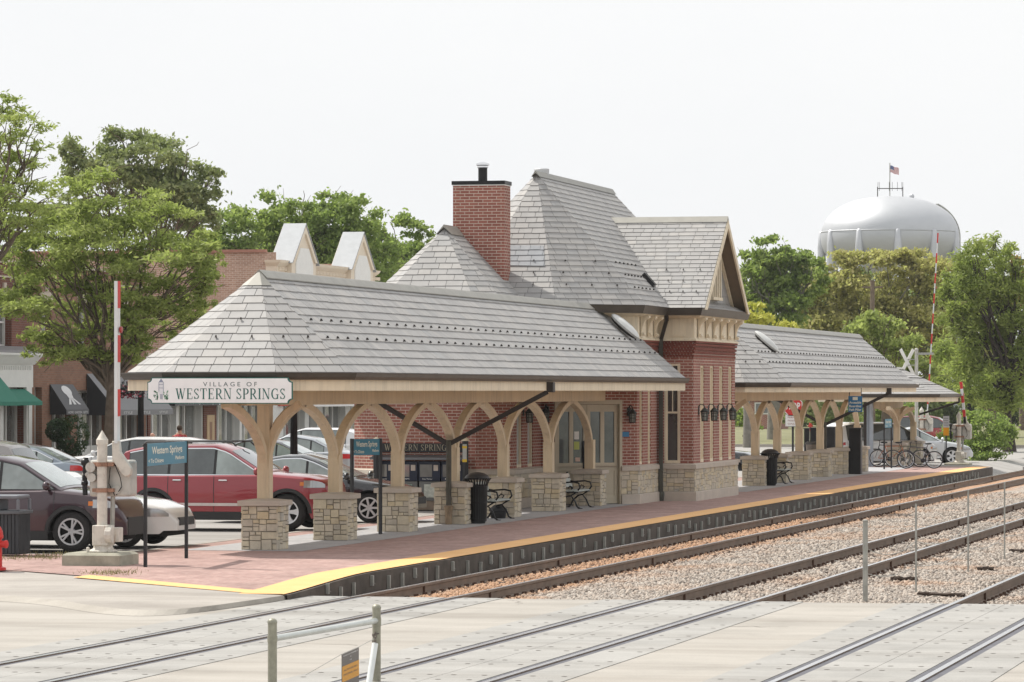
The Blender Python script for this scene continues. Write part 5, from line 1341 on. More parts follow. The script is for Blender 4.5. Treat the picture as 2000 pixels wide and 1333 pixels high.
def hydrant(label, x, y, z0=0, k=1.0):
    t = thing('fire_hydrant', label, 'hydrant', (x, y, z0), group='fire hydrants'); t.scale = (k, k, k)
    M = mat('hydrant_red', (.52, .025, .02), .45, 0, .12, 6)
    b = MB(); b.lathe([(.17, 0), (.17, .04), (.11, .06), (.105, .50), (.13, .52), (.13, .56), (.10, .58)], (0, 0, 0), 16); b.build('barrel', M, t, world=False, smooth=50)
    b = MB(); b.lathe([(.125, .56), (.12, .62), (.085, .70), (.03, .74), (.03, .79)], (0, 0, 0), 16); b.build('bonnet', M, t, world=False, smooth=50)
    for s in (-1, 1):
        b = MB(); b.lathe([(.055, .09 * s), (.055, .16 * s), (.065, .165 * s), (.065, .20 * s), (.02, .22 * s)], (0, 0, .42), 12, axis='y'); b.build('outlet', M, t, world=False)
    b = MB(); b.lathe([(.075, -.17), (.075, -.1)], (0, 0, .38), 12, axis='x'); b.build('outlet', M, t, world=False)
x, y = gnd(-9, 1114); hydrant('red fire hydrant cut off by the left edge beside the hooded bin', x, y)
x, y = far(1583, 286); hydrant('red fire hydrant far off on the lawn seen through the farther canopy', x, y, 0, .85)
# plant pot and thin post under the first canopy
x, y = gnd(973, 1013); b = MB(); b.lathe([(.15, 0), (.17, .02), (.19, .16), (.21, .17), (.21, .21), (.15, .26), (.10, .30), (.06, .31)], (x, y, 0), 20); tag(b.build('plant_pot', mat('pot_black', (.025, .025, .027), .6, 0, .2), smooth=50), 'squat black plant pot on the grey paving behind the first bench', 'plant pot')
x, y = gnd(972, 1001); t = thing('slim_post', 'slim black post with white tip standing behind the plant pot', 'post', (x, y, 0))
b = MB(); b.tube([(x, y, 0), (x, y, .78)], .028, 8); b.build('shaft', M_black, t); b = MB(); b.ball((x, y, .82), .04, 8, 6); b.build('tip', M_white, t)
# newspaper boxes and the canopy over them
nb = ('with its left part behind the shaded name board', 'directly behind the third canopy column', 'right of the third canopy column', 'partly behind the dark downspout')
M_nb = mat('box_navy', (.012, .016, .035), .4, .2, .2); M_nbg = mat('box_grey', (.13, .13, .125), .5, .2, .15); M_nbw = glass_mat('box_window', (.17, .16, .15))
ya, yb_ = onX(727, 93.9)[0], onX(904, 93.9)[0]; wB = (ya - yb_) / 4
for k in range(4):
    y0 = ya - (k + 1) * wB + .012; y1 = ya - k * wB - .012
    t = thing('newspaper_box', 'navy newspaper box against the brick wall, ' + nb[k], 'newspaper box', (94.05, (y0 + y1) / 2, .22), group='newspaper boxes under the station name board')
    b = MB(); b.box(93.95, 94.30, y0, y1, .70, 1.18); b.build('body', M_nb, t, bevel=.01)
    b = MB(); b.box(93.97, 94.28, y0 + .01, y1 - .01, .22, .695); b.build('cabinet', M_nbg, t, bevel=.01)
    b = MB(); b.box(93.94, 93.951, y0 + (.2 if k % 2 == 0 else .2), y1 - .04, .80, 1.10); b.build('window', M_nbw, t)
    b = MB(); b.box(93.93, 93.951, y0 + .05, y0 + .16, .95, 1.09); b.build('coin_box', mat('coin_plate', (.45, .38, .33), .5, .2, .15), t)
    b = MB(); b.text(('Tribune', 'DAILY NEWS', 'Sun-Times', 'Press')[k], (93.945, (y0 + y1) / 2 + .05, .735), (0, -1, 0), (0, 0, 1), .035, .24); b.build('lettering', M_white, t)
    b = MB(); b.box(93.955, 93.969, y0 + .14, y1 - .14, .30, .62); b.build('poster', mat('poster_green' if k % 2 else 'poster_pale', (.25, .33, .27) if k % 2 else (.42, .43, .38), .5, 0, .35, 14), t)
b = MB(); b.prism([(93.75, yb_ - .02, 1.22), (94.30, yb_ - .02, 1.30), (94.30, yb_ - .02, 1.33), (93.75, yb_ - .02, 1.27)], (0, ya - yb_ + .04, 0)); tag(b.build('box_shelter', mat('shelter_grey', (.14, .14, .15), .35, .4, .1)), 'long grey sloping shelter over the row of newspaper boxes', 'shelter')
b = MB(); b.box(93.95, 94.3, yb_, ya, 0, .06); b.box(94.0, 94.25, yb_, ya, .06, .218); tag(b.build('timber_plinth', mat('brown_plinth', (.20, .15, .11), .8, 0, .2)), 'low brown plinth carrying the newspaper boxes', 'plinth')
for px, lab in ((735, 'black post with white cone cap left of the newspaper boxes'), (909, 'black post with white cone cap and yellow label beside the litter bin')):
    y, _ = onX(px, 93.7); t = thing('information_post', lab, 'post', (93.7, y, 0), group='white capped posts by the newspaper boxes')
    b = MB(); b.tube([(93.7, y, 0), (93.7, y, 1.68)], .075, 14); b.build('shaft', M_blackp, t, smooth=50)
    b = MB(); b.lathe([(.10, 1.68), (.10, 1.70), (.02, 1.77)], (93.7, y, 0), 14); b.build('cap', M_cream, t)
    if px > 800:
        b = MB(); b.box(93.615, 93.63, y - .05, y + .05, 1.18, 1.60); b.mat(1); b.box(93.612, 93.63, y - .055, y + .055, 1.17, 1.24); b.box(93.612, 93.63, y - .055, y + .055, 1.5, 1.56); b.build('label_plate', [mat('plate_grey', (.40, .40, .38), .5, 0, .2), mat('plate_yellow', (.62, .42, .03), .5, 0, .1)], t)
# dark pillars, stone receptacle, steel pole under / beyond the second canopy
def pillar(label, px, D, w, z1, z0=0):
    x, y = far(px, D); t = thing('black_pillar', label, 'pillar', (x, y, z0), group='black service pillars at the farther canopy')
    b = MB(); b.box(-w / 2, w / 2, -w / 2, w / 2, 0, z1); b.build('cabinet', M_black, t, world=False, bevel=.02); b = MB(); b.box(-w / 2 - .02, w / 2 + .02, -w / 2 - .02, w / 2 + .02, z1, z1 + .03); b.build('cap', mat('pillar_cap', (.05, .05, .055), .5, .3, .1), t, world=False)
pillar('tall black pillar right of the blue boarding sign, standing on the grey paving', 1671, 138.3, .42, 1.58)
pillar('black pillar behind the stone piers left of the blue boarding sign', 1621, 150, .42, 1.50, 0)
pillar('slim black pillar under the far red hydrant', 1589, 152, .24, 1.46)
pillar('slim black pillar left of the timber clad receptacle', 1576, 154, .20, 1.42)
x, y = gnd(1588, 931); t = thing('receptacle', 'weathered timber clad receptacle with dark foot between two stone piers', 'receptacle', (x, y, 0))
b = MB(); b.lathe([(.13, 0), (.15, .16)], (x, y, 0), 8); b.build('foot', M_black, t)
b = MB()
for k in range(10):
    a0, a1 = 2 * PI * k / 10 + .03, 2 * PI * (k + 1) / 10 - .03
    for (r0, z0, r1, z1) in ((.21, .16, .24, .68), (.23, .70, .25, 1.10)):
        b.add([(x + r0 * math.cos(a0), y + r0 * math.sin(a0), z0), (x + r0 * math.cos(a1), y + r0 * math.sin(a1), z0), (x + r1 * math.cos(a1), y + r1 * math.sin(a1), z1), (x + r1 * math.cos(a0), y + r1 * math.sin(a0), z1)], [(0, 1, 2, 3)])
b.lathe([(.20, .16), (.23, 1.08)], (x, y, 0), 10); b.build('cladding', mat('weathered_cladding', (.27, .24, .21), .9, 0, .3, 7), t)
b = MB(); b.lathe([(.27, 1.08), (.27, 1.13), (.2, 1.18)], (x, y, 0), 14); b.build('lid', mat('grey_lid', (.10, .10, .10), .7, 0, .1), t)
x, y = far(1699, 152); t = thing('steel_pole', 'plain grey steel pole rising behind the farther canopy near the bicycles', 'pole', (x, y, 0))
b = MB(); b.tube([(x, y, 0), (x, y, 2.6)], .135, 14); b.build('shaft', mat('pole_steel', (.36, .40, .45), .35, .5, .08), t, smooth=60); b = MB(); b.tube([(x - .3, y + .14, .3), (x - .3, y + .14, 2.6)], .06, 8); b.build('conduit', M_dark, t)  # dark tube draws the darker left side of the pole
# stop sign with plate
x, y = far(1548, 149); t = thing('stop_sign', 'red stop sign with white plate below seen through the farther canopy arches', 'sign', (x, y, 0))
b = MB(); b.tube([(x + .06, y, -.05), (x + .06, y, 2.7)], .04, 8); b.build('post', M_blackp, t)
def octo(r, dx): return [(x + dx, y - r * math.cos(PI / 8 + k * PI / 4), 2.32 + r * math.sin(PI / 8 + k * PI / 4)) for k in range(8)]
b = MB(); b.mat(1); b.prism(octo(.40, 0), (.012, 0, 0)); b.mat(0); b.prism(octo(.37, -.004), (.01, 0, 0)); b.mat(1); b.text('STOP', (x - .006, y, 2.20), (0, -1, 0), (0, 0, 1), .25, .58, bold=.03); b.build('octagon', [M_red, M_white], t)
b = MB(); b.box(x, x + .012, y - .27, y + .27, 1.56, 2.0); b.mat(1)
for k, s in enumerate(('PERMIT', 'PARKING', 'ONLY')): b.text(s, (x - .003, y, 1.86 - k * .12), (0, -1, 0), (0, 0, 1), .07, .36)
b.build('plate', [M_white, mat('plate_text', (.30, .12, .12), .6, 0, 0)], t)
# track marker board
x, y = gnd(1848, 905); t = thing('marker_board', 'grey and orange marker board on a slim post before the hedge', 'sign', (x, y, 0))
b = MB(); b.tube([(x, y, 0), (x, y, 1.9)], .028, 6); b.build('post', M_blackp, t)
b = MB(); b.box(x - .03, x - .015, y - .125, y + .125, 1.42, 1.88); b.mat(1)
for k in range(4): b.box(x - .033, x - .03, y - .09, y + .09, 1.50 + k * .09, 1.53 + k * .09)
b.mat(2); b.box(x - .03, x - .015, y - .11, y + .11, 1.10, 1.42); b.build('panel', [mat('marker_grey', (.50, .50, .52), .5, 0, .1), mat('marker_ink', (.25, .24, .26), .6, 0, 0), mat('marker_orange', (.78, .33, .01), .5, 0, .05)], t)
# crossbuck mast
x, y = far(1790, 174); t = thing('crossbuck', 'white railway crossing cross on a mast with side arm above the far pavilion roof', 'sign', (x, y, 0))
b = MB(); b.tube([(x, y, -.1), (x, y, 4.65)], .075, 10); b.ball((x, y, 4.66), .09, 10, 6); b.build('mast', M_gatebox, t, smooth=50)
b = MB(); b.bar((x, y, 4.5), (x - .2, y - .75, 4.5), .08, .10); b.build('side_arm', M_galv, t)
for z in (4.0, 4.25): 
    b = MB(); b.bar((x, y, z), (x - .1, y + .36, z), .04, .04); b.build('bracket', M_galv, t)
dv = Vector((.78, -.62, 0)).normalized(); c0 = Vector((x - .1, y + .40, 4.13))
for s in (-1, 1):
    b = MB(); d = Vector((dv.x * .40 * s, dv.y * .40 * s, .56)); b.bar(c0 - d + Vector((0, s * .008, 0)), c0 + d + Vector((0, s * .008, 0)), .012, .17, Vector((dv.y, -dv.x, 0)).cross(d).normalized()); b.build('blade', M_white, t)
# lamp posts
def lamp(label, px, D, h, basket=False, double=False):
    x, y = far(px, D); t = thing('lamp_post', label, 'lamp post', (x, y, 0), group='black lamp posts')
    b = MB(); b.lathe([(.20, 0), (.20, .1), (.16, .14), (.15, .5), (.12, .56), (.105, .6)], (x, y, 0), 12)
    for k in range(12):
        a = k * PI / 6; b.tube([(x + .088 * math.cos(a), y + .088 * math.sin(a), .6), (x + .065 * math.cos(a), y + .065 * math.sin(a), h - .1)], .02, 4)
    b.tube([(x, y, .6), (x, y, h)], [.085, .06], 12); b.build('shaft', M_black, t)
    heads = ((0, 0),) if not double else ((0, .5), (0, -.5))
    for dx, dy in heads:
        if double:
            b = MB(); b.tube([(x, y, h - .3), (x, y + dy * .6, h - .15), (x, y + dy, h - .05), (x, y + dy, h)], .03, 6); b.build('bracket', M_black, t)
        l = MB(); l.lathe([(.07, 0), (.12, .05), (.17, .35), (.20, .37), (.12, .48), (.03, .56), (.02, .64)], (x + dx, y + dy, h), 8); lo_ = l.build('lantern', M_black, t)
        l = MB(); l.lathe([(.125, .07), (.172, .34)], (x + dx, y + dy, h), 8); l.build('glass', M_lglass, lo_)
    return t, x, y
lamp('black fluted lamp post standing among parked cars between the first canopy columns', 574, 101, 2.75)
t, x, y = lamp('black lamp post hung with a dark red flower basket behind the village sign', 275, 119, 3.05)
rb = random.Random(9); b = MB(); b.mat(1)
for i in range(700):
    a, e = rb.random() * 2 * PI, rb.gauss(0, .45); r = .42 * rb.random() ** .4
    p = Vector((x - .1 + r * math.cos(a) * .9, y + .30 + r * math.sin(a) * 1.05, 2.93 + .30 * math.sin(e) * (1 - .2 * r))); d = Vector((rb.gauss(0, 1), rb.gauss(0, 1), rb.gauss(0, 1))).normalized(); q = d.orthogonal().normalized()
    s = rb.uniform(.035, .07); b.mat(2 if (p.z < 2.8 and i % 2 == 0) or i % 9 == 0 else 1); b.poly([p - d * s, p + q * s * .6, p + d * s, p - q * s * .6])
tag(b.build('flower_basket', [M_black, mat('dark_leaves', (.03, .032, .035), .7, 0, .3), mat('crimson_flowers', (.28, .02, .05), .6, 0, .3)]), 'hanging basket of dark foliage and crimson flowers on the lamp post', 'flower basket')
lamp('black double lantern lamp post before the drooping trees at the right', 1893, 196, 5.2, double=True)
x, y = far(1704, 232); b = MB(); b.tube([(x, y, 0), (x, y, 9.3)], [.17, .13], 10); b.bar((x, y - .6, 8.9), (x, y + .6, 8.9), .1, .1); tag(b.build('utility_pole', M_wood), 'brown wooden utility pole top poking out of the golden tree', 'utility pole')
# bicycles
M_bt = mat('bike_tyre', (.02, .02, .022), .8, 0, .1)
def bicycle(label, px, D, col, flip=1):
    x, y = far(px, D); t = thing('bicycle', label, 'bicycle', (x, y, 0), -PI / 2 * flip + .12, group='bicycles parked at the far pavilion')
    R = .335; w = 1.03
    for xx in (-w / 2, w / 2):
        ws = bpy.data.objects.new('wheel', None); COL.objects.link(ws); ws.parent = t; ws.location = (xx, 0, R); ws.empty_display_size = .1
        b = MB(); b.tube([((R - .02) * math.cos(a * PI / 14), 0, (R - .02) * math.sin(a * PI / 14)) for a in range(29)], .02, 6, False); b.build('tyre', M_bt, ws, world=False, smooth=60)
        b = MB(); b.tube([((R - .05) * math.cos(a * PI / 14), 0, (R - .05) * math.sin(a * PI / 14)) for a in range(29)], .010, 5, False)
        for k in range(14): a = k * 2 * PI / 14; b.tube([(.02 * math.cos(a + .5), (-1) ** k * .02, .02 * math.sin(a + .5)), ((R - .05) * math.cos(a), 0, (R - .05) * math.sin(a))], .0028, 3)
        b.tube([(0, -.04, 0), (0, .04, 0)], .02, 6); b.build('rim', M_chrome, ws, world=False)
    bb_, st_, hd, hb = (-.10, 0, .30), (-.25, 0, .78), (.36, 0, .80), (.40, 0, .68); ra, fa = (-w / 2, 0, R), (w / 2, 0, R)
    b = MB(); b.tube([st_, hd], .017, 6); b.tube([bb_, hb], .019, 6); b.tube([bb_, (-.28, 0, .88)], .017, 6); b.tube([hd, hb], .02, 6)
    for s in (-.05, .05): b.tube([(bb_[0], s * .6, bb_[2]), (ra[0], s, ra[2])], .010, 5); b.tube([(st_[0], s * .4, st_[2] - .03), (ra[0], s, ra[2])], .009, 5); b.tube([(hb[0], s, hb[2]), (fa[0], s, fa[2])], .012, 5)
    b.build('frame', col, t, world=False)
    b = MB(); b.ball((-.30, 0, .93), 1, 10, 6, (.14, .075, .035)); b.build('saddle', M_bt, t, world=False, smooth=50)
    b = MB(); b.tube([hd, (.35, 0, .96)], .014, 6); b.tube([(.30, -.27, .99), (.38, -.1, .97), (.38, .1, .97), (.30, .27, .99)], .013, 6); b.build('handlebar', M_bt, t, world=False)
    b = MB(); b.lathe([(.085, -.06), (.085, -.05)], (bb_[0], 0, bb_[2]), 14, axis='y'); b.bar((-.10, -.08, .30), (-.02, -.08, .16), .015, .02); b.bar((-.10, .08, .30), (-.18, .08, .44), .015, .02); b.box(-.06, .02, -.14, -.07, .15, .17); b.box(-.22, -.14, .07, .14, .43, .45); b.build('crankset', M_bt, t, world=False)
bicycle('orange framed bicycle leaning left of the far pavilion pier', 1742, 151.2, mat('bike_orange', (.42, .12, .04), .4, 0, .1))
bicycle('dark bicycle farthest left, wheel showing past the orange one', 1736, 153.6, mat('bike_grey', (.05, .05, .055), .4, 0, .1), -1)
bicycle('olive green bicycle with black wheel just right of the far pavilion pier', 1771, 150.6, mat('bike_olive', (.10, .11, .08), .4, 0, .1), 1)
bicycle('thin framed bicycle farthest right before the pale silver hatchback', 1797, 147.8, mat('bike_dark', (.06, .055, .07), .4, 0, .1), -1)
# fence of slim posts and sagging wire between the tracks
t = thing('wire_fence', 'slim steel fence posts with sagging wire between the two near tracks', 'fence', (61.4, 8.4, -.4))
fp = [(*gnd(1690, 1177, -.38), 1.27, .04)] + [(onY(px, 8.3)[0], 8.3, h, .016) for px, h in ((1789, 1.45), (1891, 1.5), (1962, 1.5))] + [(90.5, 8.3, 1.5, .016), (103, 8.3, 1.5, .016)]
for i, (x, y, h, r) in enumerate(fp):
    b = MB(); b.tube([(x, y, -.5), (x, y, -.38 + h)], r, 10)
    if i == 0: b.lathe([(r + .004, h - .40), (r + .008, h - .38), (.01, h - .365)], (x, y, 0), 10); [b.lathe([(r + .004, z), (r + .004, z + .03)], (x, y, 0), 10) for z in (.12, .45)]
    b.build('post', M_galv, t)
for z, sg_ in ((.02, .10), (.42, .16)):
    for (x0, y0, *_), (x1, y1, *_) in zip(fp, fp[1:]):
        b = MB(); n = 12; b.tube([(x0 + (x1 - x0) * i / n, y0 + (y1 - y0) * i / n, z + .05 - sg_ * 4 * (i / n) * (1 - i / n)) for i in range(n + 1)], .006, 4); b.build('wire', M_galv, t)
for k, (px, py, a, l, lab) in enumerate(((1765, 1132, .1, .45, 'short charred timber scrap lying on the ballast left of the fence'), (1838, 1163, -.3, .8, 'long dark timber scrap lying on the ballast behind the fence'), (1925, 1112, .05, .3, 'small black scrap of timber on the ballast under the wire fence'), (1990, 1077, .2, .35, 'black timber scrap on the ballast at the right edge'))):
    x, y = gnd(px, py, -.34); b = MB(); rz_ = random.Random(k); n_ = 7
    ring = [[(rz_.uniform(.03, .06) * math.cos(q * PI / 3 + i), l * (i / (n_ - 1) - .5) + rz_.gauss(0, .012), rz_.uniform(.02, .045) * math.sin(q * PI / 3 + i)) for q in range(6)] for i in range(n_)]
    for r_ in ring: b.v += r_
    for i in range(n_ - 1):
        for q in range(6): b.f.append((i * 6 + q, i * 6 + (q + 1) % 6, (i + 1) * 6 + (q + 1) % 6, (i + 1) * 6 + q)); b.m.append(0)
    b.f += [tuple(range(6)), tuple(range((n_ - 1) * 6, n_ * 6))]; b.m += [0, 0]; o = b.build('timber_scrap', M_tie); o.location = (x, y, -.325); o.rotation_euler = (0, .05, a); tag(o, lab, 'timber scrap', 'scraps on the ballast')
# near railing with its little banner
t = thing('pipe_railing', 'greenish steel pipe railing standing nearest at the bottom edge', 'railing', (38, 10, -.2))
M_pipe = mat('greenish_steel', (.31, .30, .235), .45, .4, .25, 9); M_pipe2 = mat('pale_pipe', (.55, .57, .54), .35, .5, .15, 5)
pa, pb = far(532, 39.0), far(735.5, 42.6)
PA, PB = Vector((*pa, 0)), Vector((*pb, 0))
for P, h, r in ((PA, .66, .045), (PB, .605, .045)):
    b = MB(); b.tube([P + Vector((0, 0, -.3)), P + Vector((0, 0, h - .02))], r, 18); b.lathe([(r + .003, h - .035), (r + .005, h - .02), (r * .9, h), (r * .5, h + .012), (.002, h + .016)], P, 18)
    for z in ((h - .19,) if r else ()): b.lathe([(r + .002, z - .03), (r + .005, z), (r + .002, z + .03)], P, 18)
    b.build('post', M_pipe, t, smooth=50)
d = (PB - PA).normalized()
b = MB(); b.tube([PA + Vector((0, 0, .475)) + d * .04, PB + Vector((0, 0, .445)) - d * .04], .032, 14); b.build('rail', M_pipe2, t, smooth=60)
b = MB(); b.lathe([(.05, -.03), (.05, .03)], PA + Vector((0, 0, .475)), 16); b.lathe([(.05, -.03), (.05, .03)], PB + Vector((0, 0, .445)), 16); b.build('collar', M_pipe, t)
b = MB(); b.tube([PB + Vector((-.01, .0, .20)) - d * .05, PB + Vector((0, 0, -.22)) - d * .30], .034, 14); b.build('brace', mat('white_pipe', (.74, .76, .74), .35, .2, .08, 5), t, smooth=60)
b = MB(); rb = random.Random(2)
for i in range(26):
    p = PB - d * rb.uniform(.01, .085) + Vector((-.05 * rb.random(), rb.gauss(0, .01), .16 + .16 * rb.random())); q = Vector((rb.gauss(0, 1), rb.gauss(0, 1), rb.gauss(0, 1))).normalized()
    b.tube([p - q * .014, p + q * .014], .007, 5)
b.build('chain', mat('old_chain', (.20, .17, .15), .7, .5, .4, 30), t)
ss = thing('warning_banner', 'small grey and orange banner hung on a wire beside the near railing', 'sign', PB - d * .25)
zt_ = lambda px, py, D: EYE - (py - HZ) * D / F_
q0, q1 = Vector((*far(668, 40.6), 0)), Vector((*far(701, 41.0), 0)); z0, z1 = zt_(668, 1279, 40.6), zt_(701, 1265, 41.0)
u_ = (q1 + Vector((0, 0, z1)) - q0 - Vector((0, 0, z0))); l_ = u_.length; u_.normalize(); Z = Vector((0, 0, 1)); o_ = q0 + Vector((0, 0, z0)); nn = u_.cross(Z).normalized()
def band(m, a, c, e=0): m.add([tuple(o_ - Z * a + nn * (e)), tuple(o_ + u_ * l_ - Z * a + nn * e), tuple(o_ + u_ * l_ - Z * c + nn * e), tuple(o_ - Z * c + nn * e)], [(0, 1, 2, 3)])
b = MB(); b.prism([tuple(o_), tuple(o_ + u_ * l_), tuple(o_ + u_ * l_ - Z * .40), tuple(o_ - Z * .40)], tuple(-nn * .006)); b.mat(1); band(b, .125, .285, .002); b.mat(2)
b.text('RAILROAD PROPERTY', o_ + u_ * (l_ / 2) - Z * .028 + nn * .003, u_, Z, .013, l_ * .86); b.text('No', o_ + u_ * (l_ / 2) - Z * .058 + nn * .003, u_, Z, .016); b.text('access', o_ + u_ * (l_ / 2) - Z * .09 + nn * .003, u_, Z, .016)
b.mat(0); b.text('AUTHORIZED', o_ + u_ * (l_ / 2) - Z * .18 + nn * .004, u_, Z, .018, l_ * .8); b.text('PERSONNEL ONLY', o_ + u_ * (l_ / 2) - Z * .225 + nn * .004, u_, Z, .018, l_ * .86)
b.build('panel', [mat('banner_grey', (.19, .17, .155), .6, 0, .08), mat('banner_orange', (.68, .34, .07), .6, 0, .05), M_white], ss)
b = MB(); b.tube([PB + Vector((0, 0, .26)) - d * .05, o_ + u_ * l_ + Z * .006, o_ + Z * .006, o_ - u_ * .9 - Z * .05], .003, 4); b.build('wire', M_galv, ss)
# ================================================================ shops beyond the car park
YS = 44.0
M_bk_dk = brick_mat('shop_brick_dark', (.17, .062, .045), (.22, .085, .06), (.22, .17, .14), .22, .075, .008, dirt=.3)
M_bk_br = brick_mat('shop_brick_brown', (.25, .13, .085), (.31, .165, .11), (.24, .19, .15), .22, .075, .007, dirt=.25)
M_bk_lt = brick_mat('shop_brick_pale', (.44, .275, .205), (.58, .385, .30), (.66, .55, .46), .22, .075, .010, dirt=.2)
M_frame = mat('shop_white', (.66, .66, .63), .5, 0, .06); M_sgl = glass_mat('shop_glass', (.11, .115, .11)); M_lime = mat('shop_limestone', (.50, .43, .35), .8, 0, .1)  # shop glass: bright reflections are put into its uneven pale colour
M_int = mat('shop_interior', (.10, .085, .07), .9, 0, .5, 1.5)
def front(root, mwall, x0, x1, z1, ops, y=YS, depth=.35, mull=1.1, frame=None, names='shop_window'):
    """street wall along x facing the tracks with shop windows set back in it"""
    w = MB(); wall_open(w, (x0, y), (x1, y), .06, z1, [(a - x0, b - x0, c, d) for a, b, c, d in ops], depth); o = w.build('wall', mwall, root)
    for a, b, c, d in ops:
        f = MB(); yy = y + depth
        f.box(a, b, yy - .12, yy - .02, c, c + .10); f.box(a, b, yy - .12, yy - .02, d - .08, d); n = max(1, round((b - a) / mull))
        for i in range(n + 1): x = a + (b - a) * i / n; f.box(max(a, x - .045), min(b, x + .045), yy - .13, yy - .021, c + .1, d - .08)
        if d - c > 1.9: f.box(a, b, yy - .115, yy - .022, c + .10, c + .55)
        else: f.box(a, b, yy - .115, yy - .022, (c + d) / 2 - .03, (c + d) / 2 + .03)
        fo = f.build(names if d - c > 1.9 else 'window', frame or M_frame, root)
        g = MB(); g.box(a, b, yy - .05, yy - .035, c + .1, d - .05); g.build('pane', M_sgl, fo)
    return o
def awning(root, x0, x1, zt, zb, pr, val, mf, ms, y=YS, nm='awning'):
    a = MB(); yt, yb = y - .03, y - pr
    a.mat(0); a.prism([(x0, yt, zt), (x0, yb, zb), (x0, yb, zb - .02), (x0, yt, zt - .02)], (x1 - x0, 0, 0)); a.prism([(x0, yb, zb), (x0, yb - .012, zb), (x0, yb - .012, zb - val), (x0, yb, zb - val)], (x1 - x0, 0, 0))
    a.mat(1)
    for x in (x0 - .012, x1): a.prism([(x, yt, zt), (x, yb, zb), (x, yb, zb - val), (x, yt, zb - val)], (.012, 0, 0))
    return a.build(nm, [mf, ms], root)
def block(mb, x0, x1, z1, deep=14, y=YS): # side, back walls and roof of a block
    mb.poly([(x0, y + deep, .0), (x0, y, .0), (x0, y, z1), (x0, y + deep, z1)]); mb.poly([(x1, y, 0), (x1, y + deep, 0), (x1, y + deep, z1), (x1, y, z1)]); mb.poly([(x1, y + deep, 0), (x0, y + deep, 0), (x0, y + deep, z1), (x1, y + deep, z1)])
    mb.poly([(x0, y, z1 - .4), (x1, y, z1 - .4), (x1, y + deep, z1 - .4), (x0, y + deep, z1 - .4)])
A = thing('brick_shops', 'dark red brick two storey block with white shopfront and black awnings', 'building', (118, YS, 0))
xa0, xa1, xm = 90.0, 132.5, 120.8
front(A, M_bk_dk, xa0, xm, 6.9, [(xa0 + 1 + 5 * i, xa0 + 2.4 + 5 * i, 4.35, 5.85) for i in range(5)] + [(117.7, 119.1, 4.25, 5.85)] + [(xa0 + 1, 97, .2, 3.0), (98, 104, .2, 3.0), (105.5, 112, .2, 3.0), (113, 117.2, .2, 3.0), (118.2, 120.2, .2, 3.0)])
front(A, M_bk_br, xm, xa1, 6.9, [(121.8, 122.8, 4.6, 5.7), (125.4, 126.6, 4.4, 5.7), (129.2, 130.4, 4.4, 5.7), (121.2, 121.9, .1, 3.0), (122.8, 124.7, .5, 2.9), (125.3, 128.4, .5, 2.9), (128.9, 132.1, .3, 2.9)])
b = MB(); block(b, xa0, xa1, 6.9); b.build('side_wall', M_bk_dk, A)
b = MB(); run(b, [(xa0, YS), (xa1, YS)], [(-.2, 6.9), (.08, 6.9), (.08, 7.0), (-.2, 7.02)]); run(b, [(xa0, YS), (xa1, YS)], [(0, 6.45), (.05, 6.45), (.05, 6.5), (0, 6.5)]); b.build('coping', M_lime, A)
for i in range(5): b = MB(); x = xa0 + 1 + 5 * i; b.box(x - .1, x + 1.5, YS - .04, YS + .02, 5.85, 6.1); b.build('lintel', M_lime, A)
for x0_, x1_ in ((117.6, 119.2), (121.7, 122.9), (125.3, 126.7), (129.1, 130.5)): b = MB(); b.box(x0_, x1_, YS - .04, YS + .02, 5.82, 6.08); b.build('lintel', M_lime, A); b = MB(); b.box((x0_ + x1_) / 2 - .12, (x0_ + x1_) / 2 + .12, YS - .06, YS + .02, 6.085, 6.28); b.build('keystone', M_lime, A); b = MB(); b.box(x0_, x1_, YS - .08, YS + .02, 4.15, 4.245); b.build('sill', M_lime, A)
b = MB(); run(b, [(xa0, YS), (xm - .1, YS), (xm - .1, YS + .3)], [(.0, 3.0), (.10, 3.0), (.10, 3.72), (.0, 3.72)]); run(b, [(xa0, YS), (xm - .1, YS), (xm - .1, YS + .3)], [(.0, 3.72), (.14, 3.72), (.30, 3.95), (.36, 4.02), (.36, 4.08), (0, 4.1)])
for i in range(60): x = xm - .2 - i * .16; b.box(x - .05, x, YS - .13, YS - .1, 3.55, 3.68)
for x0_, x1_ in ((120.2, xm - .1), (117.3, 118.1), (112.1, 112.9), (104.1, 105.4)): b.box(x0_, x1_, YS - .10, YS, .06, 3.0); b.box(x0_ + .1, x1_ - .1, YS - .14, YS - .1, .3, 2.8)
b.build('shopfront', M_frame, A)
b = MB(); run(b, [(xa0, YS), (xm - .1, YS)], [(.36, 4.085), (.30, 4.16), (0, 4.3), (0, 4.11)]); b.build('cornice_flashing', mat('lead_grey', (.20, .19, .19), .6, .1, .1), A)
Mg = mat('awning_green', (.02, .17, .115), .7, 0, .06); Mb = mat('awning_black', (.025, .025, .027), .75, 0, .1); Mbt = mat('awning_black_lit_top', (.075, .075, .08), .6, 0, .06)  # slopes take a paler copy of the black, daylight put into the colour
awning(A, 113.5, 120.2, 2.95, 2.55, .62, .12, Mg, mat('awning_green_side', (.03, .21, .15), .7, 0, .05))
awning(A, 113.3, 117.3, 3.6, 2.55, .95, .12, Mg, Mg)
b1 = awning(A, 122.6, 124.8, 3.10, 2.28, .58, .16, Mbt, Mb)
b2 = awning(A, 126.2, 132.3, 3.46, 2.25, 1.05, .18, mat('awning_black_sunlit', (.16, .16, .165), .5, 0, .05), Mb)  # slope is black fabric too, its grey is sunlight put into the colour
M_aw = mat('awning_lettering', (.62, .62, .62), .6, 0, 0)
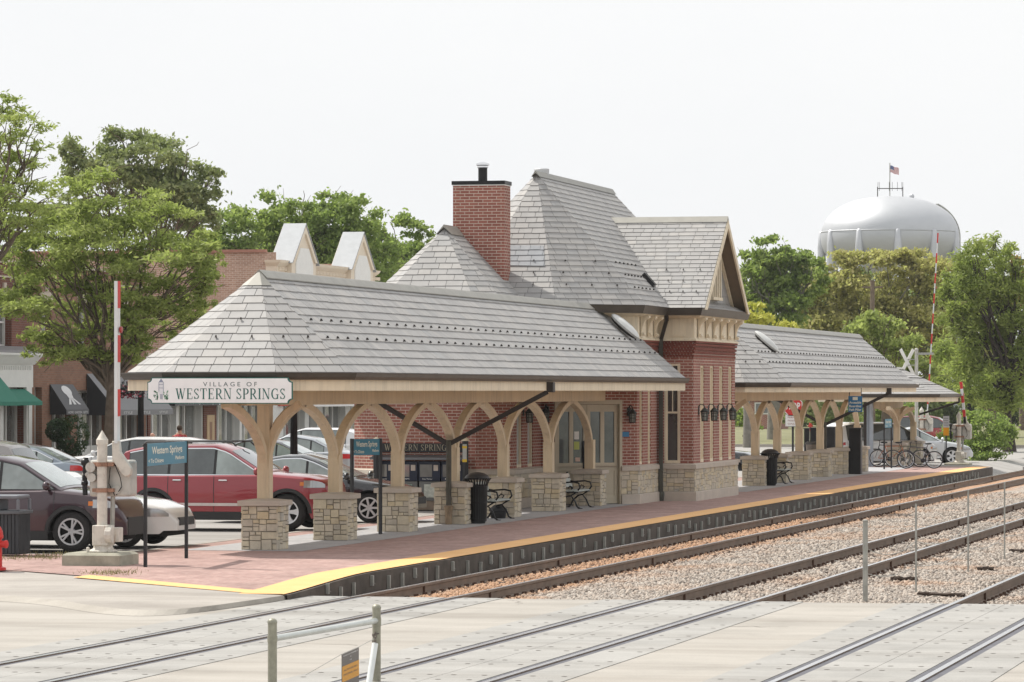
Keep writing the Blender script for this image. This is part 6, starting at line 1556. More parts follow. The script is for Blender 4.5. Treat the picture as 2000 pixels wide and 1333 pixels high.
n1 = Vector((0, -(3.10 - 2.28), -.55)).normalized(); dn = Vector((0, -.55, -(3.10 - 2.28))).normalized(); o1 = Vector((123.75, YS - .03, 3.10)); nn1 = Vector((0, -(.82), .55)).normalized()
b = MB()
def aw(pts): b.poly([tuple(o1 + Vector((u_, 0, 0)) + dn * v_ + nn1 * .012) for u_, v_ in pts])
aw([(.42 * math.cos(a * PI / 8), .26 + .20 * math.sin(a * PI / 8)) for a in range(16)]); 
aw([(-.28, .40), (.28, .40), (.20, .60), (-.20, .60)])
for q in (-.36, 0, .36): aw([(q * .4 - .09, .56), (q * .4 + .09, .56), (q * 1.3 + .12, .80), (q * 1.3 - .12, .80)])
b.build('emblem', M_aw, b1); b = MB(); b.text('HOME  GARDEN  GIFTS', (123.7, YS - .60, 2.15), (1, 0, 0), (0, 0, 1), .08, 1.9); b.build('lettering', M_aw, b1); b = MB(); b.text('by the station', (129.2, YS - .78, 2.70), (1, 0, 0), (0, -.55, .83), .30, 3.4, lift=.01); b.build('lettering', M_aw, b2)
for k in range(3): b = MB(); b.text('STYLE', (127.4 + k * 1.9, YS - 1.07, 2.11), (1, 0, 0), (0, 0, 1), .09, .9); b.build('lettering', M_aw, b2)
B = thing('low_shops', 'single storey brick shops with dark awnings between the two taller blocks', 'building', (140, YS, 0))
front(B, M_frame, xa1 + .01, 148.4, 4.1, [(132.9, 135.9, .3, 3.0), (136.2, 138.9, .3, 3.0), (140.6, 143.6, .3, 3.0), (143.9, 147.9, .3, 3.0)])
for q0_, q1_ in ((139.0, 140.5), (132.55, 132.85)): b = MB(); b.box(q0_, q1_, YS - .06, YS - .003, .1, 3.1); b.build('brick_pier', M_bk_dk, B)
b = MB(); block(b, xa1 + .01, 148.4, 4.1); b.build('side_wall', M_bk_br, B)
b = MB(); run(b, [(xa1 + .01, YS), (148.4, YS)], [(-.2, 4.1), (.08, 4.1), (.08, 4.2), (-.2, 4.2)]); b.build('coping', M_lime, B)
aB = awning(B, 134.2, 147.6, 3.2, 2.62, .5, .26, Mbt, Mb)
b = MB(); b.text('The Paper Shop', (137.2, YS - .517, 2.42), (1, 0, 0), (0, 0, 1), .16, 3.2); [b.box(139.4 + .22 * k, 139.51 + .22 * k, YS - .517, YS - .513, 2.37, 2.6) for k in range(8)]; b.build('lettering', M_aw, aB)
b = MB(); b.box(139.3, 140.2, YS - .085, YS - .061, .7, 2.0); b.mat(1); b.box(139.6, 139.9, YS - .088, YS - .0855, 1.0, 1.75); b.build('poster', [mat('poster_tan', (.45, .32, .18), .6, 0, .1), mat('poster_figure', (.24, .13, .07), .6, 0, .2)], B)
C = thing('gabled_shops', 'pale brick shops with white steep gables on the parapet and striped awning', 'building', (155, YS, 0))
xc0, xc1 = 148.41, 162.8
front(C, M_frame, xc0, xc1, 7.7, [(149.4, 152.4, .3, 2.9), (153.0, 154.2, .1, 2.9), (155, 158.4, .3, 2.9), (159.2, 162.2, .3, 2.9), (150, 151.4, 4.6, 6.4), (154.8, 156.2, 4.6, 6.4), (159.6, 161, 4.6, 6.4)])
b = MB(); block(b, xc0, xc1, 8.25); b.build('side_wall', M_bk_lt, C)
b = MB(); b.box(xc0 - .12, xc0 + .15, YS + .4, YS + 14, 8.25, 8.36); b.build('tile_coping', mat('clay_tile', (.38, .19, .14), .7, 0, .2, 5), C)
M_pk = mat('cream_moulding', (.76, .66, .53), .6, 0, .05); M_wh = mat('render_white', (.80, .79, .76), .7, 0, .04); M_lead = mat('lead_sheet', (.37, .385, .40), .6, .1, .08)
b = MB(); run(b, [(xc0, YS + .4), (xc0, YS), (xc1, YS), (xc1, YS + .4)], [(-.3, 7.2), (.06, 7.2), (.06, 7.7), (.22, 7.85), (.26, 7.95), (-.3, 7.97)])
for i in range(70): x = xc0 + .1 + i * .215; b.box(x, x + .1, YS - .13, YS - .05, 7.55, 7.68)
b.build('parapet_moulding', M_pk, C)
for px in (584, 698):
    xg = onY(px, YS - .1)[0]; hg = 1.72; zg = 7.97; zpk = 9.38 if px < 600 else 9.38
    b = MB(); b.prism([(xg - hg, YS - .30, 6.6), (xg + hg, YS - .30, 6.6), (xg + hg, YS - .30, zg), (xg, YS - .30, zpk), (xg - hg, YS - .30, zg)], (0, .86, 0)); go = b.build('gable', M_pk, C)
    b = MB()
    for s in (-1, 1): b.prism([(xg + s * (hg + .16), YS - .40, zg - .12), (xg, YS - .40, zpk + .03), (xg, YS - .40, zpk + .10), (xg + s * (hg + .22), YS - .40, zg - .1)], (0, .92, 0))
    b.build('gable_roof', M_lead, go)
    b = MB(); b.prism([(xg - 1.2, YS - .34, 6.62), (xg + 1.2, YS - .34, 6.62), (xg + 1.2, YS - .34, zg - .1), (xg + .6, YS - .34, zg + .52), (xg - .6, YS - .34, zg + .52), (xg - 1.2, YS - .34, zg - .1)], (0, .045, 0)); b.build('gable_panel', M_wh, go)
    b = MB()
    for s in (-1, 1): b.prism([(xg + s * hg, YS - .38, zg - .02), (xg, YS - .38, zpk), (xg, YS - .38, zpk - .28), (xg + s * (hg - .28), YS - .38, zg - .02)], (0, .09, 0))
    b.build('gable_moulding', M_pk, go)
aC = awning(C, 149.8, 161.6, 2.95, 2.62, .8, .36, mat('awning_white', (.72, .71, .69), .7, 0, .04), M_frame)
b = MB()
for k in range(27): x = 149.9 + k * .44; b.prism([(x, YS - .05, 2.96), (x + .2, YS - .05, 2.96), (x + .2, YS - .8, 2.627), (x, YS - .8, 2.627)], (0, 0, .004))
b.build('awning_stripe', mat('stripe_red', (.55, .10, .09), .7, 0, .05), aC)
b = MB(); b.box(148.6, 149.7, YS - .12, YS - .02, 2.3, 2.9); b.build('fascia_sign', M_red, C)
# tubs with clipped bushes by the black awning
def leaf_ball(mb, c, r, n, s, rnd, sq=1.0):
    for i in range(n):
        d = Vector((rnd.gauss(0, 1), rnd.gauss(0, 1), rnd.gauss(0, 1))).normalized(); p = Vector(c) + Vector((d.x, d.y, d.z * sq)) * r * rnd.uniform(.8, 1.05)
        a = Vector((rnd.gauss(0, 1), rnd.gauss(0, 1), rnd.gauss(0, 1))).normalized(); q = a.orthogonal().normalized(); k = s * rnd.uniform(.6, 1.3)
        mb.poly([p - a * k, p + q * k * .6, p + a * k, p - q * k * .6])
M_box = leaf_mat('box_leaf', [(0, (.015, .035, .018)), (.5, (.03, .06, .025)), (1, (.06, .10, .04))], .2)
rb = random.Random(8)
for px, D, zc, r, lab in ((112, 128, 1.62, .36, 'round clipped bush on a stem left of the shop door under the black awning'), (142, 128, 1.45, .52, 'bigger clipped bush with a lower ball right of the shop door')):
    x, y = far(px, D); t = thing('potted_bush', lab, 'plant', (x, y, .06), group='clipped bushes outside the shop')
    b = MB(); b.lathe([(.2, .06), (.26, .5), (.28, .52)], (x, y, 0), 12); b.build('tub', M_black, t); b = MB(); b.tube([(x, y, .5), (x, y, zc)], .03, 6); b.build('stem', M_wood, t)
    b = MB(); leaf_ball(b, (x, y, zc), r, 900, .06, rb, 1.25 if px > 130 else 1); 
    if px > 130: leaf_ball(b, (x - .1, y + .1, .9), .42, 500, .06, rb)
    b.build('foliage', M_box, t)
# two people on the shop pavement
def person(label, px, D, z0, hgt, hair, shirt, skin=(.48, .27, .19), back=True, rz=0.0):
    x, y = far(px, D); k = hgt / 1.75
    J = [(0, 0, .95), (0, 0, 1.12), (.01, 0, 1.30), (0, 0, 1.45), (0, 0, 1.53), (-.01, 0, 1.66), (-.005, 0, 1.73)]
    vs = [Vector(p) for p in J]; es = [(i, i + 1) for i in range(6)]; rr = [(.14, .17), (.125, .155), (.13, .18), (.10, .16), (.052, .052), (.085, .075), (.055, .05)]
    def chain(start, pts, rads):
        a = start
        for p, r in zip(pts, rads): vs.append(Vector(p)); rr.append((r, r)); es.append((a, len(vs) - 1)); a = len(vs) - 1
    for s in (-1, 1):
        chain(3, [(0, s * .185, 1.40), (.02, s * .25, 1.12), (-.08, s * .22, .90), (-.12, s * .20, .80)], (.058, .045, .034, .03))
        chain(0, [(0, s * .09, .86), (-.02 * s, s * .10, .48), (.03, s * .10, .07), (-.12, s * .11, .03)], (.085, .058, .04, .035))
    me = bpy.data.meshes.new('person'); me.from_pydata([v * k for v in vs], es, []); o = bpy.data.objects.new('person', me); COL.objects.link(o)
    m = o.modifiers.new('skin', 'SKIN'); m.use_smooth_shade = True
    for v, r in zip(me.skin_vertices[0].data, rr): v.radius = (r[0] * k, r[1] * k)
    me.skin_vertices[0].data[0].use_root = True
    o.modifiers.new('subdivision', 'SUBSURF').levels = 2; o.modifiers['subdivision'].render_levels = 2
    me.materials.append(mat('skin_' + label[:4], skin, .6, 0, .05)); o.location = (x, y, z0); o.rotation_euler = (0, 0, rz)
    tag(o, label, 'person', 'people outside the shops')
    sh = MB(); prof = [(.165, .82), (.17, .95), (.155, 1.12), (.165, 1.28), (.16, 1.38), (.11, 1.46), (.06, 1.50)]
    sh.lathe([(r * k, z * k) for r, z in prof], (0, 0, 0), 24, sy=1.32)
    for s in (-1, 1): sh.tube([(0, s * .16 * k, 1.41 * k), (.01, s * .235 * k, 1.25 * k), (.02, s * .26 * k, 1.08 * k), (-.06, s * .235 * k, .92 * k)], [.085 * k, .075 * k, .065 * k, .058 * k], 10)
    sh.build('shirt', shirt, o, smooth=60, world=False)
    tr = MB()
    for s in (-1, 1): tr.tube([(0, s * .085 * k, .93 * k), (-.02 * s * k, s * .10 * k, .5 * k), (.02, s * .10 * k, .08 * k)], [.115 * k, .085 * k, .07 * k], 10)
    tr.build('trousers', mat('denim', (.06, .08, .13), .9, 0, .15), o, smooth=60, world=False)
    if hair:
        h = MB(); h.ball((.015 * k, 0, 1.685 * k), k, 14, 8, (.105, .092, .095)); h.build('hair', hair, o, smooth=60, world=False)
    fc = MB(); fc.ball((-.088 * k, 0, 1.645 * k), k, 8, 5, (.022, .014, .022))
    for s in (-1, 1): fc.ball((.0, s * .078 * k, 1.65 * k), k, 8, 5, (.02, .012, .03)); fc.ball((-.078 * k, s * .032 * k, 1.665 * k), k, 8, 5, (.012, .014, .008))
    fc.build('face', mat('skin_' + label[:4], skin), o, smooth=60, world=False)
    return o
m, nt, b_ = _new('plaid_cloth'); sp_ = N(nt, 'ShaderNodeSeparateXYZ'); L(nt, nt.nodes.new('ShaderNodeTexCoord').outputs['Object'], sp_.inputs[0])
def lines(axis, sc):
    a = N(nt, 'ShaderNodeMath', operation='MULTIPLY'); L(nt, sp_.outputs[axis], a.inputs[0]); a.inputs[1].default_value = sc
    q = N(nt, 'ShaderNodeMath', operation='SINE'); L(nt, a.outputs[0], q.inputs[0]); r_ = ramp(nt, [(.45, (0, 0, 0)), (.55, (1, 1, 1))]); L(nt, q.outputs[0], r_.inputs[0]); return r_.outputs[0]
c = mix(nt, .5, mix(nt, lines('Y', 70), (.45, .03, .04), (.10, .01, .015)), mix(nt, lines('Z', 70), (.5, .05, .06), (.08, .01, .015))); L(nt, c, b_.inputs['Base Color']); b_.inputs['Roughness'].default_value = .9
person('person in a red plaid shirt facing the shop window behind the white roof', 351, 126, .06, 1.72, mat('brown_hair', (.06, .035, .02), .8, 0, .2), MATS['plaid_cloth'], rz=PI)
person('bald person walking past the shops, only the head above the white roof', 297, 124, .0, 1.60, None, mat('grey_shirt', (.3, .3, .32), .8, 0, .1), (.62, .36, .27), rz=PI / 2)
# small brick pier and low house far behind the second canopy
x, y = far(1492, 300); t = thing('brick_house', 'low brick house with white window far across the lawn behind the farther canopy', 'building', (x, y, 0))
b = MB(); b.box(x, x + 4, y - 1.2, y + 1.5, 0, 2.2); b.build('wall', M_brick, t); b = MB(); slates(b, [(x - .3, y - 1.5, 2.2), (x - .3, y + 1.8, 2.2), (x + 2, y + 1.8, 3.0), (x + 2, y - 1.5, 3.0)][::-1], .3); slates(b, [(x + 4.3, y - 1.5, 2.2), (x + 4.3, y + 1.8, 2.2), (x + 2, y + 1.8, 3.0), (x + 2, y - 1.5, 3.0)], .3); b.build('roof', M_SL, t)
b = MB(); b.box(x - .06, x, y - .6, y + .7, 1.1, 2.0); wo = b.build('window', M_frame, t); b = MB(); b.box(x - .08, x - .06, y - .5, y + .6, 1.2, 1.9); b.build('pane', M_sgl, wo)
# ================================================================ water tower
DW = 585.0; wx, wy = far(1738, DW); zc = EYE + (763 - 463) * DW / F_; RW = 135 * DW / F_
W = thing('water_tower', 'big silver water tower tank with short columns and a flag on top', 'water tower', (wx, wy, 0))
m, nt, b_ = _new('tank_silver'); f = noise_n(nt, pos(nt), .12, 6); r = ramp(nt, [(.35, (.47, .485, .505)), (.65, (.55, .56, .58))]); L(nt, f, r.inputs[0]); L(nt, r.outputs[0], b_.inputs['Base Color']); b_.inputs['Roughness'].default_value = .52; b_.inputs['Metallic'].default_value = .65
b = MB(); P = []
for i in range(25):
    a = -PI / 2 + PI * i / 24; c, s = math.cos(a), math.sin(a); e = .86 if s > 0 else .74
    P.append((max(.02, RW * abs(c) ** e), (RW * .585) * (abs(s) ** (.95)) * (1 if s > 0 else -1)))
b.lathe(P, (wx, wy, zc), 64); b.build('tank', m, W, smooth=60)
b = MB(); b.lathe([(RW * .998, -.12), (RW * 1.002, -.08), (RW * 1.002, 0), (RW * .998, .04)], (wx, wy, zc + .7), 64); b.build('girder', m, W, smooth=60)
for k in range(11):
    a = TH + PI + .02 + 2 * PI * k / 11; cx_, cy_ = wx + (RW * .985) * math.cos(a), wy + (RW * .985) * math.sin(a)
    b = MB(); b.tube([(cx_, cy_, 0), (cx_, cy_, zc - 1.5), (cx_, cy_, zc + .6), (cx_, cy_, zc + .9)], [.62, .6, .42, .15], 14); b.build('column', m, W, smooth=60)
b = MB(); b.tube([(wx, wy, 0), (wx, wy, zc - 5)], 1.6, 16); b.build('riser', m, W, smooth=60)
b = MB(); a = TH - PI / 2 + .18
pts = [(wx + (RW * math.cos(q) ** .72 + .55) * math.cos(a), wy + (RW * math.cos(q) ** .72 + .55) * math.sin(a), zc + RW * .585 * math.sin(q)) for q in [PI / 2 * i / 12 * .62 for i in range(13)]]
b.tube(pts, .09, 5); b.tube([(p[0] + .5, p[1] + .3, p[2]) for p in pts], .09, 5); b.tube([(pts[0][0], pts[0][1], 0), pts[0]], .09, 5); b.build('ladder', M_galv, W)
zt = zc + RW * .585
RL = Vector((ST, -CT, 0))
b = MB(); c0 = Vector((wx, wy, zt - .2))
for q in (-1.8, 1.9): b.bar(c0 + RL * q, c0 + RL * q + Vector((0, 0, 1.6)), .12, .12)
b.bar(c0 + RL * -1.8 + Vector((0, 0, 1.35)), c0 + RL * 1.9 + Vector((0, 0, 1.35)), .12, .12)
for q in (-1.75, -1.55, -.1, .35, 1.1, 1.75, 1.9): b.bar(c0 + RL * q + Vector((0, 0, 1.0)), c0 + RL * q + Vector((0, 0, 2.3)), .05, .05)
b.build('antenna_frame', M_dark, W)
b = MB(); b.ball(c0 + RL * 3.2 + Vector((0, 0, .2)), .4, 10, 6); b.build('hatch', m, W)
fl = thing('flag', 'american flag flying on the pole above the water tower', 'flag', tuple(c0))
b = MB(); b.tube([c0, c0 + Vector((0, 0, 5.1))], .07, 6); b.build('pole', M_galv, fl)
b = MB(); n = 26; 
for j in range(13):
    b.mat(0 if j % 2 == 0 else 1)
    for i in range(10):
        if i < 4 and j < 7: b.mat(2)
        else: b.mat(0 if j % 2 == 0 else 1)
        def fp_(u_, v_): return tuple(c0 + RL * (.08 + 1.25 * u_) + Vector((CT, ST, 0)) * (.12 * math.sin(u_ * 7)) + Vector((0, 0, 4.75 - v_ * 1.0 - .45 * u_ - .0 + .05 * math.sin(u_ * 9))))
        b.poly([fp_(i / 10, j / 13), fp_(i / 10, (j + 1) / 13), fp_((i + 1) / 10, (j + 1) / 13), fp_((i + 1) / 10, j / 13)])
b.mat(1)
for i in range(5):
    for j in range(4): u_, v_ = .04 + i * .075, .06 + j * .12; p = Vector(fp_(u_, v_)) + Vector((-.02, -.01, 0)); b.poly([p + RL * .02 * math.cos(a_ * PI / 2.5) + Vector((0, 0, .02 * math.sin(a_ * PI / 2.5))) for a_ in range(5)])
b.build('banner', [mat('flag_red', (.5, .05, .06), .8, 0, 0), mat('flag_white', (.75, .75, .75), .8, 0, 0), mat('flag_blue', (.05, .08, .25), .8, 0, 0)], fl)
# ================================================================ trees and shrubs
def leaves_np(blobs, size, per, droop=.0, aspect=.55, clump=.16, seed=1, hang=0):
    """blobs: (x, y, z, rx, rz) ; leaf quads gathered in clumps through each blob's volume"""
    rg = np.random.default_rng(seed); PV = []
    for x, y, z, rx, rz in blobs:
        n = int(per * rx * rz * 4 * 5.2); k = max(8, int(n / 150))
        d = rg.normal(size=(k, 3)); d /= np.linalg.norm(d, axis=1)[:, None]
        r = (.35 + .65 * rg.random(k) ** .6)
        cc = d * r[:, None] * np.array([rx, rx, rz]) * .93
        idx = rg.integers(0, k, n)
        sp = np.array([rx, rx, rz]) * clump * (.7 + .6 * rg.random((n, 1)))
        if hang: sp = sp * np.array([1, 1, 1.15])
        p = cc[idx] + rg.normal(size=(n, 3)) * sp * np.array([1.05, 1.05, .82 if not droop else (.62 if not hang else .95)])
        PV.append(p + np.array([x, y, z]))
    P = np.concatenate(PV); n = len(P)
    a = rg.normal(size=(n, 3)); a[:, 2] = a[:, 2] * (1 - droop) - droop * 1.1; a /= np.linalg.norm(a, axis=1)[:, None]
    t = rg.normal(size=(n, 3)); b = np.cross(a, t); b /= np.linalg.norm(b, axis=1)[:, None] + 1e-9
    s = size * .62 * (.6 + .8 * rg.random(n))[:, None]
    V = np.stack([P - a * s, P + b * s * aspect, P + a * s, P - b * s * aspect], 1).reshape(-1, 3)
    return V, np.arange(n * 4).reshape(-1, 4)
def limb(mb, a, b, r0, r1, rnd, wob=.06, n=7):
    a, b = Vector(a), Vector(b); l = (b - a).length; pts = []
    for i in range(n + 1):
        t = i / n; p = a.lerp(b, t) + Vector((0, 0, l * .12 * math.sin(t * PI)))
        if 0 < i < n: p += Vector((rnd.gauss(0, 1), rnd.gauss(0, 1), rnd.gauss(0, .6))) * l * wob * .5
        pts.append(p)
    mb.tube(pts, [r0 + (r1 - r0) * i / n for i in range(n + 1)], 7)
    return pts
M_bark = mat('bark', (.13, .10, .075), .95, 0, .4, 5, bmp=.6); M_bark_d = mat('bark_dark', (.055, .042, .035), .95, 0, .4, 5, bmp=.6)
def tree(label, base_px, D, blobs, leafm, size, per, r=.22, fork=.45, seed=1, droop=0, aspect=.55, clump=.16, name='tree', group=None, bark=None, z0=0, hang=0, dj=1.2):
    """crown blobs are given as sighted (px, py, rx, ry); each gets its own distance"""
    rnd = random.Random(seed); x0, y0 = far(base_px, D); bl = []
    for px, py, rx, ry in blobs:
        dd = D + rnd.uniform(-1, 1) * dj; x, y = far(px, dd); k = dd / F_
        bl.append((x, y, EYE - (py - HZ) * k, rx * k, ry * k))
    t = thing(name, label, 'tree' if 'tree' in name else 'shrub', (x0, y0, z0), group=group)
    zt = sum(b[2] for b in bl) / len(bl); zf = z0 + (zt - z0) * fork
    tm = MB(); tm.tube([(x0, y0, z0 - .1), (x0 + rnd.gauss(0, .05), y0 + rnd.gauss(0, .05), z0 + .5 * (zf - z0)), (x0 + rnd.gauss(0, .1), y0 + rnd.gauss(0, .1), zf)], [r * 1.25, r, r * .8], 10)
    tm.build('trunk', bark or M_bark, t, smooth=60)
    lb = MB()
    for i, b in enumerate(bl):
        pts = limb(lb, (x0, y0, zf - .2 + .3 * rnd.random()), b[:3], r * .34, r * .07, rnd)
        for q in range(6):
            s = pts[rnd.randrange(3, 8)]; e = Vector(b[:3]) + Vector((rnd.gauss(0, .5) * b[3], rnd.gauss(0, .5) * b[3], rnd.gauss(.1, .45) * b[4])); limb(lb, s, e, r * .09, .008, rnd, .08, 5)
    lb.build('limbs', bark or M_bark, t)
    V, Fq = leaves_np(bl, size, per, droop, aspect, clump, seed, hang); obj_np('crown', V, Fq, leafm, t)
    return t
L_loc = leaf_mat('locust_leaf', [(0, (.165, .21, .065)), (.35, (.30, .355, .11)), (.65, (.43, .49, .165)), (1, (.56, .59, .25))], .60)
L_oli = leaf_mat('olive_leaf', [(0, (.15, .18, .085)), (.5, (.26, .30, .14)), (1, (.38, .40, .20))], .42)
L_grn = leaf_mat('green_leaf', [(0, (.13, .19, .06)), (.45, (.25, .34, .10)), (1, (.42, .50, .17))], .60)
L_yel = leaf_mat('yellow_leaf', [(0, (.34, .35, .06)), (.5, (.58, .56, .10)), (1, (.74, .68, .14))], .42)
L_gold = leaf_mat('golden_leaf', [(0, (.36, .34, .13)), (.45, (.56, .51, .21)), (1, (.72, .63, .32))], .60)
L_org = leaf_mat('orange_leaf', [(0, (.38, .22, .08)), (1, (.62, .38, .15))], .4)
L_loc_d = leaf_mat('locust_leaf_deep', [(0, (.15, .20, .05)), (.4, (.28, .34, .095)), (1, (.47, .51, .17))], .60)  # slightly deeper green leaf for the right-hand locusts
L_wood = leaf_mat('wood_leaf', [(0, (.12, .16, .06)), (.5, (.20, .255, .095)), (1, (.30, .35, .14))], .4)
kw = dict(droop=.35, aspect=.30)
tree('feathery yellow green locust tree rising behind the crossing gate arm', 213, 114, [(150, 400, 80, 55), (240, 410, 90, 55), (330, 445, 70, 50), (60, 440, 70, 50), (375, 500, 55, 50), (290, 500, 100, 55), (180, 490, 100, 60), (80, 520, 90, 55), (30, 560, 60, 50), (400, 540, 30, 35), (160, 590, 90, 55), (330, 580, 75, 50), (110, 650, 55, 45), (190, 660, 75, 60), (130, 690, 45, 30), (270, 640, 60, 50), (250, 700, 40, 30), (350, 640, 40, 30), (20, 490, 60, 45), (120, 440, 70, 45), (0, 600, 50, 40), (60, 610, 70, 40), (200, 350, 60, 28), (150, 540, 90, 40), (250, 570, 80, 40), (400, 505, 28, 30), (85, 690, 40, 25), (230, 470, 90, 50), (370, 560, 55, 40), (390, 480, 40, 35), (340, 610, 60, 35), (300, 400, 55, 30), (110, 470, 80, 45), (60, 660, 40, 30), (405, 570, 35, 30), (385, 620, 35, 28), (420, 520, 25, 25), (260, 600, 60, 40)], L_loc, .14, 84, .15, .5, 3, group='locust trees at the shops', clump=.17, **kw)
tree('tall locust tree leaning in from the left edge with open sky through it', -70, 106, [(15, 210, 50, 38), (60, 245, 45, 35), (75, 300, 35, 28), (0, 290, 60, 45), (30, 350, 70, 40), (85, 390, 50, 35), (0, 400, 60, 50), (-60, 330, 90, 80), (-60, 450, 90, 60), (30, 440, 60, 35), (40, 320, 50, 35), (20, 250, 50, 35), (60, 420, 60, 35), (20, 380, 60, 40), (-20, 200, 50, 30)], L_loc, .125, 58, .22, .45, 5, group='locust trees at the shops', clump=.17, **kw)
tree('dark olive broad tree standing highest behind the yellow green locust', 280, 176, [(175, 300, 55, 50), (240, 280, 60, 40), (310, 285, 65, 42), (365, 330, 60, 50), (300, 350, 80, 55), (210, 360, 70, 55), (390, 390, 45, 50), (330, 420, 80, 60), (415, 345, 22, 22), (150, 350, 40, 40), (265, 320, 80, 50), (340, 370, 70, 55), (140, 300, 30, 28), (180, 420, 80, 50), (395, 430, 40, 50)], L_oli, .17, 44, .3, .5, 7, clump=.15)
tree('leafy green tree rising behind the white gables', 560, 205, [(455, 440, 50, 45), (520, 420, 60, 45), (590, 410, 55, 40), (650, 395, 55, 38), (700, 420, 55, 42), (480, 500, 70, 55), (570, 480, 80, 55), (660, 470, 80, 55), (730, 470, 45, 50), (600, 550, 120, 60), (450, 560, 60, 60), (560, 435, 60, 45), (620, 430, 60, 45), (540, 530, 80, 50), (680, 520, 80, 50), (430, 500, 50, 50), (610, 480, 70, 50), (740, 530, 60, 60)], L_grn, .19, 42, .3, .5, 8, clump=.15)
tree('lighter green tree between the gables and the lower station roof', 775, 220, [(770, 450, 45, 40), (815, 445, 35, 28), (790, 500, 60, 45), (740, 520, 50, 50), (830, 480, 25, 25), (760, 570, 80, 50)], L_grn, .20, 38, .28, .5, 9, clump=.15)
tree('green tree just right of the gable of the station bay', 1512, 236, [(1470, 505, 42, 35), (1510, 492, 45, 30), (1545, 505, 40, 28), (1595, 530, 35, 30), (1460, 560, 45, 45), (1530, 550, 60, 50), (1575, 520, 30, 28), (1560, 570, 50, 40), (1500, 600, 70, 45), (1490, 540, 50, 40), (1540, 600, 60, 45), (1450, 600, 40, 40), (1520, 560, 50, 40)], L_grn, .22, 40, .36, .45, 10, clump=.15, bark=mat('grey_bark', (.20, .185, .16), .95, 0, .3, 4, bmp=.5))
tree('bright yellow small tree beside the bay cornice', 1460, 206, [(1480, 610, 40, 28), (1450, 625, 40, 30), (1520, 635, 45, 30), (1470, 660, 70, 30)], L_yel, .20, 40, .2, .5, 11, clump=.17, bark=MATS['grey_bark'])
tree('broad golden olive tree below the water tower', 1700, 250, [(1600, 545, 55, 42), (1650, 525, 50, 36), (1700, 518, 50, 32), (1745, 512, 50, 30), (1790, 515, 50, 32), (1830, 540, 55, 40), (1870, 580, 50, 50), (1900, 630, 35, 50), (1570, 590, 45, 42), (1620, 590, 70, 45), (1690, 575, 80, 48), (1770, 575, 80, 48), (1640, 640, 80, 50), (1730, 640, 80, 50), (1810, 630, 75, 50), (1850, 680, 70, 55), (1580, 650, 55, 40), (1750, 690, 80, 40), (1900, 690, 50, 50)], L_gold, .23, 42, .3, .5, 12, clump=.15, bark=MATS['grey_bark'])
tree('yellow green tree in front of the golden one, over the far canopy ridge', 1730, 214, [(1730, 640, 50, 42), (1690, 660, 45, 40), (1760, 690, 60, 40), (1700, 710, 70, 40), (1780, 740, 60, 35), (1840, 740, 40, 40)], L_loc, .20, 44, .25, .5, 13, clump=.16)
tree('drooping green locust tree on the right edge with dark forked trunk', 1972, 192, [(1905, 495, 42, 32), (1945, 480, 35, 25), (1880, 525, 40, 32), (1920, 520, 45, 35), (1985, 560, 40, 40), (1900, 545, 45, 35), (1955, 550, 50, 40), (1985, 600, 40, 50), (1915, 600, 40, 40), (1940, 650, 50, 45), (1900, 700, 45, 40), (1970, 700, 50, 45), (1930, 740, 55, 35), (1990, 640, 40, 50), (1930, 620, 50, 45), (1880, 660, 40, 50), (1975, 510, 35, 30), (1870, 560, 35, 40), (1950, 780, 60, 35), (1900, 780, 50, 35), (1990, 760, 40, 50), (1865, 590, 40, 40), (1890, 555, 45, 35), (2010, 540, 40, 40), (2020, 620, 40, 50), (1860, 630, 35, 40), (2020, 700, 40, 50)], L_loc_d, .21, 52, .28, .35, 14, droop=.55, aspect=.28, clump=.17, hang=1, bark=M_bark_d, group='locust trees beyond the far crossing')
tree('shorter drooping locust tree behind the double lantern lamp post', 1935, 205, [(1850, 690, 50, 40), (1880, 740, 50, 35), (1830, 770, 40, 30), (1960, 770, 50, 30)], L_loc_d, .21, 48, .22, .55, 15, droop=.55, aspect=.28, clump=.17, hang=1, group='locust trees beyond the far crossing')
tree('orange tinted tree peeping in at the right edge', 2000, 290, [(1992, 525, 25, 28), (2010, 560, 35, 40)], L_org, .25, 34, .3, .5, 16, clump=.16)
tree('bushy green hedge shrub right of the far crossing gate', 1925, 168, [(1925, 840, 50, 42), (1890, 860, 35, 35), (1960, 850, 30, 40), (1930, 880, 55, 25), (1905, 820, 30, 22)], L_grn, .12, 110, .08, .3, 17, name='shrub', clump=.16)
tree('small green shrub behind the grey and orange marker board', 1842, 170, [(1838, 870, 18, 30), (1850, 840, 14, 18)], L_grn, .10, 90, .05, .3, 18, name='shrub', clump=.17)
tree('rounded green shrub on the lawn seen under the farther canopy', 1640, 232, [(1640, 800, 40, 30), (1610, 815, 30, 20)], L_oli, .16, 60, .08, .3, 19, name='shrub', clump=.17)
tree('low green shrub at the lawn edge seen beside the bay', 1455, 228, [(1455, 815, 22, 22), (1470, 835, 18, 12)], L_grn, .15, 70, .06, .3, 20, name='shrub', clump=.17)
tree('dark green shrub behind the stop sign on the far lawn', 1560, 245, [(1545, 812, 26, 20), (1575, 806, 24, 22), (1560, 790, 22, 18)], L_oli, .16, 60, .08, .3, 23, name='shrub', clump=.17)
tree('broad green shrub behind the white minivan', 1700, 240, [(1685, 805, 34, 26), (1725, 800, 36, 28), (1770, 805, 34, 24)], L_grn, .16, 60, .08, .3, 24, name='shrub', clump=.17)
tree('tawny ornamental grass clump on the lawn behind the farther canopy', 1470, 216, [(1466, 818, 12, 16), (1478, 826, 9, 12)], L_org, .14, 110, .03, .3, 21, name='shrub', droop=-.8, aspect=.12, clump=.2)
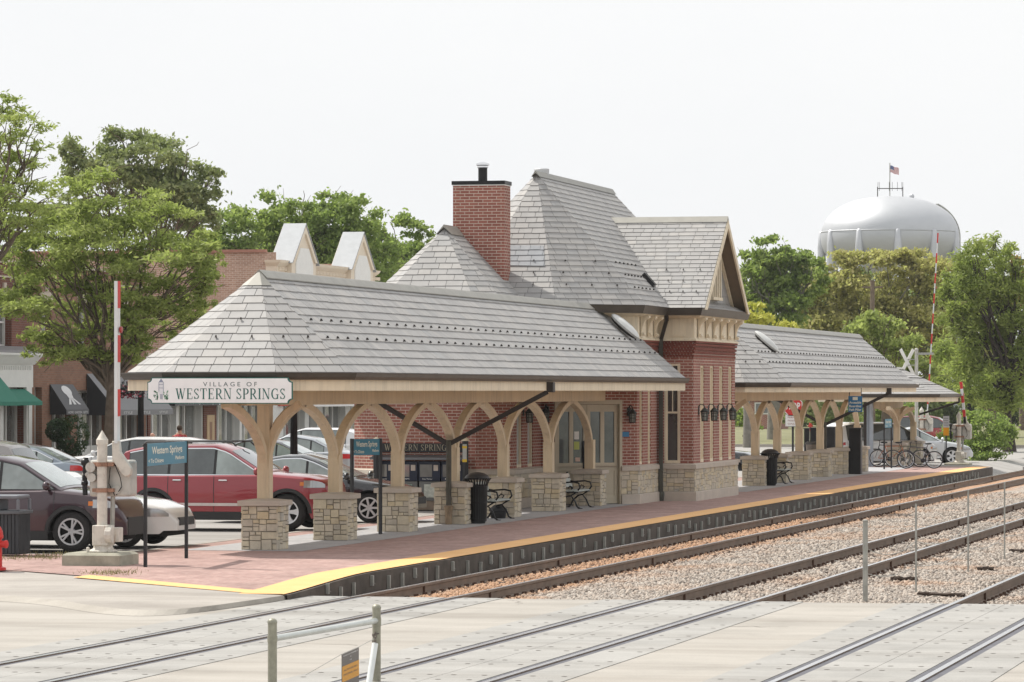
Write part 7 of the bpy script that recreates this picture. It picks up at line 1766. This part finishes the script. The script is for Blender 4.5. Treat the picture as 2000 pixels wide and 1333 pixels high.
# far wood closing the view
bl = []
rw = random.Random(31)
for px in list(range(1400, 2500, 34)):
    D = 330 + rw.uniform(-12, 12); k = D / F_; x, y = far(px, D)
    for py in (575, 625, 690, 755, 815): bl.append((x + rw.uniform(-2, 2), y, EYE - (py + rw.uniform(-15, 15) - HZ) * k, 30 * k, 34 * k))
for px in list(range(-300, 900, 40)):
    D = 300 + rw.uniform(-12, 12); k = D / F_; x, y = far(px, D)
    for py in ((500, 560, 620, 690) if 380 < px < 830 else (600, 670, 740)): bl.append((x, y + 4, EYE - (py + rw.uniform(-15, 15) - HZ) * k, 34 * k, 40 * k))
V, Fq = leaves_np(bl, .34, 18, 0, .6, .2, 33); o = obj_np('woods', V, Fq, L_wood); tag(o, 'distant dark green wood behind the whole scene', 'woods', kind='stuff')
# dry weeds along the paving edge by the hooded bin and the gate foundation
vs = []; fs = []
for i in range(900):
    c = rw.choice(((20, 1092), (70, 1088), (115, 1084), (200, 1120), (235, 1119), (90, 1090)))
    x, y = gnd(c[0] + rw.gauss(0, 22), c[1] + rw.gauss(0, 2.0)); a = rw.random() * 6.28; h = rw.uniform(.02, .07); w_ = .006; lx, ly = rw.gauss(0, .03), rw.gauss(0, .03); k = len(vs)
    vs += [(x - w_ * math.cos(a), y - w_ * math.sin(a), 0), (x + w_ * math.cos(a), y + w_ * math.sin(a), 0), (x + lx, y + ly, h)]; fs.append((k, k + 1, k + 2))
wd = MB(); wd.add(vs, fs); tag(wd.build('weeds', island_mat('dry_weeds', [(0, (.12, .13, .04)), (.6, (.30, .25, .12)), (1, (.16, .17, .05))], bmp=0)), 'dry weeds along the paving edge near the gate', 'weeds', kind='stuff')
# ================================================================ light, air and camera
w = bpy.data.worlds.new('World'); SC.world = w; w.use_nodes = True
nt = w.node_tree; bg = nt.nodes['Background']
SUN = Vector((.24, .545, .80)).normalized()                   # towards the sun
sky = nt.nodes.new('ShaderNodeTexSky'); sky.sky_type = 'NISHITA'; sky.sun_disc = False
el = math.asin(SUN.z); az = math.atan2(SUN.x, SUN.y); sky.sun_elevation = el; sky.sun_rotation = az
sky.air_density = 1.2; sky.dust_density = 4.0; sky.ozone_density = 1.0
L(nt, sky.outputs[0], bg.inputs['Color']); bg.inputs['Strength'].default_value = .05
# thin bright overcast in front of the blue: uneven white veil
tc = nt.nodes.new('ShaderNodeTexCoord'); mp = N(nt, 'ShaderNodeMapping'); mp.inputs['Scale'].default_value = (1, 1, 2.6); L(nt, tc.outputs['Generated'], mp.inputs['Vector'])
f = noise_n(nt, mp.outputs[0], 2.2, 6, .6); r = ramp(nt, [(.3, (.89, .905, .925)), (.7, (.955, .96, .965))]); L(nt, f, r.inputs[0])
veil = nt.nodes.new('ShaderNodeBackground'); L(nt, r.outputs[0], veil.inputs['Color']); veil.inputs['Strength'].default_value = .69
mx = nt.nodes.new('ShaderNodeMixShader'); mx.inputs[0].default_value = .93
L(nt, bg.outputs[0], mx.inputs[1]); L(nt, veil.outputs[0], mx.inputs[2]); L(nt, mx.outputs[0], nt.nodes['World Output'].inputs['Surface'])
sl = bpy.data.lights.new('sun', 'SUN'); sl.energy = 3.05; sl.angle = math.radians(1.2); sl.color = (1.0, .955, .88)
so = bpy.data.objects.new('sun', sl); COL.objects.link(so); so.rotation_euler = SUN.to_track_quat('Z', 'Y').to_euler()
hz = MB(); hz.box(-101, 1501, -601, 901, -1.62, zt + 7.5)
hm = bpy.data.materials.new('haze_air'); hm.use_nodes = True; hn = hm.node_tree; hn.nodes.remove(hn.nodes['Principled BSDF'])
pv = hn.nodes.new('ShaderNodeVolumePrincipled'); pv.inputs['Color'].default_value = (.93, .95, .97, 1); pv.inputs['Density'].default_value = .00012; pv.inputs['Anisotropy'].default_value = .2
L(hn, pv.outputs[0], hn.nodes['Material Output'].inputs['Volume'])
tag(hz.build('haze', hm), 'thin bright summer haze over the whole place', 'haze', kind='stuff')
cam = bpy.data.cameras.new('camera'); co = bpy.data.objects.new('camera', cam); COL.objects.link(co)
cam.sensor_width = 36; cam.lens = F_ / 2000 * 36; cam.shift_y = (HZ - 666.5) / 2000
cam.clip_start = 1; cam.clip_end = 6000
co.location = (0, 0, EYE); co.rotation_euler = (PI / 2, 0, TH - PI / 2)
SC.camera = co
SC.view_settings.view_transform = 'Standard'; SC.view_settings.look = 'None'; SC.view_settings.exposure = .65; SC.view_settings.gamma = 1
SC.cycles.max_bounces = 6; SC.cycles.volume_bounces = 0; SC.cycles.diffuse_bounces = 3; SC.cycles.transparent_max_bounces = 6
SC.cycles.use_denoising = True
SC.render.resolution_x, SC.render.resolution_y = 1024, 682
